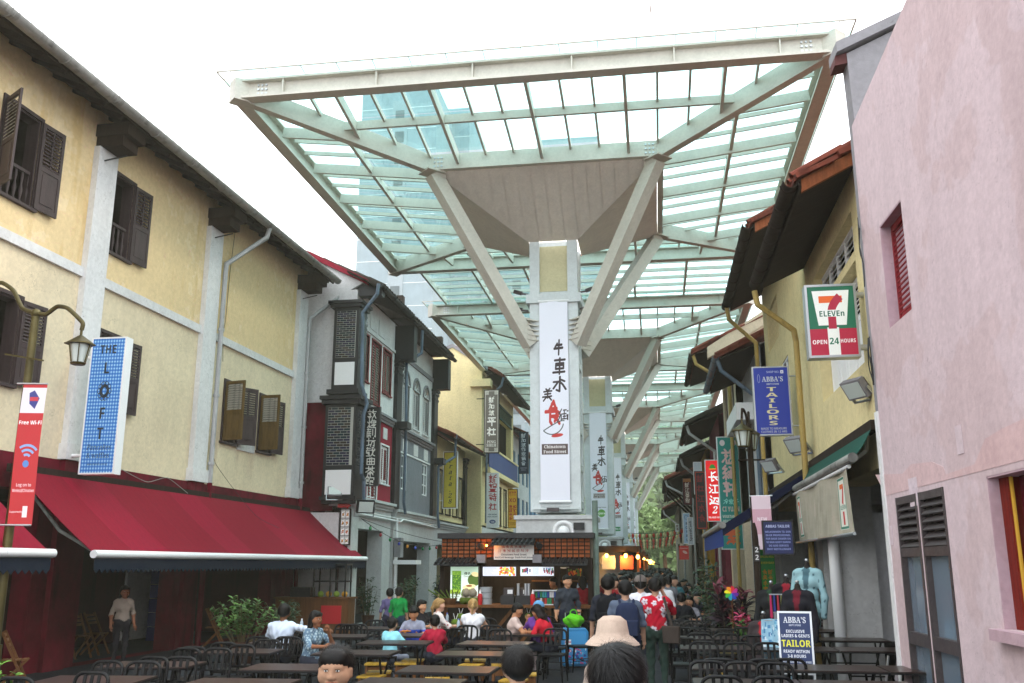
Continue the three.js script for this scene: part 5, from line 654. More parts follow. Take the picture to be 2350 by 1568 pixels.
{ // counter goods
  const Y = sY(1388), P = (u, dz = .05) => [sX(u), Y, SZ + dz];
  const green = tx(0x7d9a3a, 'dirt'), husk = tx(0xd8d0b8, 'dirt');
  [[1068, 0], [1081, 0], [1096, 0], [1074, .16], [1089, .16]].forEach(([u, y], i) => { const o = thing('coconut', 'trimmed green coconut in the pile on the stall counter', 'coconut', [sX(u), Y + y, SZ + .15], 0, 'coconuts on the stall counter'); mb().lathe([[.001, 0], [.06, .01], [.1, .06], [.1, .11], [.075, .15]], 0, 0, 0, 14).mesh('husk', y ? husk : green, o); mb().lathe([[.075, .15], [.04, .19], [.001, .2]], 0, 0, 0, 12).mesh('trimmed_top', husk, o); });
  for (const u of [1106, 1225]) { const o = thing('sauce_bottle', 'red squeeze bottle on the stall counter', 'bottle', P(u, .2), 0, 'red bottles on the stall counter'); mb().lathe([[.001, 0], [.055, 0], [.055, .2], [.03, .24]], 0, 0, 0).mesh('body', M.red, o); mb().lathe([[.03, .24], [.025, .27], [.008, .33], [.001, .33]], 0, 0, 0).mesh('nozzle', M.white, o); }
  for (const [u, w, h, nm, lb] of [[1166, .3, .2, 'cash_register', 'dark cash register on the stall counter'], [1202, .34, .2, 'drinks_dispenser', 'dark drinks machine with steel cups on the stall counter']]) { const o = thing(nm, lb, 'appliance', P(u, 0)); mb().bx(-w / 2, w / 2, 0, h, -.2, .14).mesh('body', M.black, o); mb().bx(-w / 2 + .04, w / 2 - .04, h, h + .16, -.2, -.04).mesh('hood', M.brown, o); mb().bx(-.02, .1, h + .03, h + .12, -.035, -.03).mesh('label', M.white, o); if (nm === 'drinks_dispenser') for (const x of [-.12, .05, .12]) mb().cyl([x, h, .05], [x, h + .26, .05], .035).mesh('steel_cup', M.alu, o); }
  { const o = thing('food_tubs', 'stacked clear food tubs on the stall counter', 'tubs', P(1115, 0)); for (let k = 0; k < 3; k++) mb().cyl([0, k * .13, 0], [0, k * .13 + .12, 0], .14, .15, 18).mesh('tub', tx(0xb8c0c4, 'fine', { roughness: .3 }), o); }
  { const a = sX(1226), b = sX(1281), o = thing('can_display', 'glass display case of drink cans on the stall counter', 'display case', [(a + b) / 2, Y, SZ + .02]), w = b - a; mb().bx(-w / 2, w / 2, 0, .02, -.2, .2).bx(-w / 2, w / 2, .3, .32, -.2, .2).bx(-w / 2, -w / 2 + .02, .02, .3, -.2, .2).bx(w / 2 - .02, w / 2, .02, .3, -.2, .2).mesh('case', M.alu, o); const cm = [0x2f8a5a, 0x3aa0a8, 0xc03a3a, 0xd8d8d8, 0x2a4a9a, 0x7a3a2a].map((c) => mat(c, { roughness: .3, metalness: .3 })); for (let r = 0; r < 2; r++) for (let k = 0; k < 9; k++) mb().cyl([-w / 2 + .06 + k * (w - .12) / 8, .02 + r * .14, .1], [-w / 2 + .06 + k * (w - .12) / 8, .145 + r * .14, .1], .028, .028, 10).mesh('drink_can', cm[(rnd() * 6) | 0], o); }
  { const o = thing('cane_basket', 'woven basket of sugar cane sticks at the end of the counter', 'basket', P(1038, .2)); mb().lathe([[.001, 0], [.13, 0], [.17, .14], [.16, .14], [.12, .02], [.001, .02]], 0, 0, 0).mesh('basket', M.wood, o); for (let k = 0; k < 6; k++) mb().cyl([-.05 + k * .03, .05, 0], [-.5 + k * .14, .32, .05], .016, .014, 6).mesh('cane_stick', green, o); }
  for (let k = 0; k < 5; k++) { const o = thing('water_bottle', 'blue capped water bottle on the shelf at the back of the stall', 'bottle', [sX(1316) + k * .1, 1.28, SZ - 1.2], 0, 'water bottles on the stall shelf'); mb().lathe([[.001, 0], [.033, 0], [.033, .17], [.014, .21]], 0, 0, 0, 10).mesh('bottle_body', tx(0xb8cfe8, 'fine', { roughness: .2 }), o); mb().cyl([0, .21, 0], [0, .235, 0], .016).mesh('cap', mat(0x2a5ac0), o); }
  // warm lamps that glow on the cladding
  for (const u of [1120, 1238]) { const p = new THREE.PointLight(0xff9a3c, .35); p.position.set(sX(u) + .04, sY(1253), SZ + .22); stall.add(p); p.position.z = .22; p.position.x = sX(u); p.castShadow = true; const bm = mb().sph(sX(u), sY(1253), .19, .025).mesh('lamp_bulb', mat(0xffc070, { emissive: 0xff9a3c, emissiveIntensity: 3 }), stall); }
  const il = new THREE.PointLight(0xffe0b0, 1.6); il.position.set((sX(1180)), sY(1302), -.7); il.castShadow = true; stall.add(il); mb().cyl([sX(1150), sY(1300), -.7], [sX(1210), sY(1300), -.7], .02).mesh('tube_lamp', mat(0xffffff, { emissive: 0xffe6c0, emissiveIntensity: 2 }), stall);
}
{ const p = atZ(1368, 1300, -22); const o = thing('drain_post', 'pale green post with green foot beside the drinks stall', 'post', [p.x, 0, -22]); mb().cyl([0, .9, 0], [0, 3.4, 0], .07).mesh('post', tx(0x9fb8ae, 'dirt'), o); mb().cyl([0, 0, 0], [0, .9, 0], .1).mesh('green_foot', tx(0x2f6a4a, 'dirt'), o); }
// ---------- far stalls with bulbs along the column row ----------
[-40.5, -59, -77.5].forEach((z, i) => {
  const o = thing('food_stall', ['timber food stall with glowing bulbs at the second column', 'timber food stall with glowing bulbs at the third column', 'far timber food stall at the fourth column'][i], 'stall', [-2.2, 0, z]);
  mb().bx(-1.9, 1.5, 2.45, 2.7, -2.2, .4).mesh('roof', M.timber, o); mb().bx(-1.8, 1.4, 0, 1.05, -1.8, 0).mesh('counter', M.wood, o); for (const x of [-1.8, 1.35]) mb().bx(x, x + .1, 0, 2.45, .2, .3).mesh('post', M.wood, o); mb().bx(-1.8, 1.4, 0, 2.45, -1.9, -1.8).mesh('back_wall', M.timberD, o); mb().slab([1.4, 2.2, .4], [2.3, 1.95, .4], [2.3, 1.95, -2.2], [1.4, 2.2, -2.2], .05).mesh('side_roof', M.timber, o);
  for (const [x, y] of [[-.6, 2.3], [.1, 2.3], [.9, 2.3], [1.4, 2.25], [1.9, 2.05]]) { mb().sph(x, y, .45, .075, .095, .075).mesh('bulb', mat(0xffd890, { emissive: 0xffb850, emissiveIntensity: 5 }), o); }
  const p = new THREE.PointLight(0xffb860, 2.2); p.position.set(.8, 2.15, .62); p.castShadow = true; o.add(p);
  for (let k = 0; k < 4; k++) mb().bx(-1.6 + k * .75, -1.05 + k * .75, 1.75, 2.3, .3, .33).mesh('menu_plate', mat([0xd8c088, 0xc8a060, 0xe0d0b0, 0xb84830][k]), o);
});
// ---------- lamp posts ----------
function lantern(parent, x, y, z, s = 1) {       // hexagonal lantern hung at its top
  const r = mb(); r.add(new THREE.CylinderGeometry(.03 * s, .26 * s, .16 * s, 6), new THREE.Matrix4().makeTranslation(x, y - .12 * s, z)).add(new THREE.CylinderGeometry(.27 * s, .27 * s, .02 * s, 6), new THREE.Matrix4().makeTranslation(x, y - .21 * s, z)).cyl([x, y - .04 * s, z], [x, y + .08 * s, z], .025 * s); for (let k = 0; k < 6; k++) { const a = k * Math.PI / 3 + Math.PI / 6; r.bar([x + Math.sin(a) * .2 * s, y - .22 * s, z + Math.cos(a) * .2 * s], [x + Math.sin(a) * .13 * s, y - .56 * s, z + Math.cos(a) * .13 * s], .018 * s, .018 * s); } r.add(new THREE.CylinderGeometry(.14 * s, .12 * s, .04 * s, 6), new THREE.Matrix4().makeTranslation(x, y - .58 * s, z));
  const m = r.mesh('lantern', M.bronze, parent); mb().add(new THREE.CylinderGeometry(.185 * s, .12 * s, .33 * s, 6), new THREE.Matrix4().makeTranslation(x, y - .39 * s, z)).mesh('lantern_glass', M.lampGlass, m);
}
{
  const Z = -13, b = atZ(20, 1500, Z), t = atZ(82, 720, Z), l = atZ(186, 765, Z), e = atZ(0, 645, Z), o = thing('lamp_post', 'bronze street lamp post with curved arm and red Wi-Fi banner', 'lamp post', [t.x, 0, Z]), y = t.y;
  mb().cyl([0, 0, 0], [0, y, 0], .075, .06, 12).sph(0, y, 0, .08).mesh('pole', M.bronze, o); mb().cyl([0, 0, 0], [0, .8, 0], .12, .1, 12).mesh('pole_base', M.bronze, o);
  mb().tube([[0, y, 0], [.18, y - .02, 0], [.36, y + .1, 0], [.55, y + .06, 0], [l.x - t.x, y - .18, 0], [l.x - t.x, l.y + .05, 0]], .035, 40, 10).mesh('lamp_arm', M.bronze, o); mb().tube([[0, y, 0], [-.25, y + .1, 0], [-.45, y + .4, 0], [-.7, y + .55, 0], [-.95, y + .4, 0]], .035, 30, 10).mesh('lamp_arm', M.bronze, o);
  lantern(o, l.x - t.x, l.y, 0, .85); lantern(o, -.95, y + .35, 0, .85); mb().bar([-.45, y - .65, 0], [.3, y - .8, .1], .025, .025).mesh('cross_bar', M.bronze, o);
  const f = canvasMat(200, 1024, (c, w, h) => { fill(c, w, h, '#c2282e'); c.fillStyle = '#e8e2e8'; c.fillRect(0, 30, w, 190); c.fillStyle = '#3a3f8a'; c.beginPath(); c.moveTo(60, 70); c.lineTo(100, 50); c.lineTo(150, 110); c.lineTo(120, 190); c.lineTo(70, 150); c.fill(); c.fillStyle = '#c83a4a'; c.fillRect(70, 100, 70, 30); txt(c, 'Free Wi-Fi', w / 2, 290, 40, '#fff'); rowT(c, '免費無線', 30, 330, 34, 2, 4, '#fff'); c.strokeStyle = '#8fb0e0'; c.lineWidth = 18; for (let k = 0; k < 3; k++) { c.beginPath(); c.arc(w / 2, 560, 36 + k * 34, -2.2, -.7); c.stroke(); } c.fillStyle = '#5a8ad0'; c.beginPath(); c.arc(w / 2, 590, 26, 0, 7); c.fill(); txt(c, 'Log on to', w / 2, 740, 30, '#fff', { w: 'normal' }); txt(c, 'Wireless@Chinatown', w / 2, 780, 30, '#fff', { w: 'normal', max: 180 }); txt(c, 'Supported by', 60, 930, 18, '#fff', { w: 'normal' }); c.fillStyle = '#f0e8ea'; c.fillRect(110, 890, 40, 80); });
  const a1 = atZ(60, 885, Z), a2 = atZ(90, 1206, Z), w = .36, h = a1.y - a2.y, g = new THREE.PlaneGeometry(w, h, 4, 20), p = g.attributes.position; for (let k = 0; k < p.count; k++) p.setZ(k, .03 * Math.sin(p.getY(k) * 2 + 1)); const bn = thing('street_banner', 'red Free Wi-Fi banner hanging on the bronze lamp post', 'banner', [(a1.x + a2.x) / 2 - .02, (a1.y + a2.y) / 2, Z + .1], R(12)), cm = new THREE.Mesh(g, f); cm.name = 'cloth'; bn.add(cm); mb().cyl([-w / 2 - .1, h / 2, 0], [w / 2, h / 2, 0], .015).mesh('top_rod', M.alu, bn); mb().cyl([-w / 2 - .1, -h / 2, 0], [w / 2, -h / 2, 0], .015).mesh('bottom_rod', M.alu, bn);
}
{
  const Z = -19, t = atZ(1719, 985, Z), X = t.x, o = thing('lamp_post', 'dark twin lantern post numbered 22 beside the blue awning', 'lamp post', [X, 0, Z]), y = t.y;
  mb().cyl([0, 0, 0], [0, y + .1, 0], .08, .055, 12).mesh('pole', M.timber, o); mb().cyl([0, 0, 0], [0, .9, 0], .13, .1, 12).mesh('pole_base', M.timber, o);
  for (const [dx, dz] of [[-.16, .3], [.04, -.3]]) { mb().tube([[0, y - .3, 0], [dx * .3, y + .25, dz * .3], [dx * .8, y + .38, dz * .8], [dx, y + .12, dz]], .025, 20, 8).mesh('lamp_arm', M.timber, o); lantern(o, dx, y + .1, dz, .85); }
  mb().bar([-.25, y - .62, 0], [.28, y - .62, 0], .03, .03).mesh('cross_bar', M.timber, o);
  const nb = new THREE.Mesh(new THREE.PlaneGeometry(.12, .3), canvasMat(64, 160, (c, w, h) => { fill(c, w, h, '#1e1a18'); txt(c, '2', 32, 42, 70, '#ddd'); txt(c, '2', 32, 118, 70, '#ddd'); })); nb.name = 'number_plate'; nb.position.set(0, 2.15, .085); o.add(nb);
  const s = thing('street_banner', 'faded pink banner hanging on the twin lantern post', 'banner', [X + .14, 0, Z + .1], R(-14)), a = atZ(1700, 1140, Z), b2 = atZ(1700, 1262, Z), g = new THREE.PlaneGeometry(.36, a.y - b2.y, 4, 14), p = g.attributes.position; for (let k = 0; k < p.count; k++) p.setZ(k, .04 * Math.sin(p.getY(k) * 3)); const m = new THREE.Mesh(g, canvasMat(128, 320, (c, w, h) => { fill(c, w, h, '#d8c3cc'); c.fillStyle = '#c79aa8'; c.fillRect(0, 80, w, 150); txt(c, 'NEW', 64, 140, 30, '#e8dce2'); })); m.name = 'cloth'; m.position.set(.0, (a.y + b2.y) / 2, 0); s.add(m); mb().cyl([-.22, a.y, 0], [.22, a.y, 0], .015).mesh('top_rod', M.alu, s);
}
// ---------- floodlights ----------
function flood(label, u, v, Z, turn, tilt, s, m = M.greyC) {
  const p = atZ(u, v, Z), o = thing('floodlight', label, 'floodlight', p.toArray(), turn); o.rotation.order = 'YXZ'; o.rotation.x = tilt;
  mb().bx(-.2 * s, .2 * s, -.15 * s, .15 * s, -.05 * s, .06 * s).mesh('housing', m, o); mb().bx(-.17 * s, .17 * s, -.12 * s, .12 * s, .062 * s, .07 * s).mesh('lens', M.lampGlass, o); mb().bx(-.12 * s, .12 * s, -.1 * s, .1 * s, -.14 * s, -.052 * s).mesh('ballast', M.brown, o); mb().bar([-.23 * s, 0, 0], [-.23 * s, -.24 * s, -.05], .02, .05).bar([.23 * s, 0, 0], [.23 * s, -.24 * s, -.05], .02, .05).bar([-.24 * s, -.24 * s, -.05], [.24 * s, -.24 * s, -.05], .05, .02).mesh('stirrup', M.alu, o); return o;
}
flood('grey floodlight on the pink wall edge below the shutters', 1965, 892, -14.2, R(-60), R(35), 1.0); flood('grey floodlight on a yellow downpipe under the tailor sign', 1828, 1020, -19.6, R(-50), R(35), 1.1); flood('small grey floodlight beside the twin lantern post', 1768, 1068, -22, R(-50), R(35), 1);
flood('wide floodlight standing on the white pier shelf', 768, 1130, -28.3, R(20), R(-30), 1.1); flood('big black floodlight hanging beside the menu board', 838, 1163, -28.4, R(35), R(15), 1.35, M.black);
// ---------- tables, chairs, stools ----------
function makeChair() {
  const o = thing('metal_chair', '', 'chair'), r = .014;
  mb().add(new THREE.BoxGeometry(.42, .025, .42, 1, 1, 1), new THREE.Matrix4().makeTranslation(0, .45, 0)).bx(-.2, .2, .425, .438, -.2, .2).mesh('seat', M.blackM, o);
  mb().tube([[-.2, .45, -.2], [-.205, .62, -.235], [-.195, .79, -.265], [-.12, .845, -.275], [.12, .845, -.275], [.195, .79, -.265], [.205, .62, -.235], [.2, .45, -.2]], .019, 44, 7).mesh('back_frame', M.blackM, o);
  mb().bar([-.2, .58, -.228], [.2, .58, -.228], .022, .014, V(0, 0, 1)).mesh('back_rail', M.blackM, o);
  for (const x of [-.085, 0, .085]) mb().bar([x, .58, -.228], [x, .835, -.273], .036, .012, V(0, 0, 1)).mesh('back_slat', M.blackM, o);
  for (const [x, z] of [[-1, 1], [1, 1], [-1, -1], [1, -1]]) mb().cyl([x * .19, .45, z * .19], [x * .215, 0, z * .235], .019, r, 7).mesh('leg', M.blackM, o);
  mb().bar([-.2, .2, .21], [-.2, .2, -.21], .014, .014).bar([.2, .2, .21], [.2, .2, -.21], .014, .014).bar([-.2, .2, .0], [.2, .2, .0], .014, .014).mesh('stretcher', M.blackM, o);
  return o;
}
function makeTable() {
  const o = thing('folding_table', '', 'table');
  mb().bx(-.55, .55, .715, .74, -.36, .36).mesh('table_top', M.brownT, o); mb().bx(-.562, .562, .708, .728, -.372, -.361).bx(-.562, .562, .708, .728, .361, .372).bx(-.562, -.551, .708, .728, -.361, .361).bx(.551, .562, .708, .728, -.361, .361).mesh('edge_band', M.blackM, o);
  for (const s of [-1, 1]) { mb().cyl([s * .42, .71, -.28], [s * .36, 0, .3], .016).mesh('leg', M.blackM, o); mb().cyl([s * .4, .71, .28], [s * .34, 0, -.3], .016).mesh('leg', M.blackM, o); }
  mb().cyl([-.38, .36, 0], [.38, .36, 0], .012).mesh('stretcher', M.blackM, o); return o;
}
function makeStool() {
  const o = thing('wooden_stool', '', 'stool'); for (let k = 0; k < 3; k++) mb().bx(-.17 + k * .114, -.062 + k * .114, .43, .455, -.15, .15).mesh('seat_plank', M.stoolY, o); for (const [x, z] of [[-1, 1], [1, 1], [-1, -1], [1, -1]]) mb().bar([x * .13, .43, z * .11], [x * .15, 0, z * .14], .035, .035).mesh('leg', M.wood, o); mb().bx(-.14, .14, .3, .4, -.125, -.115).bx(-.14, .14, .3, .4, .115, .125).bx(-.14, -.13, .3, .4, -.115, .115).bx(.13, .14, .3, .4, -.115, .115).mesh('apron', M.wood, o); return o;
}
const protos = { chair: makeChair(), table: makeTable(), stool: makeStool() }, first = {};
function put(kind, x, z, turn, label, group) { if (!first[kind]) { first[kind] = 1; const o = protos[kind]; o.position.set(x, 0, z); o.rotation.y = turn; o.userData.label = label; o.userData.group = group; return o; } return copy(protos[kind], [x, 0, z], turn, label, group); }
const TL = 'brown topped folding table with black legs before the drinks stall', TG = 'tables before the stall', CL = 'black metal slat back chair among the tables before the stall', CG = 'black chairs before the stall', SL = 'yellow topped wooden stool under the tables before the stall', SG = 'yellow stools';
for (const [u, v, t] of [[908, 1474, .06], [819, 1497, .03], [673, 1531, .05], [1137, 1476, -.04], [1099, 1500, .02], [1029, 1536, .0], [940, 1566, 0], [1210, 1454, .03], [943, 1457, .02], [775, 1459, .05], [845, 1441, 0], [1035, 1441, .02], [1046, 1425, 0], [1258, 1417, 0], [660, 1473, .1], [550, 1494, .08], [350, 1525, .1], [215, 1560, .12], [550, 1567, .06], [1345, 1424, 0]]) { const p = atY(u, v, .74); put('table', p.x, p.z, t, TL, TG); }
const rc3 = (x, y) => [x * .3337, 1045.6 + y * .3337], rc4 = (x, y) => [622.4 + .3178 * x, 1120.2 + .3178 * y], rr3 = (x, y) => [1244.7 + .2778 * x, 1132.7 + .2778 * y];
for (const [x, y, t] of [[140, 1530, 0], [430, 1535, .1], [565, 1450, .1], [850, 1455, -.1], [900, 1420, .1], [1110, 1420, 0], [1200, 1345, .1], [1310, 1330, 3.2], [1380, 1355, .05], [1550, 1330, .1], [1550, 1290, 3.1], [1680, 1270, .1], [1750, 1290, 0], [1880, 1270, .1], [1900, 1230, 0], [2065, 1235, .1]]) { const p = atY(...rc3(x, y), .845); put('chair', p.x, p.z - .2, Math.PI + t, CL, CG); }
for (const [x, y, t] of [[60, 1060, .1], [210, 1060, 0], [40, 1100, .1], [555, 1000, .1], [590, 990, 3.2], [780, 1045, -.5], [1260, 1035, .4], [1360, 1010, .2], [1465, 965, .1], [1570, 1010, -.1], [1545, 945, 3], [1640, 1040, -.2], [2030, 1000, .2], [2020, 1035, .1], [2230, 990, 1.2], [2250, 910, .1], [2330, 905, 0], [700, 970, 0], [1180, 945, .2], [440, 1000, .3], [1980, 930, 3.1], [1330, 915, .1]]) { const p = atY(...rc4(x, y), .845); put('chair', p.x, p.z - .2, Math.PI + t, CL, CG); }
for (const [x, y] of [[760, 1265], [780, 1325], [725, 1355], [970, 1262], [1025, 1240], [1200, 1375], [1445, 1275], [1475, 1240], [1750, 1385], [1830, 1340], [1670, 1275]]) { const p = atY(...rc4(x, y), .455); put('stool', p.x, p.z, rr(-.3, .3), SL, SG); }
// right block: rows of tables with chairs
const TR = 'brown topped table in the rows beside the tailor shop', CR = 'black metal slat back chair in the rows beside the tailor shop';
for (const [v, u0, n] of [[1565, 1590, 2], [1528, 1585, 3], [1485, 1560, 3], [1463, 1560, 3], [1444, 1555, 3], [1430, 1550, 3], [1418, 1548, 3]]) { const p = atY(u0, v, .74); for (let k = 0; k < n; k++) put('table', p.x + .56 + k * 1.13, p.z, 0, TR, 'table rows on the right'); }
for (const [x, y, t] of [[1345, 1255, 0], [1640, 1265, 0], [1890, 1265, 0], [1305, 1180, 0], [1535, 1185, 0], [1770, 1200, 0], [1440, 1340, 1], [1780, 1345, 1], [1980, 1340, 1], [1370, 1430, 0], [1690, 1440, 0], [1950, 1445, 0], [1460, 1470, 1], [1840, 1475, 1], [1180, 1130, 0], [1320, 1135, 0], [1540, 1145, 0], [1170, 1180, 1], [1255, 1070, 0], [1440, 1065, 0], [1210, 1030, 0], [1420, 1040, 0], [1300, 975, 0], [1130, 1065, 0], [1140, 1100, 1], [1640, 1100, 1], [1360, 1025, 0], [1540, 1040, 0]]) { const p = atY(...rr3(x, y), .845); put('chair', p.x, p.z + (t ? .27 : -.2), t ? rr(-.06, .06) : Math.PI + rr(-.06, .06), CR, 'chairs in the rows on the right'); }
for (const [x, y] of [[1350, 1318], [1500, 1318], [1640, 1322], [1790, 1325], [1400, 1490], [1560, 1495], [1720, 1500], [1880, 1505], [1300, 1218], [1450, 1222], [1600, 1226], [1740, 1230]]) { const p = atY(...rr3(x, y), .455); put('stool', p.x, p.z, rr(-.08, .08), 'yellow topped wooden stool in the rows beside the tailor shop', 'stools in the rows on the right'); }
// things on the tables
{ const co = (u, v) => { const p = atY(u, v, .74), o = thing('drinking_coconut', 'green coconut with two straws on a table before the stall', 'coconut', [p.x, .742, p.z], 0, 'coconuts on the tables'); mb().lathe([[.001, 0], [.05, 0], [.085, .05], [.085, .1], [.05, .15], [.001, .15]], 0, 0, 0, 14).mesh('husk', tx(0x86a83a, 'dirt'), o); mb().cyl([.01, .14, 0], [.05, .26, 0], .005).mesh('straw', M.white, o); mb().cyl([-.01, .14, 0], [-.04, .26, .01], .005).mesh('straw', M.white, o); }; co(1057, 1425); co(1213, 1424); co(1045, 1440);
  const bt = (u, v, c) => { const p = atY(u, v, .74), o = thing('drink_bottle', 'clear water bottle with coloured cap standing on a table', 'bottle', [p.x, .742, p.z], 0, 'water bottles on the tables'); mb().lathe([[.001, 0], [.032, 0], [.032, .16], [.013, .2]], 0, 0, 0, 10).mesh('bottle_body', tx(0xc8d8e4, 'fine', { roughness: .15 }), o); mb().cyl([0, .2, 0], [0, .225, 0], .016).mesh('cap', mat(c), o); }; bt(1283, 1418, 0x4a58c0); bt(1294, 1418, 0x4a58c0); bt(691, 1450, 0xdddddd); bt(1026, 1433, 0x6a78c0); bt(1052, 1450, 0x6a78c0);
  for (const [u, v] of [[1195, 1443], [1215, 1446], [1030, 1440], [1230, 1440], [930, 1452], [1065, 1440]]) { const p = atY(u, v, .74), o = thing('food_plate', 'plate of food on a table before the stall', 'plate', [p.x, .742, p.z], 0, 'plates on the tables'); mb().lathe([[.001, .004], [.07, .004], [.11, .02], [.11, .024], [.07, .01], [.001, .01]], 0, 0, 0, 16).mesh('plate', mat([0xd8d8d2, 0xd88a2a][(rnd() * 2) | 0]), o); const f = mb(); for (let k = 0; k < 7; k++) f.sph(rr(-.05, .05), .025, rr(-.05, .05), .022, .016, .022, 7, 5); f.mesh('food', mat(0xb87a3a), o); }
}
{ // suitcase
  const p = atY(1318, 1530, 0.02), o = thing('suitcase', 'bright blue printed suitcase with pull handle and a green bag on top', 'suitcase', [p.x, 0, p.z], R(15)); const f = canvasMat(256, 320, (c, w, h) => { fill(c, w, h, '#3f9ad6'); for (let i = 0; i < 60; i++) { c.fillStyle = ['#c8303a', '#e8eef2', '#2a4aa0', '#d84a8a', '#6ac0e8'][(rnd() * 5) | 0]; c.fillRect(rnd() * w, h * .4 + rnd() * h * .6, rr(8, 30), rr(8, 26)); } c.fillStyle = '#e8eef2'; c.fillRect(10, 80, 70, 50); c.fillStyle = '#c8303a'; c.fillRect(10, 100, 70, 10); c.fillRect(40, 80, 10, 50); });
  const b = mb().ext(new THREE.Shape([[-.22, .05], [.22, .05], [.25, .1], [.25, .66], [.2, .72], [-.2, .72], [-.25, .66], [-.25, .1]].map((q) => new THREE.Vector2(...q))), .26, -.13, [], .02).mesh('shell', tx(0x3f96d2, 'fine', { roughness: .3 }), o); const fp = new THREE.Mesh(new THREE.PlaneGeometry(.44, .6), f); fp.name = 'printed_front'; fp.position.set(0, .38, .158); o.add(fp); for (const x of [-.15, .15]) mb().cyl([x, .72, -.08], [x, 1.02, -.08], .01).mesh('handle_tube', M.alu, o); mb().cyl([-.15, 1.02, -.08], [.15, 1.02, -.08], .014).mesh('handle_grip', M.black, o); for (const x of [-.2, .2]) mb().cyl([x - .015, .035, 0], [x + .015, .035, 0], .035).mesh('wheel', M.black, o);
  const g = thing('shopping_bag', 'crumpled lime green bag lying on the blue suitcase', 'bag', [p.x, .74, p.z], .4); const bg = new THREE.IcosahedronGeometry(.17, 3), q = bg.attributes.position; for (let k = 0; k < q.count; k++) { const s = 1 + .22 * Math.sin(q.getX(k) * 31 + q.getY(k) * 17) * Math.sin(q.getZ(k) * 27 + 2); q.setXYZ(k, q.getX(k) * s * 1.1, q.getY(k) * s * .75 + .13, q.getZ(k) * s); } bg.computeVertexNormals(); mb().add(bg).mesh('bag_body', tx(0x6ad42a, 'fine'), g); mb().add(new THREE.TorusGeometry(.07, .012, 6, 14), new THREE.Matrix4().makeTranslation(0, .27, 0)).mesh('bag_handle', tx(0x6ad42a, 'fine'), g);
}
// crates by the left pillar, stacked chairs, food counter
{ const cols = [[0, 0x1c2a70], [1, 0x1c2a70], [2, 0x1c2a70]]; for (const [k] of cols) for (let j = 0; j < 5; j++) { const p = V(9.0 + k * .58, j * .36, -1.9).applyMatrix4(LB.matrixWorld), c = k === 2 && j === 4 ? 0xb01c28 : k === 2 && j === 3 ? 0xd8c020 : 0x1c2a70, lb = c === 0xb01c28 ? 'red plastic crate on top of the stack behind the awning' : c === 0xd8c020 ? 'yellow plastic crate in the stack behind the awning' : 'navy plastic crate in the stack behind the awning'; const o = thing('plastic_crate', lb, 'crate', p.toArray(), LB.rotation.y, c === 0x1c2a70 ? 'navy crates behind the awning' : undefined), m = mat(c, { roughness: .5 }); mb().bx(-.27, .27, 0, .34, -.2, .2).mesh('crate_body', m, o); mb().bx(-.2, .2, .24, .3, .2, .215).mesh('hand_hold', M.black, o); mb().bx(-.12, .12, .08, .19, .2, .212).mesh('crate_label', M.white, o); } }
{ const p = atZ(745, 1410, -26.8), o = thing('juice_counter', 'wooden juice counter with dark glass frame beside the white pier', 'counter', [p.x - .3, 0, -26.8], 0); mb().bx(-1.1, 1.1, .0, .98, -.3, .3).mesh('counter_body', M.wood, o); mb().bx(-1.15, 1.15, .98, 1.03, -.35, .35).mesh('counter_top', M.wood, o); for (const x of [0, .5, .95]) for (const z of [-.25, .25]) mb().bx(x, x + .04, 1.03, 1.95, z, z + .04).mesh('frame_post', M.black, o); mb().bx(0, 1.0, 1.92, 1.97, -.25, .29).bx(0, 1, 1.45, 1.49, -.25, .29).mesh('frame_shelf', M.black, o); for (let k = 0; k < 4; k++) mb().sph(.15 + k * .24, 1.11, 0, .09, .085, .09).mesh('fruit', mat([0x8aa83a, 0xd8a02a][k % 2]), o); mb().bx(-.7, -.1, 1.03, 1.3, -.2, .2).mesh('black_machine', M.black, o); mb().bx(.3, .9, .3, .8, .302, .33).mesh('red_box', M.red, o); }
// wooden folding chairs stacked in the shade
for (const [x, z, t] of [[-.6, 1.2, .6], [3.2, -1.2, .2], [4.2, -1.0, -.2], [5.0, -1.1, .1], [7.4, .5, .4]]) { const p = V(x, 0, z).applyMatrix4(LB.matrixWorld), o = thing('folding_chair', 'dark wooden folding chair in the shade of the red awning', 'chair', p.toArray(), t + 1.5, 'wooden folding chairs under the awning'); for (const s of [-1, 1]) { mb().bar([s * .2, 0, .25], [s * .2, .9, -.2], .03, .04).mesh('leg', M.wood, o); mb().bar([s * .17, 0, -.22], [s * .17, .46, .2], .03, .04).mesh('leg', M.wood, o); } for (let k = 0; k < 4; k++) mb().bx(-.2, .2, .44, .46, -.18 + k * .1, -.1 + k * .1).mesh('seat_slat', M.wood, o); for (let k = 0; k < 3; k++) mb().box(0, .68 + k * .08, -.1 - k * .04, .4, .05, .02, -.4).mesh('back_slat', M.wood, o); }
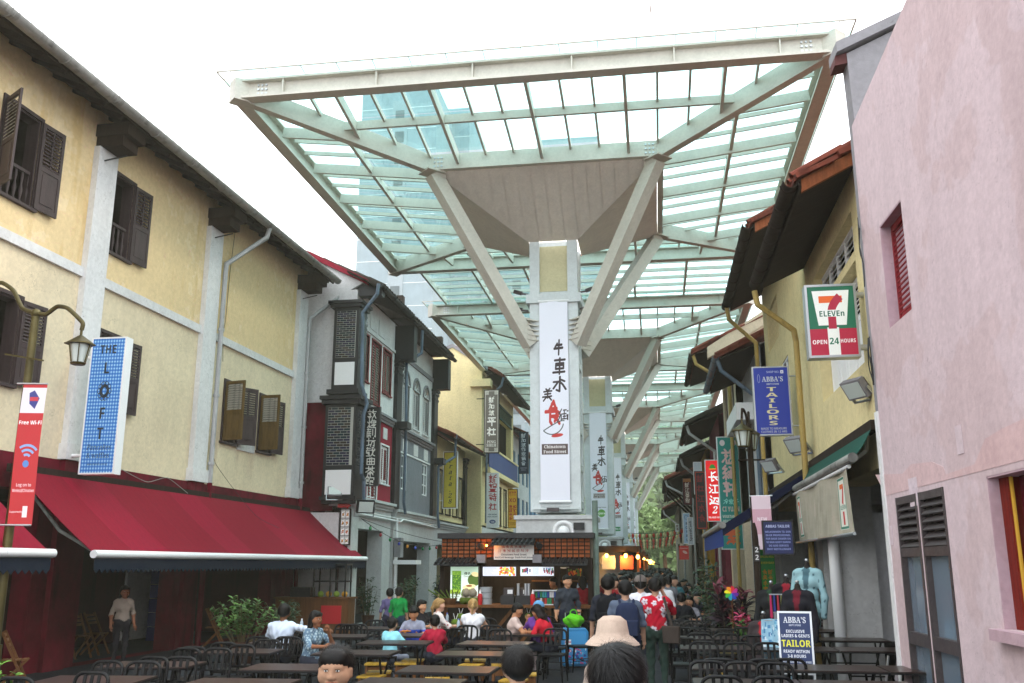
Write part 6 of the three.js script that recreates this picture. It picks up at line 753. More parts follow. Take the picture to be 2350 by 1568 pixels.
// ---------- people: joints with radii, smooth union, surface nets ----------
function nets(bones, cell, k, colorAt) {
  const lo = [1e9, 1e9, 1e9], hi = [-1e9, -1e9, -1e9]; for (const b of bones) for (const [p, r] of [[b.a, b.ra], [b.b, b.rb]]) for (let i = 0; i < 3; i++) { lo[i] = Math.min(lo[i], p[i] - r - 2 * cell); hi[i] = Math.max(hi[i], p[i] + r + 2 * cell); }
  const n = [0, 1, 2].map((i) => Math.ceil((hi[i] - lo[i]) / cell) + 1), F = new Float32Array(n[0] * n[1] * n[2]).fill(1e3), C = new Int16Array(F.length), S = new Float32Array(F.length).fill(1e3);
  for (const [bi, b] of bones.entries()) {                  // each bone only touches its own neighbourhood
    const [ax, ay, az] = b.a, dx = b.b[0] - ax, dy = b.b[1] - ay, dz = b.b[2] - az, L2 = dx * dx + dy * dy + dz * dz || 1e-9, R0 = Math.max(b.ra, b.rb) + 3 * cell + k * 1.5, i0 = [], i1 = []; for (let i = 0; i < 3; i++) { i0[i] = Math.max(0, Math.floor((Math.min(b.a[i], b.b[i]) - R0 - lo[i]) / cell)); i1[i] = Math.min(n[i] - 1, Math.ceil((Math.max(b.a[i], b.b[i]) + R0 - lo[i]) / cell)); }
    for (let z = i0[2]; z <= i1[2]; z++) for (let y = i0[1]; y <= i1[1]; y++) for (let x = i0[0]; x <= i1[0]; x++) {
      const px = lo[0] + x * cell - ax, py = lo[1] + y * cell - ay, pz = lo[2] + z * cell - az, t = Math.max(0, Math.min(1, (px * dx + py * dy + pz * dz) / L2)), ex = px - dx * t, ey = (py - dy * t) * (b.sy || 1), ez = (pz - dz * t) * (b.sz || 1), d = Math.sqrt(ex * ex + ey * ey + ez * ez) - (b.ra + (b.rb - b.ra) * t), id = (z * n[1] + y) * n[0] + x;
      if (d < S[id]) { S[id] = d; C[id] = bi; } const f = F[id], h = Math.max(0, k - Math.abs(f - d)) / k; F[id] = Math.min(f, d) - h * h * k * .25;
    }
  }
  const V0 = [], col = [], idx = new Int32Array(F.length).fill(-1), faces = [], sxy = n[0] * n[1], off = [0, 1, n[0], n[0] + 1, sxy, sxy + 1, sxy + n[0], sxy + n[0] + 1];
  for (let z = 0; z < n[2] - 1; z++) for (let y = 0; y < n[1] - 1; y++) for (let x = 0; x < n[0] - 1; x++) {
    const id = (z * n[1] + y) * n[0] + x; let m = 0; for (let i = 0; i < 8; i++) if (F[id + off[i]] < 0) m |= 1 << i; if (m === 0 || m === 255) continue;
    let sx = 0, sy = 0, sz = 0, c = 0; for (let i = 0; i < 8; i++) for (const a of [1, 2, 4]) { const j = i | a; if (j === i) continue; const f0 = F[id + off[i]], f1 = F[id + off[j]]; if ((f0 < 0) === (f1 < 0)) continue; const t = f0 / (f0 - f1); sx += (i & 1) + (a === 1 ? t : 0); sy += ((i >> 1) & 1) + (a === 2 ? t : 0); sz += ((i >> 2) & 1) + (a === 4 ? t : 0); c++; }
    const p = [lo[0] + (x + sx / c) * cell, lo[1] + (y + sy / c) * cell, lo[2] + (z + sz / c) * cell]; idx[id] = V0.length; V0.push(p); col.push(colorAt(bones[C[id]], p));
  }
  for (let z = 1; z < n[2] - 1; z++) for (let y = 1; y < n[1] - 1; y++) for (let x = 1; x < n[0] - 1; x++) {
    const id = (z * n[1] + y) * n[0] + x, f = F[id] < 0; for (const [st, u, v] of [[1, n[0], sxy], [n[0], sxy, 1], [sxy, 1, n[0]]]) { if (f === (F[id + st] < 0)) continue; const q = [idx[id], idx[id - u], idx[id - u - v], idx[id - v]]; if (q.some((i) => i < 0)) continue; if (f) faces.push(q[0], q[1], q[2], q[0], q[2], q[3]); else faces.push(q[0], q[2], q[1], q[0], q[3], q[2]); }
  }
  const g = new THREE.BufferGeometry(); g.setAttribute('position', new THREE.Float32BufferAttribute(V0.flat(), 3)); g.setAttribute('color', new THREE.Float32BufferAttribute(col.flat(), 3)); g.setIndex(faces); g.computeVertexNormals(); return g;
}
const bodyM = new THREE.MeshPhysicalMaterial({ vertexColors: true, roughness: .85, side: THREE.DoubleSide, specularIntensity: .35 }), hairM = tx(0xffffff, 'grain', { vertexColors: true, roughness: .5, bumpScale: .002, specularIntensity: .4 });
const lin = (hex) => { const c = new THREE.Color(hex); return [c.r, c.g, c.b]; };
function person(label, [x, z], turn, o = {}) {
  const g0 = thing('person', label, 'person', [x, o.lift || 0, z], turn, o.group), S = (o.h || 1.7) / 1.7, sit = o.pose === 'sit', W = o.female ? .9 : 1, skin = lin(o.skin || 0xb38c74), shirt = lin(o.shirt || 0x888888), pants = lin(o.pants || 0x2a2e3a), shoe = lin(o.shoe || 0x222222), sleeve = o.sleeve ?? .5;
  const hy = sit ? .54 : .93, lean = o.lean ?? (sit ? .1 : 0), P = (a) => a.map((v) => v * S), B = [], hd = [];
  const up = (y, f = 0) => [0, hy + y * Math.cos(lean), f + y * Math.sin(lean)], add = (a, b, ra, rb, c, ex = {}) => B.push({ a: P(a), b: P(b), ra: ra * S, rb: rb * S, c, ...ex });
  const off = (p, dx, dy = 0, dz = 0) => [p[0] + dx, p[1] + dy, p[2] + dz], waist = up(.12), chest = up(.36), sh = up(.47), nk = up(.53), hc = up(.66, .015 + (o.nod || 0) * .06);
  add(off(up(0), -.07 * W), off(up(0), .07 * W), .125, .125, 'pants'); add(off(waist, -.05), off(waist, .05), .115 * W, .115 * W, 'shirt'); add(off(chest, -.075 * W), off(chest, .075 * W), .118, .118, 'shirt'); add(off(sh, -.13 * W, -.01), off(sh, .13 * W, -.01), .07, .07, 'shirt'); add(up(.06), chest, .13 * W, .13, 'shirt'); if (o.female && !o.kid) for (const s of [-1, 1]) add(off(chest, s * .06, -.01, .08), off(chest, s * .06, -.03, .085), .05, .05, 'shirt'); if (o.skirt) add(off(up(-.05), -.06), off(up(-.3), .06), .15, .19, 'pants');
  add(sh, nk, .055, .05, 'skin');
  for (const s of [-1, 1]) {
    const hip = off(up(0), s * .095), st = o.stride || 0; let kn, an;
    if (sit) { kn = [s * .13, .51, .42]; an = [s * .13, .09, .4]; } else { kn = [s * .1, .5, .03 + s * st * .16]; an = [s * .1, .08, -.02 + s * st * .26 - (s * st < 0 ? .06 : 0)]; }
    add(hip, kn, .088, .058, o.shorts ? 'pants' : 'pants'); add(kn, an, .056, .042, o.shorts ? 'skin' : 'pants'); add(an, off(an, 0, -.04, .0), .045, .042, 'shoe'); add(off(an, 0, -.045, -.03), off(an, 0, -.05, .13), .038, .03, 'shoe', { sy: 1.05 });
    const so = off(sh, s * .185 * W, -.03), ar = (o.arms || {})[s < 0 ? 'l' : 'r'] || (sit ? 'table' : 'hang'); let el, ha;
    if (Array.isArray(ar)) [el, ha] = ar.map((q) => [q[0] * s, q[1], q[2]]); else if (ar === 'table') { el = [s * .27, hy + .26, .2]; ha = [s * .15, .8, .42]; } else if (ar === 'eat') { el = [s * .27, hy + .25, .24]; ha = [s * .06, hy + .48, .3]; } else if (ar === 'face') { el = [s * .26, hy + .28, .2]; ha = [s * .09, hy + .62, .17]; } else if (ar === 'bend') { el = [s * .25, hy + .2, -.04]; ha = [s * .2, hy + .08, .2]; } else { el = [s * .235, hy + .2, -.02]; ha = [s * .25, hy - .04, .06]; }
    const mid = el.map((v, i) => so[i] + (v - so[i]) * Math.min(1, sleeve * 2)), end = el.map((v, i) => v + (ha[i] - v) * Math.max(0, sleeve * 2 - 1));
    if (sleeve < .5) { add(so, mid, .056, .053, 'shirt'); add(mid, el, .046, .038, 'skin'); add(el, ha, .037, .027, 'skin'); } else { add(so, el, .056, .046, 'shirt'); if (sleeve > .55) add(el, end, .045, .036, 'shirt'); add(end, ha, .036, .027, 'skin'); }
    // hand: palm, four fingers, thumb
    const dir = V(...ha).sub(V(...el)).normalize(), side = V(s, .2, -.1).cross(dir).normalize().multiplyScalar(s), nrm = dir.clone().cross(side).normalize(), pt = (a, b, c) => V(...ha).addScaledVector(dir, a).addScaledVector(side, b).addScaledVector(nrm, c).toArray();
    if (!o.low) { const hb = []; const ah = (a, b, ra, rb) => hb.push({ a: P(a), b: P(b), ra: ra * S, rb: rb * S, c: 'skin' }); ah(pt(0, 0, 0), pt(.03, 0, 0), .026, .03); for (let f = 0; f < 4; f++) { const w = -.027 + f * .018, L = [.062, .074, .07, .055][f]; ah(pt(.035, w * .8, 0), pt(.06 + L * .4, w, .006), .0105, .0095); ah(pt(.06 + L * .4, w, .006), pt(.06 + L * .75, w, .026), .0095, .008); } ah(pt(.01, -.026, .004), pt(.045, -.05, .014), .013, .011); ah(pt(.045, -.05, .014), pt(.07, -.052, .022), .011, .009); hd.push([hb, .006, .008]); } else add(ha, pt(.1, 0, .015), .03, .02, 'skin');
  }
  // head
  const q = new THREE.Quaternion().setFromEuler(new THREE.Euler((o.nod || 0) + lean * .4, o.look || 0, o.roll || 0, 'YXZ')), HP = (a, b, c) => V(a, b, c).applyQuaternion(q).add(V(...hc)).toArray(), H = [], ahd = (a, b, ra, rb, c = 'skin', ex = {}) => H.push({ a: P(HP(...a)), b: P(HP(...b)), ra: ra * S, rb: rb * S, c, ...ex }), hs = o.kid ? 1.12 : 1;
  const hcell = o.fine || (o.low ? .022 : .0085);
  ahd([0, .035 * hs, -.018], [0, .03 * hs, .012], .088 * hs, .082 * hs); ahd([0, -.03, .03], [0, -.075, .05], .068 * hs, .042 * hs); ahd([-.045, -.02, .03], [.045, -.02, .03], .05, .05); ahd([0, -.06, -.01], [0, -.14, -.02], .055, .052);
  if (!o.low) { ahd([0, .02, .09], [0, -.018, .106], .008, .011); ahd([-.013, -.024, .096], [.013, -.024, .096], .008, .008); for (const s of [-1, 1]) { ahd([s * .086, .015, -.005], [s * .09, -.02, -.01], .016, .012); ahd([s * .018, .036, .087], [s * .05, .034, .075], .009, .009); ahd([s * .042, -.012, .066], [s * .047, -.022, .06], .02, .018); } ahd([-.022, -.057, .085], [.022, -.057, .085], .0085, .0085, 'lip'); ahd([0, -.092, .07], [0, -.095, .068], .02, .018); }
  const colorAt = (b, p) => { if (o.paint) { const c = o.paint(b.c, p); if (c) return c; } return b.c === 'skin' ? skin : b.c === 'shirt' ? shirt : b.c === 'pants' ? pants : b.c === 'shoe' ? shoe : b.c === 'lip' ? [skin[0] * .85, skin[1] * .55, skin[2] * .55] : skin; };
  const fold = (g) => { const p = g.attributes.position, n = g.attributes.normal, c = g.attributes.color; for (let i = 0; i < p.count; i++) { if (Math.abs(c.getX(i) - skin[0]) + Math.abs(c.getY(i) - skin[1]) < .004) continue; const x = p.getX(i), y = p.getY(i), z = p.getZ(i), d = .0045 * (Math.sin(y * 46 + x * 31 + 3 * Math.sin(x * 17)) + Math.sin(x * 52 - y * 23 + z * 39)); p.setXYZ(i, x + n.getX(i) * d, y + n.getY(i) * d, z + n.getZ(i) * d); } g.computeVertexNormals(); return g; };
  const parts = [fold(nets(B, o.low ? .032 : .014, .05 * S, colorAt)), nets(H, hcell * S, .022 * S, colorAt)]; for (const [hb, c, k] of hd) parts.push(nets(hb, c, k, colorAt));
  const body = new THREE.Mesh(mergeGeometries(parts), bodyM); body.name = 'body'; g0.add(body);
  if (!o.low) { const ey = mb(), ir = mb(); for (const s of [-1, 1]) { const c = V(...P(HP(s * .033, .016, .0865))), f = V(...P(HP(s * .034, .016, .0955))); ey.sph(c.x, c.y, c.z, .0135 * S, .0062 * S, .0115 * S, 10, 8); ir.sph(f.x, f.y, f.z, .006 * S, .0056 * S, .004 * S, 8, 6); } ey.mesh('eyes', mat(0xe8e2da, { roughness: .3 }), g0).userData.kind = 'stuff'; ir.mesh('irises', mat(0x18100c, { roughness: .2 }), g0).userData.kind = 'stuff'; const br = mb(); for (const s of [-1, 1]) br.bar(P(HP(s * .016, .042, .093)), P(HP(s * .052, .042, .078)), .006 * S, .008 * S); for (const s of [-1, 1]) br.bar(P(HP(s * .02, .0235, .0975)), P(HP(s * .047, .022, .091)), .0035 * S, .004 * S); br.mesh('eyebrows', mat(o.hair || 0x17120f), g0).userData.kind = 'stuff'; }
  // hair
  if (o.hair !== null) {
    const hc3 = lin(o.hair || 0x14110f), A = [], ah = (a, b, ra, rb) => A.push({ a: P(HP(...a)), b: P(HP(...b)), ra: ra * S, rb: rb * S, c: 'hair' });
    ah([0, .058 * hs, -.022], [0, .06 * hs, .012], .09 * hs, .078 * hs); ah([0, .0, -.05], [0, .03, -.035], .072 * hs, .085 * hs); for (const s of [-1, 1]) ah([s * .05, .05, -.01], [s * .066, -.005, -.035], .045, .032); if (!o.part) ah([-.045, .082, .062], [.045, .082, .062], .03, .03); else ah([-.04, .085, .045], [.04, .085, .045], .042, .042);
    const L = o.long || 0; if (L) { ah([-.04, 0, -.055], [-.045, -L * .6, -.075], .05, .045); ah([.04, 0, -.055], [.045, -L * .6, -.075], .05, .045); ah([0, 0, -.06], [0, -L, -.085], .06, .04); for (const s of [-1, 1]) ah([s * .075, .03, -.01], [s * .082, -L * .5, -.02], .028, .025); } if (o.bun) { ah([0, .03, -.11], [0, .035, -.12], .04, .04); } if (o.tail) { ah([0, .05, -.11], [.0, -.06, -.15], .035, .03); ah([0, -.06, -.15], [.01, -.2, -.13], .03, .012); }
    const hg = nets(A, (o.low ? .024 : o.fine ? .007 : .011) * S, .03 * S, (b, p) => { const n = .75 + .5 * Math.abs(Math.sin(p[0] * 190 + p[1] * 31) * Math.sin(p[2] * 170)); return hc3.map((v) => v * n); }), pa = hg.attributes.position; hg.computeVertexNormals(); const na = hg.attributes.normal; if (!o.low) for (let i = 0; i < pa.count; i++) { const d = .0035 * Math.sin(pa.getX(i) * 260) * Math.sin(pa.getZ(i) * 230 + pa.getY(i) * 60); pa.setXYZ(i, pa.getX(i) + na.getX(i) * d, pa.getY(i) + na.getY(i) * d, pa.getZ(i) + na.getZ(i) * d); }
    hg.setAttribute('uv', new THREE.Float32BufferAttribute(new Float32Array(pa.count * 2).map((_, i) => i % 2 ? pa.getY(i >> 1) * 3 : pa.getX(i >> 1) * 3), 2)); const hm = new THREE.Mesh(hg, hairM); hm.name = 'hair'; g0.add(hm);
    if (o.strands) { const s = mb(), c0 = V(...P(HP(0, .05, -.015))), crown = V(...P(HP(.02, .14, -.05))); for (let i = 0; i < o.strands; i++) { const th = rr(0, 6.283), el = Math.acos(rr(-.25, 1)), dl = V(Math.sin(el) * Math.cos(th), Math.cos(el), Math.sin(el) * Math.sin(th)); if (dl.z > .3 && dl.y < (o.part ? .55 : .62)) continue; const d = dl.clone().applyQuaternion(q), b = c0.clone().addScaledVector(d, .098 * S * hs), fl = o.part ? V(dl.x * .3, -.25, -1).applyQuaternion(q) : b.clone().sub(crown); fl.addScaledVector(d, -fl.dot(d)).normalize(); const len = rr(.05, .085) * S, jit = V(rr(-1, 1), rr(-1, 1), rr(-1, 1)).multiplyScalar(.012), m = b.clone().addScaledVector(fl, len * .5).addScaledVector(d, rr(.002, .008)).add(jit.clone().multiplyScalar(.4)), e = b.clone().addScaledVector(fl, len).addScaledVector(d, rr(-.016, .006)).add(jit); const si = d.clone().cross(fl).normalize().multiplyScalar(rr(.0008, .0018)); s.tris([b.clone().sub(si), b.clone().add(si), m].map((v) => v.toArray())).tris([m.clone().sub(si.clone().multiplyScalar(.7)), m.clone().add(si.clone().multiplyScalar(.7)), e].map((v) => v.toArray())); } const sm_ = s.mesh('hair_strands', new THREE.MeshPhysicalMaterial({ color: o.hair || 0x100d0c, roughness: .45, specularIntensity: .5, side: THREE.DoubleSide }), g0); sm_.userData.kind = 'stuff'; }
  }
  g0.userData.head = null; delete g0.userData.head; g0.HP = (a, b, c) => P(HP(a, b, c)); g0.S = S; g0.up = (y, f) => P(up(y, f)); g0.q = q; return g0;
}
function at(u, v, Y) { const p = atY(u, v, Y); return [p.x, p.z]; }
const DN = Math.PI;                               // facing away from the camera
// foreground heads
{ const w = person('woman with pulled back dark hair facing the camera between the tables', at(774, 1489, 1.52), R(-8), { h: 1.5, female: 1, skin: 0x9c7860, hair: 0x15110f, shirt: 0x6a3a3a, fine: .0045, part: 1, bun: 1, strands: 2500, look: R(14) }); }
person('boy with short dark hair and pale blue shirt seen from behind', at(1188, 1483, 1.47), DN + .4, { h: 1.43, kid: 1, shirt: 0xa8c4cc, fine: .006, strands: 4500 });
person('person with thick tousled black hair seen from behind', at(1413, 1476, 1.67), DN - .1, { h: 1.63, shirt: 0x2a2a30, fine: .006, strands: 7000, hair: 0x0d0b0b });
{ const p = at(1405, 1425, 1.57), w = person('person in glasses and a beige bucket hat behind the tousled head', p, R(-5), { h: 1.52, female: 1, fine: .006, long: .1, skin: 0xb98562, shirt: 0x9a8a80 });
  const hp = (a, b, c) => w.HP(a, b, c), c = hp(0, .06, -.005), hm = tx(0xcfb8a6, 'weave', { roughness: .95 }); const g = mb().lathe([[.001, .13], [.06, .125], [.1, .095], [.112, .03], [.118, 0], [.16, -.03], [.19, -.062], [.185, -.066], [.155, -.036], [.112, -.008]], ...c, 30).mesh('bucket_hat', hm, w); const dots = mb(); for (let i = 0; i < 70; i++) { const a = rr(0, 6.28), f = rr(.1, .95); dots.sph(c[0] + Math.cos(a) * (.12 + .07 * f), c[1] - .064 * f + .004, c[2] + Math.sin(a) * (.12 + .07 * f), .0028, .002, .0028, 5, 4); } dots.mesh('hat_dots', mat(0xe4d8ce), g).userData.kind = 'stuff';
  const gl = mb(); for (const s of [-1, 1]) gl.add(new THREE.TorusGeometry(.026, .0022, 5, 20), new THREE.Matrix4().compose(V(...hp(s * .035, .018, .1)), w.q, V(1, .85, 1))); gl.bar(hp(-.01, .02, .1), hp(.01, .02, .1), .003, .003); gl.mesh('glasses', mat(0x9a8450, { metalness: .6, roughness: .3 }), w); }
// standing men on the right
const flower = (() => { const c = []; for (let i = 0; i < 16; i++) c.push([rr(-.2, .2), rr(.9, 1.5), rnd() < .7 ? -1 : 1, rr(.035, .06)]); return (t, p) => { if (t !== 'shirt') return null; for (const [x, y, s, r] of c) { if (Math.sign(p[2]) !== s && Math.abs(p[2]) > .02) continue; const dx = p[0] - x, dy = p[1] - y, a = Math.atan2(dy, dx), d = Math.hypot(dx, dy); if (d < r * (.55 + .45 * Math.abs(Math.cos(a * 2.5)))) return d < r * .25 ? lin(0x8a6a78) : lin(0xd9d2da); } return null; }; })();
{ const m = person('man in a red flowered shirt and green trousers taking a picture', [-.05, -15.1], DN, { h: 1.72, shirt: 0xb8142e, pants: 0x30443c, arms: { l: 'face', r: 'bend' }, paint: flower, sleeve: .45, strands: 900 }); const b = thing('shoulder_bag', 'grey brown shoulder bag carried by the man in the flowered shirt', 'bag', [.17, .78, -14.93], DN - .3); mb().ext([[-.11, .02], [.11, .02], [.12, .24], [-.12, .24]], .07, -.035, [], .015).mesh('bag_body', tx(0x4f4640, 'weave'), b); mb().ext([[-.125, .12], [.125, .12], [.125, .25], [-.125, .25]], .008, .05).mesh('bag_flap', tx(0x4a423c, 'weave'), b); mb().bar([-.02, .24, 0], [.1, .68, .0], .04, .008, V(0, 0, 1)).mesh('strap', tx(0x4f4640, 'weave'), b); }
function pack(label, x, z, turn, y, c) { const o = thing('backpack', label, 'backpack', [x, y, z], turn), m = tx(c, 'weave'); const g = new THREE.SphereGeometry(1, 18, 14), p = g.attributes.position; for (let i = 0; i < p.count; i++) { const f = (v) => Math.sign(v) * Math.pow(Math.abs(v), .6); p.setXYZ(i, f(p.getX(i)) * .17, f(p.getY(i)) * .25, f(p.getZ(i)) * .1); } g.computeVertexNormals(); mb().add(g).mesh('pack_body', m, o); mb().ext([[-.11, -.18], [.11, -.18], [.12, .0], [-.12, .0]], .05, -.13, [], .015).mesh('front_pocket', m, o); for (const s of [-1, 1]) mb().tube([[s * .09, .2, .08], [s * .1, .28, .16], [s * .1, .2, .26]], .018, 10, 6).mesh('strap', m, o); }
person('man in a dark shirt carrying a black backpack', [-.75, -14.5], DN, { h: 1.76, shirt: 0x1e222c, pants: 0x22242c, strands: 900 }); pack('black backpack on the man in the dark shirt', -.75, -14.28, DN, 1.25, 0x14161c);
person('man in a slate blue shirt carrying a navy backpack', [-.47, -13.8], DN + .1, { h: 1.7, shirt: 0x515c6e, pants: 0x1e2a4a, strands: 900 }); pack('navy backpack with leather tabs on the man in slate blue', -.44, -13.58, DN + .1, 1.18, 0x2a3450);
{ const p = person('man in a white shirt and grey cap among the standing men', [-.3, -16.6], DN, { h: 1.72, shirt: 0xd8d8e0 }), c = p.HP(0, .06, -.01); mb().add(new THREE.SphereGeometry(.112, 18, 10, 0, 6.3, 0, 1.65), new THREE.Matrix4().makeTranslation(...c)).mesh('cap', tx(0x7d746e, 'weave'), p); mb().box(c[0], c[1] - .0, c[2] - .0, .018, .23, .235).mesh('cap_stripe', M.black, p); mb().box(c[0], c[1] - .01, c[2] + .13, .14, .01, .1).mesh('cap_peak', tx(0x6a625e, 'weave'), p); }
person('man in a navy shirt standing in front of the drinks stall', at(1308, 1325, 1.68).map((v, i) => (i ? -20.4 : -1.92)), R(12), { h: 1.7, shirt: 0x30363f, pants: 0x1c2030, skin: 0xc59472, sleeve: .75, look: R(25), fine: .007 });
person('vendor in a dark apron bending behind the drinks stall counter', [-2.2, -22.2], R(-70), { h: 1.66, shirt: 0x8c8a5c, pants: 0x1c1c20, lean: .3, low: 0, skin: 0x9a6a4c, paint: (t, p) => (t === 'shirt' && p[2] > .02 && Math.abs(p[0]) < .14 ? lin(0x1b1b1f) : null) });
person('boy in a green shirt standing beside the white arcade pier', at(916, 1352, 1.42), DN - .2, { h: 1.42, kid: 1, shirt: 0x12853c, pants: 0x2a3a4a }); person('child in a purple top beside the boy in green', [-6.1, -21.4], DN + .3, { h: 1.38, kid: 1, female: 1, shirt: 0x5a5478, pants: 0x2a2a3a });
person('woman in a pale top standing in the shade under the red awning', [-10.3, -17.4], R(50), { h: 1.52, female: 1, shirt: 0x94867a, pants: 0x1c1a20, long: .2, skin: 0x8a5a44 });
// seated guests
const T4 = (x, y) => rc4(x, y);
const seat = (label, u, v, hgt, turn, o) => person(label, at(u, v, hgt), turn, { pose: 'sit', ...o });
seat('man in a white shirt seated with an arm along the next chair', 649, 1396, 1.27, DN + .1, { shirt: 0xc2cede, skin: 0x6e4a34, arms: { r: 'table', l: [[.45, .95, -.12], [.72, .93, -.05]] } });
seat('woman with long dark hair in a patterned blue top seated beside the man in white', 716, 1411, 1.2, R(70), { female: 1, h: 1.6, shirt: 0x5a7286, long: .3, skin: 0x8a5c42, arms: { r: 'eat' }, paint: (t, p) => (t === 'shirt' && Math.sin(p[0] * 90) * Math.sin(p[1] * 80) * Math.sin(p[2] * 85) > .15 ? lin(0x9fb4bc) : null) });
seat('boy in a pale cyan shirt seated at the table of children', 896, 1417, 1.08, DN - .35, { h: 1.35, kid: 1, shirt: 0x8fd4e0, pants: 0x8a90a0 });
seat('boy in a grey and blue shirt facing the camera at the table of children', 951, 1393, 1.18, R(5), { h: 1.5, kid: 1, shirt: 0x8d92a4, nod: .35, skin: 0xb98460, paint: (t, p) => (t === 'shirt' && p[1] < .78 ? lin(0x2c48a8) : null) });
seat('boy in a crimson shirt seated with his back turned', 1000, 1411, 1.12, DN + .5, { h: 1.4, kid: 1, shirt: 0xa01a34 });
seat('woman with fair hair in a flowered white blouse', 1000, 1381, 1.24, R(120), { female: 1, h: 1.65, hair: 0xb8925a, tail: 1, shirt: 0xd8cfca, skin: 0xd0a088, paint: (t, p) => (t === 'shirt' && Math.sin(p[0] * 60 + 1) * Math.sin(p[1] * 52) * Math.sin(p[2] * 57 + 2) > .35 ? lin(0xa04a58) : null) });
seat('woman with long dark hair seated behind the boy in grey', 962, 1381, 1.22, R(60), { female: 1, h: 1.6, shirt: 0x1e1c22, long: .3, skin: 0xc59472 });
seat('woman with a blonde ponytail in a white sleeveless top', 1085, 1384, 1.24, DN + .15, { female: 1, h: 1.66, hair: 0xc09a62, tail: 1, shirt: 0xe2e2e6, sleeve: .05, skin: 0xcf9f84, nod: .3 });
seat('woman with short black hair in a beige lace blouse raising a spoon', 1176, 1387, 1.24, R(100), { female: 1, h: 1.6, shirt: 0xc9b3aa, pants: 0xb8a8a8, sleeve: .25, skin: 0xb88562, nod: .25, arms: { r: 'eat', l: 'table' } });
{ const p = seat('woman in a purple shirt and light blue cap with long dark hair', 1237, 1386, 1.25, DN + .2, { female: 1, h: 1.62, shirt: 0x6a3f94, long: .42, pants: 0x2a2a30 }), c = p.HP(0, .06, -.01); mb().add(new THREE.SphereGeometry(.11, 18, 10, 0, 6.3, 0, 1.6), new THREE.Matrix4().makeTranslation(...c)).mesh('cap', tx(0x6fa8d8, 'weave'), p); mb().box(c[0], c[1] - .0, c[2] + .13, .15, .012, .11).mesh('cap_peak', tx(0x6fa8d8, 'weave'), p); }
seat('woman with curly dark hair in a red shirt leaning over her food', 1262, 1391, 1.22, R(-110), { female: 1, h: 1.62, shirt: 0xc01e30, long: .25, lean: .35, nod: .4, hair: 0x1c1210, skin: 0xa87452, strands: 900 });
seat('man in a black shirt seated with his back turned on the right', 1564, 1367, 1.28, DN, { shirt: 0x17181f }); seat('woman in grey facing the man in black', 1583, 1368, 1.26, R(-15), { female: 1, h: 1.6, shirt: 0x8d8a92, long: .15, skin: 0xc08f70 }); seat('man with glasses in a pale blue striped shirt on the right', 1617, 1362, 1.27, R(-25), { shirt: 0x9fb3c8, skin: 0xc08f70, nod: .2 });
seat('woman in a white top with a dark strap seated farther along', 1549, 1341, 1.27, DN + .2, { female: 1, h: 1.6, shirt: 0xd4d8dc, long: .1 }); seat('guest in olive seated beyond the woman in white', 1535, 1340, 1.26, R(20), { shirt: 0x5a5f42 }); seat('woman in purple grey seated at a far right table', 1584, 1345, 1.26, R(-30), { female: 1, shirt: 0x6a5a72, long: .15 }); seat('man in green seated with his back turned at a far right table', 1572, 1352, 1.26, DN, { shirt: 0x1c5a3a });
{ const p = atY(1606, 1404, .74), o = thing('pink_bag', 'soft pale pink bag lying on a chair near the man in stripes', 'bag', [p.x - .1, .6, p.z + .4]); const g = new THREE.IcosahedronGeometry(.2, 3), q = g.attributes.position; for (let k = 0; k < q.count; k++) { const s = 1 + .15 * Math.sin(q.getX(k) * 29) * Math.sin(q.getZ(k) * 23 + q.getY(k) * 19); q.setXYZ(k, q.getX(k) * s * 1.3, q.getY(k) * s * .7 + .1, q.getZ(k) * s * .8); } g.computeVertexNormals(); mb().add(g).mesh('bag_body', tx(0xd8b6c4, 'weave'), o); mb().add(new THREE.TorusGeometry(.08, .012, 6, 14), new THREE.Matrix4().makeTranslation(0, .22, 0)).mesh('bag_handle', tx(0xc8a6b4, 'weave'), o); }
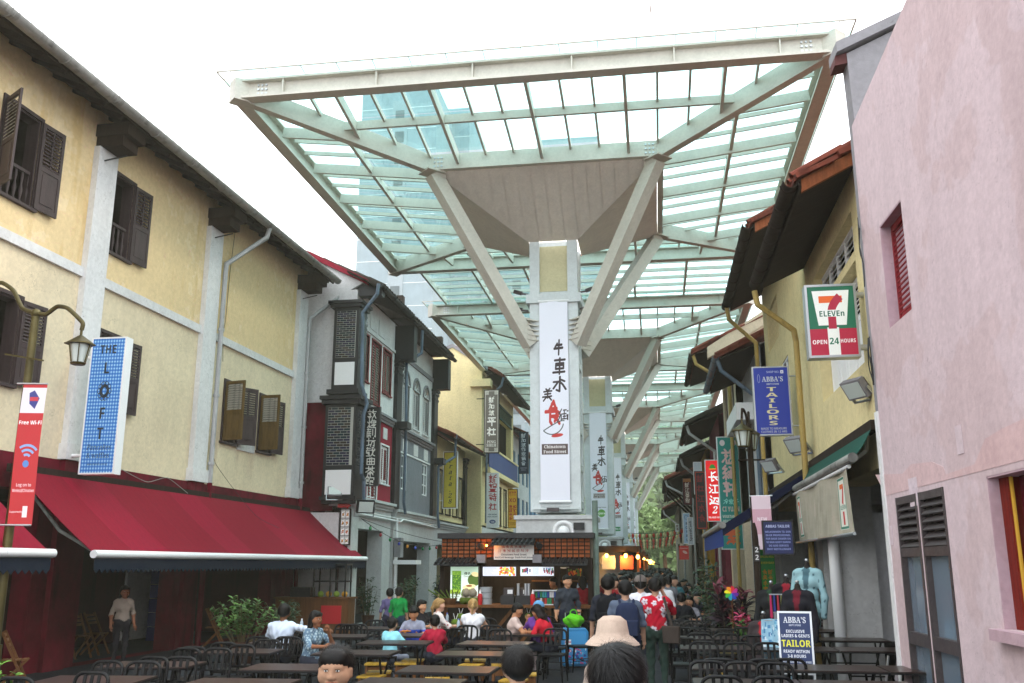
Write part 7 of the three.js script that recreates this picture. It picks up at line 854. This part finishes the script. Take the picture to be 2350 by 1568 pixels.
// crowd down the street: nine built figures, the rest copies
{
  const spec = [['pedestrian in a black top in the far crowd', { shirt: 0x16171c, stride: .5 }], ['pedestrian in a white shirt in the far crowd', { shirt: 0xd4d6da, stride: -.4 }], ['pedestrian in an orange shirt in the far crowd', { shirt: 0x9a4a20, stride: .3 }], ['pedestrian in a blue dress in the far crowd', { shirt: 0x1a2760, pants: 0x1a2760, female: 1, long: .2, skirt: 1, stride: .3 }], ['pedestrian in a grey shirt in the far crowd', { shirt: 0x6a6c72, stride: -.5 }], ['pedestrian in a red top in the far crowd', { shirt: 0x7a1a20, female: 1, long: .15, stride: .4 }], ['pedestrian in a teal shirt in the far crowd', { shirt: 0x3a6a72, stride: .4 }], ['diner in dark clothes seated at the far tables', { pose: 'sit', shirt: 0x23232c }], ['diner in pale clothes seated at the far tables', { pose: 'sit', shirt: 0xa8a29c }], ['diner in brown seated at the far tables', { pose: 'sit', shirt: 0x6a4438, female: 1, long: .15 }]];
  const base = spec.map(([l, o], i) => person(l, [-.4 - (i % 3) * .45, -24 - i * 2.2], i % 2 ? 0 : DN, { low: 1, h: 1.66, group: 'crowd down the street', ...o }));
  const pos = []; for (let k = 0; k < 70; k++) pos.push([rr(k < 10 ? -1 : -1.6, .35 + .5 * k / 70), -20.8 - 62 * Math.pow(k / 70, 1.15)]);
  pos.forEach(([x, z]) => copy(base[[0, 0, 4, 4, 6, 1, 5, 3, 2, 0, 6][(rnd() * 11) | 0]], [x, 0, z + rr(-.3, .3)], rr(-.6, .6) + (rnd() < .5 ? DN : 0)));
  base.slice(7).forEach((b, i) => b.position.set(.4 + i * .5, 0, -26 - i)); for (let k = 0; k < 30; k++) copy(base[7 + (k % 3)], [rr(.1, 1.7), 0, -23.5 - k * .75], rr(-.5, .5) + (k % 2 ? DN : 0));
  for (let k = 0; k < 45; k++) copy(base[[0, 4, 6, 0, 5][(rnd() * 5) | 0]], [rr(-1.75, .5), 0, -22 - k * .85], rr(-.6, .6) + (rnd() < .6 ? DN : 0));
  for (let k = 0; k < 10; k++) copy(base[(rnd() * 7) | 0], [rr(-6.5, -4.8), 0, -24 - k * 1.8], rr(-3, 3));
}
// ---------- plants ----------
const leafM = (hex) => new THREE.MeshPhysicalMaterial({ color: hex, roughness: .6, side: THREE.DoubleSide });
function leafBlade(len, w, bend) {                // pointed leaf along +z, arching down
  const n = 5, arr = []; const P = (t, s) => [s * w * Math.sin(Math.PI * Math.min(1, t * .9 + .1)) * .5, len * (.55 * t - bend * t * t), len * t * (1 - .25 * bend * t)];
  for (let i = 0; i < n; i++) { const a = i / n, b = (i + 1) / n; arr.push(P(a, -1), P(a, 1), P(b, 1), P(a, -1), P(b, 1), P(b, -1)); } return arr;
}
function plant(name, label, x, z, o) {
  const t = thing(name, label, 'plant', [x, 0, z], rr(0, 6), o.group), ms = o.cols.map(leafM);
  if (o.pot) mb().lathe([[.001, 0], [o.pot * .7, 0], [o.pot, o.pot * 1.5], [o.pot * .9, o.pot * 1.5], [o.pot * .85, o.pot * 1.35], [.001, o.pot * 1.35]], 0, 0, 0, 18).mesh('pot', tx(o.potCol || 0x6a4a3a, 'dirt'), t);
  const y0 = o.pot ? o.pot * 1.35 : 0; const B = ms.map(() => mb()), st = mb();
  for (let s = 0; s < o.stems; s++) { const a = rr(0, 6.28), r = rr(0, o.spread), h = o.h * rr(.6, 1), bx = Math.cos(a) * r * .3, bz = Math.sin(a) * r * .3, ex = Math.cos(a) * r, ez = Math.sin(a) * r; st.cyl([bx, y0, bz], [ex, y0 + h, ez], .012, .006, 5);
    for (let k = 0; k < o.leaves; k++) { const f = o.low + (1 - o.low) * rnd(), q = new THREE.Matrix4().makeRotationY(rr(0, 6.28)).multiply(new THREE.Matrix4().makeRotationX(rr(-.5, .5) + (o.tilt || 0))).multiply(new THREE.Matrix4().makeRotationZ(rr(-.5, .5))); q.setPosition(bx + (ex - bx) * f, y0 + h * f, bz + (ez - bz) * f); const g = new THREE.BufferGeometry(), arr = leafBlade(o.len * rr(.6, 1.1), o.w, o.bend * rr(.6, 1.4)); g.setAttribute('position', new THREE.Float32BufferAttribute(arr.flat(), 3)); g.computeVertexNormals(); g.setAttribute('uv', new THREE.Float32BufferAttribute(new Float32Array(arr.length * 2), 2)); const c = o.top && f > o.top ? 0 : ((rnd() * (ms.length - (o.top ? 1 : 0))) | 0) + (o.top ? 1 : 0); B[c].add(g, q); } }
  st.mesh('stems', mat(0x5a5032), t).userData.kind = 'stuff'; B.forEach((b, i) => { if (b.l.length) b.mesh('foliage', ms[i], t).userData.kind = 'stuff'; });
  return t;
}
{ const P = (u, v, Y) => atY(u, v, Y);
  let p = atZ(1672, 1330, -19.6); plant('cordyline', 'tall plant with dark purple and pink sword leaves beside the tables', p.x, -19.6, { stems: 9, h: 1.25, spread: .38, leaves: 30, len: .42, w: .075, bend: .45, low: .35, cols: [0x6a2034, 0x1c1420, 0x261826, 0x331828], top: .86, pot: .24, tilt: -.3 });
  for (const [u, z, h, n] of [[1640, -21, 1.7, 10], [1628, -22.5, 1.9, 9], [1655, -20.4, .9, 8], [1610, -24, 1.6, 8]]) { p = atZ(u, 1340, z); plant('leafy_plant', 'dark green leafy potted plant behind the purple plant', p.x, z, { stems: n, h, spread: .4, leaves: 26, len: .24, w: .06, bend: .5, low: .2, cols: [0x24401f, 0x2f5226, 0x1d3620], pot: .2, group: 'green plants by the right tables' }); }
  p = atZ(1716, 1420, -18.2); plant('leafy_plant', 'low light green bush in a pot at the foot of the lamp post', p.x, -18.2, { stems: 12, h: .55, spread: .3, leaves: 24, len: .14, w: .05, bend: .5, low: .2, cols: [0x3c6a22, 0x4c7c2c], pot: .2 });
  p = atZ(1698, 1370, -18.6); plant('flowering_plant', 'potted plant with pink blossoms beside the lamp post', p.x, -18.6, { stems: 10, h: .95, spread: .28, leaves: 16, len: .12, w: .07, bend: .4, low: .45, cols: [0xc03a66, 0x3a5f2a, 0x47702e], top: .8, pot: .18 });
  const q = V(3.6, 0, 3.1).applyMatrix4(LB.matrixWorld); plant('leafy_plant', 'bright green bush with pink flowers among the left tables', q.x, q.z, { stems: 26, h: .95, spread: .75, leaves: 26, len: .16, w: .06, bend: .5, low: .25, cols: [0x3f641e, 0x34581c, 0x557830], pot: .3 });
  const q2 = V(7.6, 0, 2.3).applyMatrix4(LB.matrixWorld); plant('palm_plant', 'small feathery palm beside the red pillar', q2.x, q2.z, { stems: 14, h: .9, spread: .6, leaves: 34, len: .26, w: .022, bend: .7, low: .2, cols: [0x3a5a34, 0x2c4a2c], pot: .22 });
  for (const [u, z, wh] of [[845, -30.5, 'inside the first arch'], [938, -33, 'behind the meter box'], [930, -30, 'in front of the pier'], [1005, -36.5, 'by the second opening']]) { p = atZ(u, 1390, z); plant('arcade_plant', 'dark green potted bush in the white arcade ' + wh, p.x, z, { stems: 12, h: 1.3, spread: .4, leaves: 26, len: .22, w: .05, bend: .6, low: .15, cols: [0x22381e, 0x2c4a26], pot: .22, group: 'potted plants along the arcade' }); }
  p = atZ(5, 1470, -9.2); plant('leafy_plant', 'light green bush beside the foot of the bronze lamp post', p.x - .15, -9.2, { stems: 14, h: .75, spread: .3, leaves: 22, len: .16, w: .05, bend: .5, low: .3, cols: [0x5c8a2a, 0x6a9a34], pot: .2 });
}
// rainbow pinwheel
{ const p = atZ(1679, 1362, -17.6), o = thing('pinwheel', 'rainbow pinwheel on a stick among the plants', 'pinwheel', [p.x, 0, -17.6]); mb().cyl([0, 0, -.02], [0, p.y, -.02], .008).mesh('stick', M.wood, o); [0xd82a3a, 0xe88a1c, 0xe8d81c, 0x3aa83a, 0x1ca0b8, 0x2a4ac0, 0x7a2ab0, 0xd83a9a].forEach((c, k) => { const s = new THREE.Shape(); s.moveTo(0, 0); s.quadraticCurveTo(.09, .02, .085, .11); s.quadraticCurveTo(.05, .19, .0, .17); s.quadraticCurveTo(-.02, .08, 0, 0); mb().ext(s, .006, 0, [], 0, new THREE.Matrix4().makeRotationZ(k * Math.PI / 4).multiply(new THREE.Matrix4().makeRotationY(.3)).scale(V(.72, .72, 1)).setPosition(0, p.y, 0)).mesh('vane', mat(c), o); }); }
// tailor shop: A-board, mannequins, clothes rail
{ const a = atZ(1787, 1408, -13.2), b = atZ(1868, 1545, -13.2), w = b.x - a.x + .04, h = a.y - b.y + .05, o = sign('pavement_sign', 'dark blue framed pavement board advertising a tailor', [(a.x + b.x) / 2, (a.y + b.y) / 2, -13.2], R(-8), w, h, .03, canvasMat(400, 680, (c, W, H) => { fill(c, W, H, '#1a2f5e'); txt(c, "ABBA'S", W / 2, 80, 96, '#dfe4ea', { f: 'serif', max: 300 }); txt(c, 'DEPT STORE', W / 2, 140, 28, '#c8d0dc'); txt(c, 'EXCLUSIVE', W / 2, 210, 48, '#e6eaf0'); txt(c, 'LADIES & GENTS', W / 2, 262, 48, '#e6eaf0', { max: 380 }); txt(c, 'TAILOR', W / 2, 350, 108, '#e6e23a', { max: 380 }); txt(c, 'READY WITHIN', W / 2, 440, 48, '#e6eaf0'); txt(c, '3-8 HOURS', W / 2, 494, 48, '#e6eaf0'); txt(c, 'BUY 5 SHIRTS GET 1 FREE', W / 2, 560, 32, '#cfd6e0', { max: 370 }); txt(c, 'WE DELIVER TO', W / 2, 602, 30, '#cfd6e0'); txt(c, 'ALL OVER THE WORLD', W / 2, 642, 30, '#cfd6e0', { max: 370 }); }), { body: M.alu, frame: .025 }); o.rotation.order = 'YXZ'; o.rotation.x = R(-6); for (const s of [-1, 1]) mb().bar([s * w / 2 * .9, h / 2 - .1, -.02], [s * w / 2 * .9, -(a.y + b.y) / 2 + .01, -.5], .025, .025).mesh('rear_leg', M.alu, o); for (const s of [-1, 1]) mb().bar([s * w / 2 * .95, -h / 2, 0], [s * w / 2 * .95, -(a.y + b.y) / 2 + .01, .04], .025, .025).mesh('front_leg', M.alu, o); }
function mannequin(label, u, v, Z, turn, c, c2, pat) {
  const p = atZ(u, v, Z), o = thing('mannequin', label, 'mannequin', [p.x, 0, Z], turn), H = p.y, cc = lin(c), c3 = lin(c2), B = [], add = (a, b, ra, rb, t) => B.push({ a, b, ra, rb, c: t }), y = H - 1.5;
  add([0, y + 1.42, 0], [0, y + 1.5, 0], .05, .045, 'n'); add([-.14, y + 1.36, 0], [.14, y + 1.36, 0], .075, .075, 's'); add([-.07, y + 1.2, 0], [.07, y + 1.2, 0], .125, .125, 's'); add([-.05, y + 1.0, 0], [.05, y + 1.0, 0], .12, .12, 's'); add([-.06, y + .8, 0], [.06, y + .8, 0], .135, .135, 's'); add([0, y + .7, 0], [0, y + .55, 0], .17, .16, 's'); for (const s of [-1, 1]) { add([s * .2, y + 1.34, 0], [s * .27, y + .95, .02], .062, .055, 's'); add([s * .27, y + .95, .02], [s * .25, y + .66, .06], .055, .05, 's'); }
  const g = nets(B, .018, .05, (b, q) => (b.c === 'n' ? lin(0x2a2624) : pat && pat(q) ? c3 : Math.abs(q[0]) < .045 * (q[1] - y - .9) * 3 && q[2] > .05 ? c3 : cc)); const m = new THREE.Mesh(g, bodyM); m.name = 'dressed_torso'; o.add(m); mb().cyl([0, .03, 0], [0, y + .6, 0], .02).cyl([0, 0, 0], [0, .03, 0], .18, .16, 18).mesh('stand', M.black, o); mb().sph(0, y + 1.56, 0, .035, .03, .035).mesh('neck_cap', M.alu, o);
}
mannequin('mannequin in a black suit below the welcome board', 1805, 1330, -17.2, R(-20), 0x15161b, 0x8a1c2c); mannequin('mannequin in a shiny pale teal dress beside the pillar', 1852, 1295, -16.6, R(-30), 0x8fb4ba, 0x4a6a74, (q) => Math.sin(q[0] * 38) * Math.sin(q[1] * 30 + q[2] * 20) > .8); mannequin('mannequin in a grey suit over a red shirt near the lamp post', 1752, 1416, -16.4, R(-25), 0x3a3234, 0xa81c2c); mannequin('mannequin in a charcoal jacket behind the pavement board', 1770, 1345, -17.6, R(-15), 0x1d1f22, 0x22462e); mannequin('mannequin in a dark jacket in front of the pale dress', 1830, 1345, -16.2, R(-25), 0x1c1c24, 0x6a1c2a);
{ const p = atZ(1778, 1425, -15), o = thing('hanging_shirt', 'light blue patterned shirt hanging beside the pavement board', 'shirt', [p.x, 0, -15], R(-30)); const g = new THREE.PlaneGeometry(.42, .95, 14, 14), q = g.attributes.position; for (let k = 0; k < q.count; k++) { const x = q.getX(k), y = q.getY(k); q.setXYZ(k, x * (1 - .25 * Math.max(0, y - .3)), y - .35 * x * x * (y > .2 ? 1 : 0), .04 * Math.sin(x * 24 + y * 2)); } g.computeVertexNormals(); const m = new THREE.Mesh(g, canvasMat(128, 256, (c, w, h) => { fill(c, w, h, '#9cc8dc'); for (let i = 0; i < 90; i++) { c.fillStyle = ['#e2eef4', '#4a86b4', '#6aaed0'][(rnd() * 3) | 0]; c.fillRect(rnd() * w, rnd() * h, rr(3, 14), rr(4, 18)); } })); m.name = 'cloth'; m.position.y = p.y - .45; o.add(m); mb().bar([-.2, p.y, 0], [.2, p.y, 0], .012, .012).cyl([0, p.y, 0], [0, p.y + .12, 0], .006).cyl([0, 0, -.06], [0, p.y + .12, -.06], .014).bar([0, p.y + .12, -.07], [0, p.y + .12, .01], .012, .012).mesh('stand', M.alu, o); }
{ const o = thing('clothes_rail', 'rail of dark suits in the arcade beyond the pillar', 'clothes rail', [4.1, 0, -16.4], 0); mb().cyl([-.35, 1.55, 0], [1.5, 1.55, 0], .015).mesh('rail', M.alu, o); for (const x of [-.3, 1.45]) mb().cyl([x, 0, 0], [x, 1.55, 0], .015).mesh('rail_post', M.alu, o); for (let k = 0; k < 9; k++) mb().ext([[-.22, 0], [.22, 0], [.2, .75], [.22, .8], [.05, .92], [-.05, .92], [-.22, .8], [-.2, .75]], .06, -.03, [], .012, new THREE.Matrix4().makeRotationY(R(70) + rr(-.1, .1)).setPosition(-.2 + k * .19, .58, 0)).mesh('jacket', mat([0x16171c, 0x1f2026, 0x2a2226, 0x1c2a22][k % 4]), o); }
{ const o = thing('tie_rack', 'small rack of coloured ties between the mannequins', 'tie rack', [atZ(1795, 1400, -16.9).x, 0, -16.9]); mb().cyl([0, 0, 0], [0, 1.45, 0], .015).cyl([-.2, 1.45, 0], [.2, 1.45, 0], .01).cyl([-.2, 1.0, 0], [.2, 1.0, 0], .01).mesh('rack', M.alu, o); for (let r = 0; r < 2; r++) for (let k = 0; k < 7; k++) mb().ext([[-.022, 0], [0, -.03], [.022, 0], [.012, .36], [-.012, .36]], .006, 0, [], 0, new THREE.Matrix4().makeTranslation(-.18 + k * .06, 1.08 - r * .45, .014)).mesh('tie', mat([0xc01c5a, 0x2a3a8a, 0xa8283a, 0x6a6a2a, 0x7a3a8a, 0xb0a080, 0x1c5a5a][(k + r) % 7]), o); }
{ const p = V(3.3, 0, -10.6), o = thing('leaning_board', 'grey board leaning against the white corner trim', 'board', [3.05, 0, -13.0], R(-60)); mb().ext([[-.3, 0], [.3, 0], [.3, .95], [.26, 1.0], [-.26, 1.0], [-.3, .95]], .025, 0, [], .004, new THREE.Matrix4().makeRotationX(R(-14))).mesh('board', tx(0x8a8488, 'fine'), o); mb().bar([-.25, .8, .02], [-.25, .0, .2], .02, .02).bar([.25, .8, .02], [.25, .0, .2], .02, .02).mesh('prop', M.alu, o); }
// ---------- strings: festoon bulbs, lanterns, fringe ----------
{ const A = atX(822, 1191, -9.3), B = atX(1020, 1245, -9.3), bc = [0x1a8a4a, 0xa81c2c, 0x1a8a4a, 0x2a3ab0, 0xd88a1c, 0x2a4ab8, 0x1a8a4a, 0x1a8a4a, 0xa81c2c, 0x2a3ab0]; const o = thing('festoon_string', 'sagging string of coloured bulbs along the white arcade', 'string lights'); const pt = (t, d = .45) => [A.x + (B.x - A.x) * t + .1, A.y + (B.y - A.y) * t - d * 4 * t * (1 - t), A.z + (B.z - A.z) * t]; mb().tube(Array.from({ length: 9 }, (_, i) => pt(i / 8)), .012, 40, 5).mesh('cable', M.black, o); mb().tube(Array.from({ length: 9 }, (_, i) => pt(i / 8, .1)), .012, 40, 5).mesh('cable', M.black, o); bc.forEach((c, i) => { const p = pt(.08 + i * .095); mb().sph(p[0], p[1] - .1, p[2], .05, .065, .05, 10, 8).mesh('bulb', mat(c, { roughness: .2 }), o); mb().cyl([p[0], p[1] - .05, p[2]], [p[0], p[1], p[2]], .022).mesh('socket', M.black, o); }); }
{ const red = mat(0xc83a2c), yel = mat(0xead9a0); const lg = new THREE.LatheGeometry([[.03, -.14], [.075, -.1], [.1, 0], [.075, .1], [.03, .14]].map((p) => new THREE.Vector2(...p)), 10);
  [[-62, 1228, .35], [-72, 1238, .5], [-82, 1244, .6], [-92, 1250, .7]].forEach(([z, v, sag], i) => { const a = atZ(1445, v, z), b = atZ(1548, v - 10, z), o = thing('lantern_string', ['nearest string of red and yellow lanterns across the street', 'second string of red and yellow lanterns across the street', 'third string of red and yellow lanterns across the street', 'farthest string of red and yellow lanterns across the street'][i], 'lanterns'), n = 20; const P = (t) => [a.x - .8 + (b.x - a.x + 1.6) * t, a.y + (b.y - a.y) * t + .2 - sag * 4 * t * (1 - t) * .7, z]; mb().tube(Array.from({ length: 9 }, (_, k) => P(k / 8)), .015, 30, 4).mesh('cord', M.black, o); for (let k = 0; k < n; k++) { const m = new THREE.Mesh(lg, k % 2 ? yel : red); m.name = 'lantern'; const p = P((k + .5) / n); m.position.set(p[0], p[1] - .16, p[2]); o.add(m); mb().cyl([p[0], p[1] - .3, z], [p[0], p[1] - .4, z], .02, .03, 6).mesh('tassel', k % 2 ? yel : red, o); } });
}
{ const a = atZ(1366, -84, -6), b = atZ(1636, -114, -6), o = thing('fringe_lantern', 'bottom edge of a big hanging lantern with thin red gold fringe', 'lantern', [(a.x + b.x) / 2, a.y, -6]), w = (b.x - a.x) / 2; mb().lathe([[w, .02], [w * 1.02, .1], [w * 1.2, .5], [w * .9, 1.0], [w * .4, 1.1]], 0, 0, 0, 40).mesh('silk_body', tx(0xb02a24, 'weave'), o); mb().add(new THREE.TorusGeometry(w, .012, 6, 48).rotateX(Math.PI / 2), new THREE.Matrix4().makeTranslation(0, .02, 0)).mesh('hoop', mat(0xb08030), o); const f = mb(); for (let k = 0; k < 260; k++) { const t = rr(0, 6.283), L = rr(.05, .2); f.cyl([Math.cos(t) * w, .01, Math.sin(t) * w], [Math.cos(t) * w + rr(-.01, .01), -L, Math.sin(t) * w], .0026, .0014, 3); } f.mesh('fringe', mat(0xa8602a), o).userData.kind = 'stuff'; }
// ---------- end of the street: trees, hillside, hotel ----------
{
  const g = new THREE.PlaneGeometry(360, 170, 60, 30), p = g.attributes.position; const f = (x, z) => 36 * Math.exp(-(((x + 10) / 120) ** 2)) * sm(-128, -270, z); for (let k = 0; k < p.count; k++) { const x = p.getX(k) - 10, z = -125 - (p.getY(k) + 85); p.setXYZ(k, x, f(x, z) - .5 + (f(x, z) > 1 ? 2.5 * Math.sin(x * .21) * Math.sin(z * .17) : 0), z); } g.computeVertexNormals(); const h = new THREE.Mesh(g, tx(0x4e6238, 'dirt')); h.name = 'hillside'; scene.add(h); tag(h, 'wooded green hillside closing the street', 'hill', null, 'structure');
  const lf = []; for (let k = 0; k < 420; k++) { const r = Math.pow(rnd(), .4), th = rr(0, 6.28), ph = Math.acos(rr(-1, 1)), c = V(Math.sin(ph) * Math.cos(th) * r, Math.cos(ph) * r * .75, Math.sin(ph) * Math.sin(th) * r), s = rr(.07, .15), e = new THREE.Euler(rr(0, 6), rr(0, 6), rr(0, 6)); for (const t of [[-1, 0, 0], [1, 0, 0], [0, 1.6, 0]]) lf.push(V(...t).multiplyScalar(s).applyEuler(e).add(c).toArray()); }
  const cg = mb().tris(lf).geo(); const mats = [0x5c7640, 0x708a4c, 0x4c683a].map((c) => leafM(c));
  const w = mats.map((m) => new THREE.InstancedMesh(cg, m, 150)); const grp = new THREE.Group(); grp.name = 'hill_wood'; w.forEach((im, j) => { im.name = 'tree_crowns'; for (let k = 0; k < 150; k++) { const z = rr(-135, -262), x = -10 + rr(-95, 95), s = rr(4, 8); im.setMatrixAt(k, new THREE.Matrix4().compose(V(x, f(x, z) + s * .5, z), new THREE.Quaternion().setFromAxisAngle(V(0, 1, 0), rr(0, 6)), V(s, s * rr(.8, 1.1), s))); } grp.add(im); im.userData.kind = 'stuff'; }); scene.add(grp); tag(grp, 'mass of trees covering the hillside at the street end', 'wood', null, 'stuff');
  for (const [x, z, h2, s] of [[-4.5, -112, 5, 4.4], [1, -118, 4.6, 4], [-1.8, -122, 6, 4.6], [4, -112, 5.4, 4], [-7, -120, 7, 5]]) { const o = thing('street_tree', 'bright green street tree at the end of the street', 'tree', [x, 0, z], rr(0, 6), 'trees at the street end'); mb().cyl([0, 0, 0], [.2, h2, 0], .3, .16, 8).cyl([.2, h2 * .7, 0], [1.4, h2 * 1.15, .3], .12, .05, 6).cyl([.1, h2 * .6, 0], [-1.3, h2 * 1.1, -.2], .12, .05, 6).mesh('trunk', M.wood, o); const c = mb(); for (let k = 0; k < 7; k++) c.add(cg.clone(), new THREE.Matrix4().compose(V(rr(-.45, .45) * s, h2 + rr(-.1, .5) * s, rr(-.4, .4) * s), new THREE.Quaternion().setFromAxisAngle(V(0, 1, 0), rr(0, 6)), V(s * .5, s * .42, s * .5))); c.mesh('crown', mats[1], o); }
  const a = atZ(1512, 1070, -205), b = atZ(1572, 1128, -205), o = thing('hillside_hotel', 'white balconied block standing on the hillside', 'building', [a.x, b.y - 14, -205], R(-6)), W = b.x - a.x, H = a.y - b.y + 14; mb().bx(0, W, 0, H, -10, 0).mesh('wall', M.white, o); mb().bx(W * .25, W * .95, H, H + 2, -9, -2).mesh('roof_house', M.white, o); for (let r = 0; r < 6; r++) { mb().bx(0, W, H - 1 - r * 2.6, H - .7 - r * 2.6, .0, 1.2).mesh('balcony_slab', M.white, o); for (let k = 0; k < 7; k++) mb().bx(k * W / 7 + .25, (k + 1) * W / 7 - .1, H - 3 - r * 2.6, H - 1.3 - r * 2.6, .01, .1).mesh('window', tx(0x8a7a68, 'fine'), o); } for (let k = 0; k <= 7; k++) mb().bx(k * W / 7 - .1, k * W / 7 + .1, H - 16, H, .0, 1.25).mesh('fin', M.white, o);
}
scene.fog = new THREE.FogExp2(0xf6f0d8, 0.0011);
// ---------- tell alike furniture apart by what stands nearest ----------
{
  const marks = [['woman with pulled back', 'the woman with pulled back hair'], ['boy with short dark hair', 'the boy in pale blue'], ['tousled black hair', 'the tousled black head'], ['bucket hat', 'the beige bucket hat'], ['red flowered shirt', 'the red flowered shirt'], ['white shirt seated with an arm', 'the man with outstretched arm'], ['patterned blue top', 'the patterned blue top'], ['pale cyan shirt', 'the boy in cyan'], ['grey and blue shirt', 'the boy in grey and blue'], ['crimson shirt', 'the boy in crimson'], ['flowered white blouse', 'the flowered white blouse'], ['blonde ponytail', 'the blonde ponytail'], ['beige lace blouse', 'the beige lace blouse'], ['light blue cap', 'the light blue cap'], ['curly dark hair', 'the curly haired woman'], ['navy shirt standing', 'the man in navy'], ['bright blue printed suitcase', 'the blue suitcase'], ['feathery palm', 'the feathery palm'], ['bush with pink flowers', 'the bush by the awning'], ['tall plant with dark purple', 'the purple leaved plant'], ['pavement board advertising', 'the tailor pavement board'], ['rainbow pinwheel', 'the rainbow pinwheel'], ['pale blue striped shirt', 'the man in blue stripes'], ['black shirt seated', 'the seated man in black'], ['shiny pale teal dress', 'the pale teal dress'], ['light green bush beside the foot', 'the bush by the bronze lamp post'], ['bronze street lamp', 'the bronze lamp post'], ['wooden juice counter', 'the juice counter'], ['twin lantern post numbered', 'the twin lantern post']].map(([k, s]) => [scene.children.find((o) => o.userData.label?.includes(k)), s]).filter(([o]) => o);
  const ord = ['nearest', 'second nearest', 'third nearest', 'fourth nearest', 'fifth nearest', 'sixth nearest'];
  for (const [name, what] of [['folding_table', 'brown topped folding table'], ['metal_chair', 'black metal slat back chair'], ['wooden_stool', 'yellow topped wooden stool'], ['folding_chair', 'dark wooden folding chair']]) {
    const all = scene.children.filter((o) => o.name.replace(/_\d{3}$/, '') === name), best = new Map();
    for (const [m, s] of marks) [...all].sort((a, b) => a.position.distanceToSquared(m.position) - b.position.distanceToSquared(m.position)).forEach((o, r) => { const d = o.position.distanceTo(m.position), k = r * 4 + d; if (r < ord.length && (!best.has(o) || best.get(o)[0] > k)) best.set(o, [k, `${what} ${ord[r]} to ${s}`]); });
    for (const [o, [, l]] of best) o.userData.label = l;
  }
}
// ---------- draw ----------
scene.traverse((o) => { if (o.isMesh) { o.castShadow = o.receiveShadow = true; } });
const renderer = new THREE.WebGLRenderer({ antialias: true });
renderer.toneMapping = THREE.LinearToneMapping;
renderer.toneMappingExposure = EXPOSURE;
renderer.shadowMap.enabled = true;
renderer.setSize(1024, 683);
renderer.render(scene, camera);
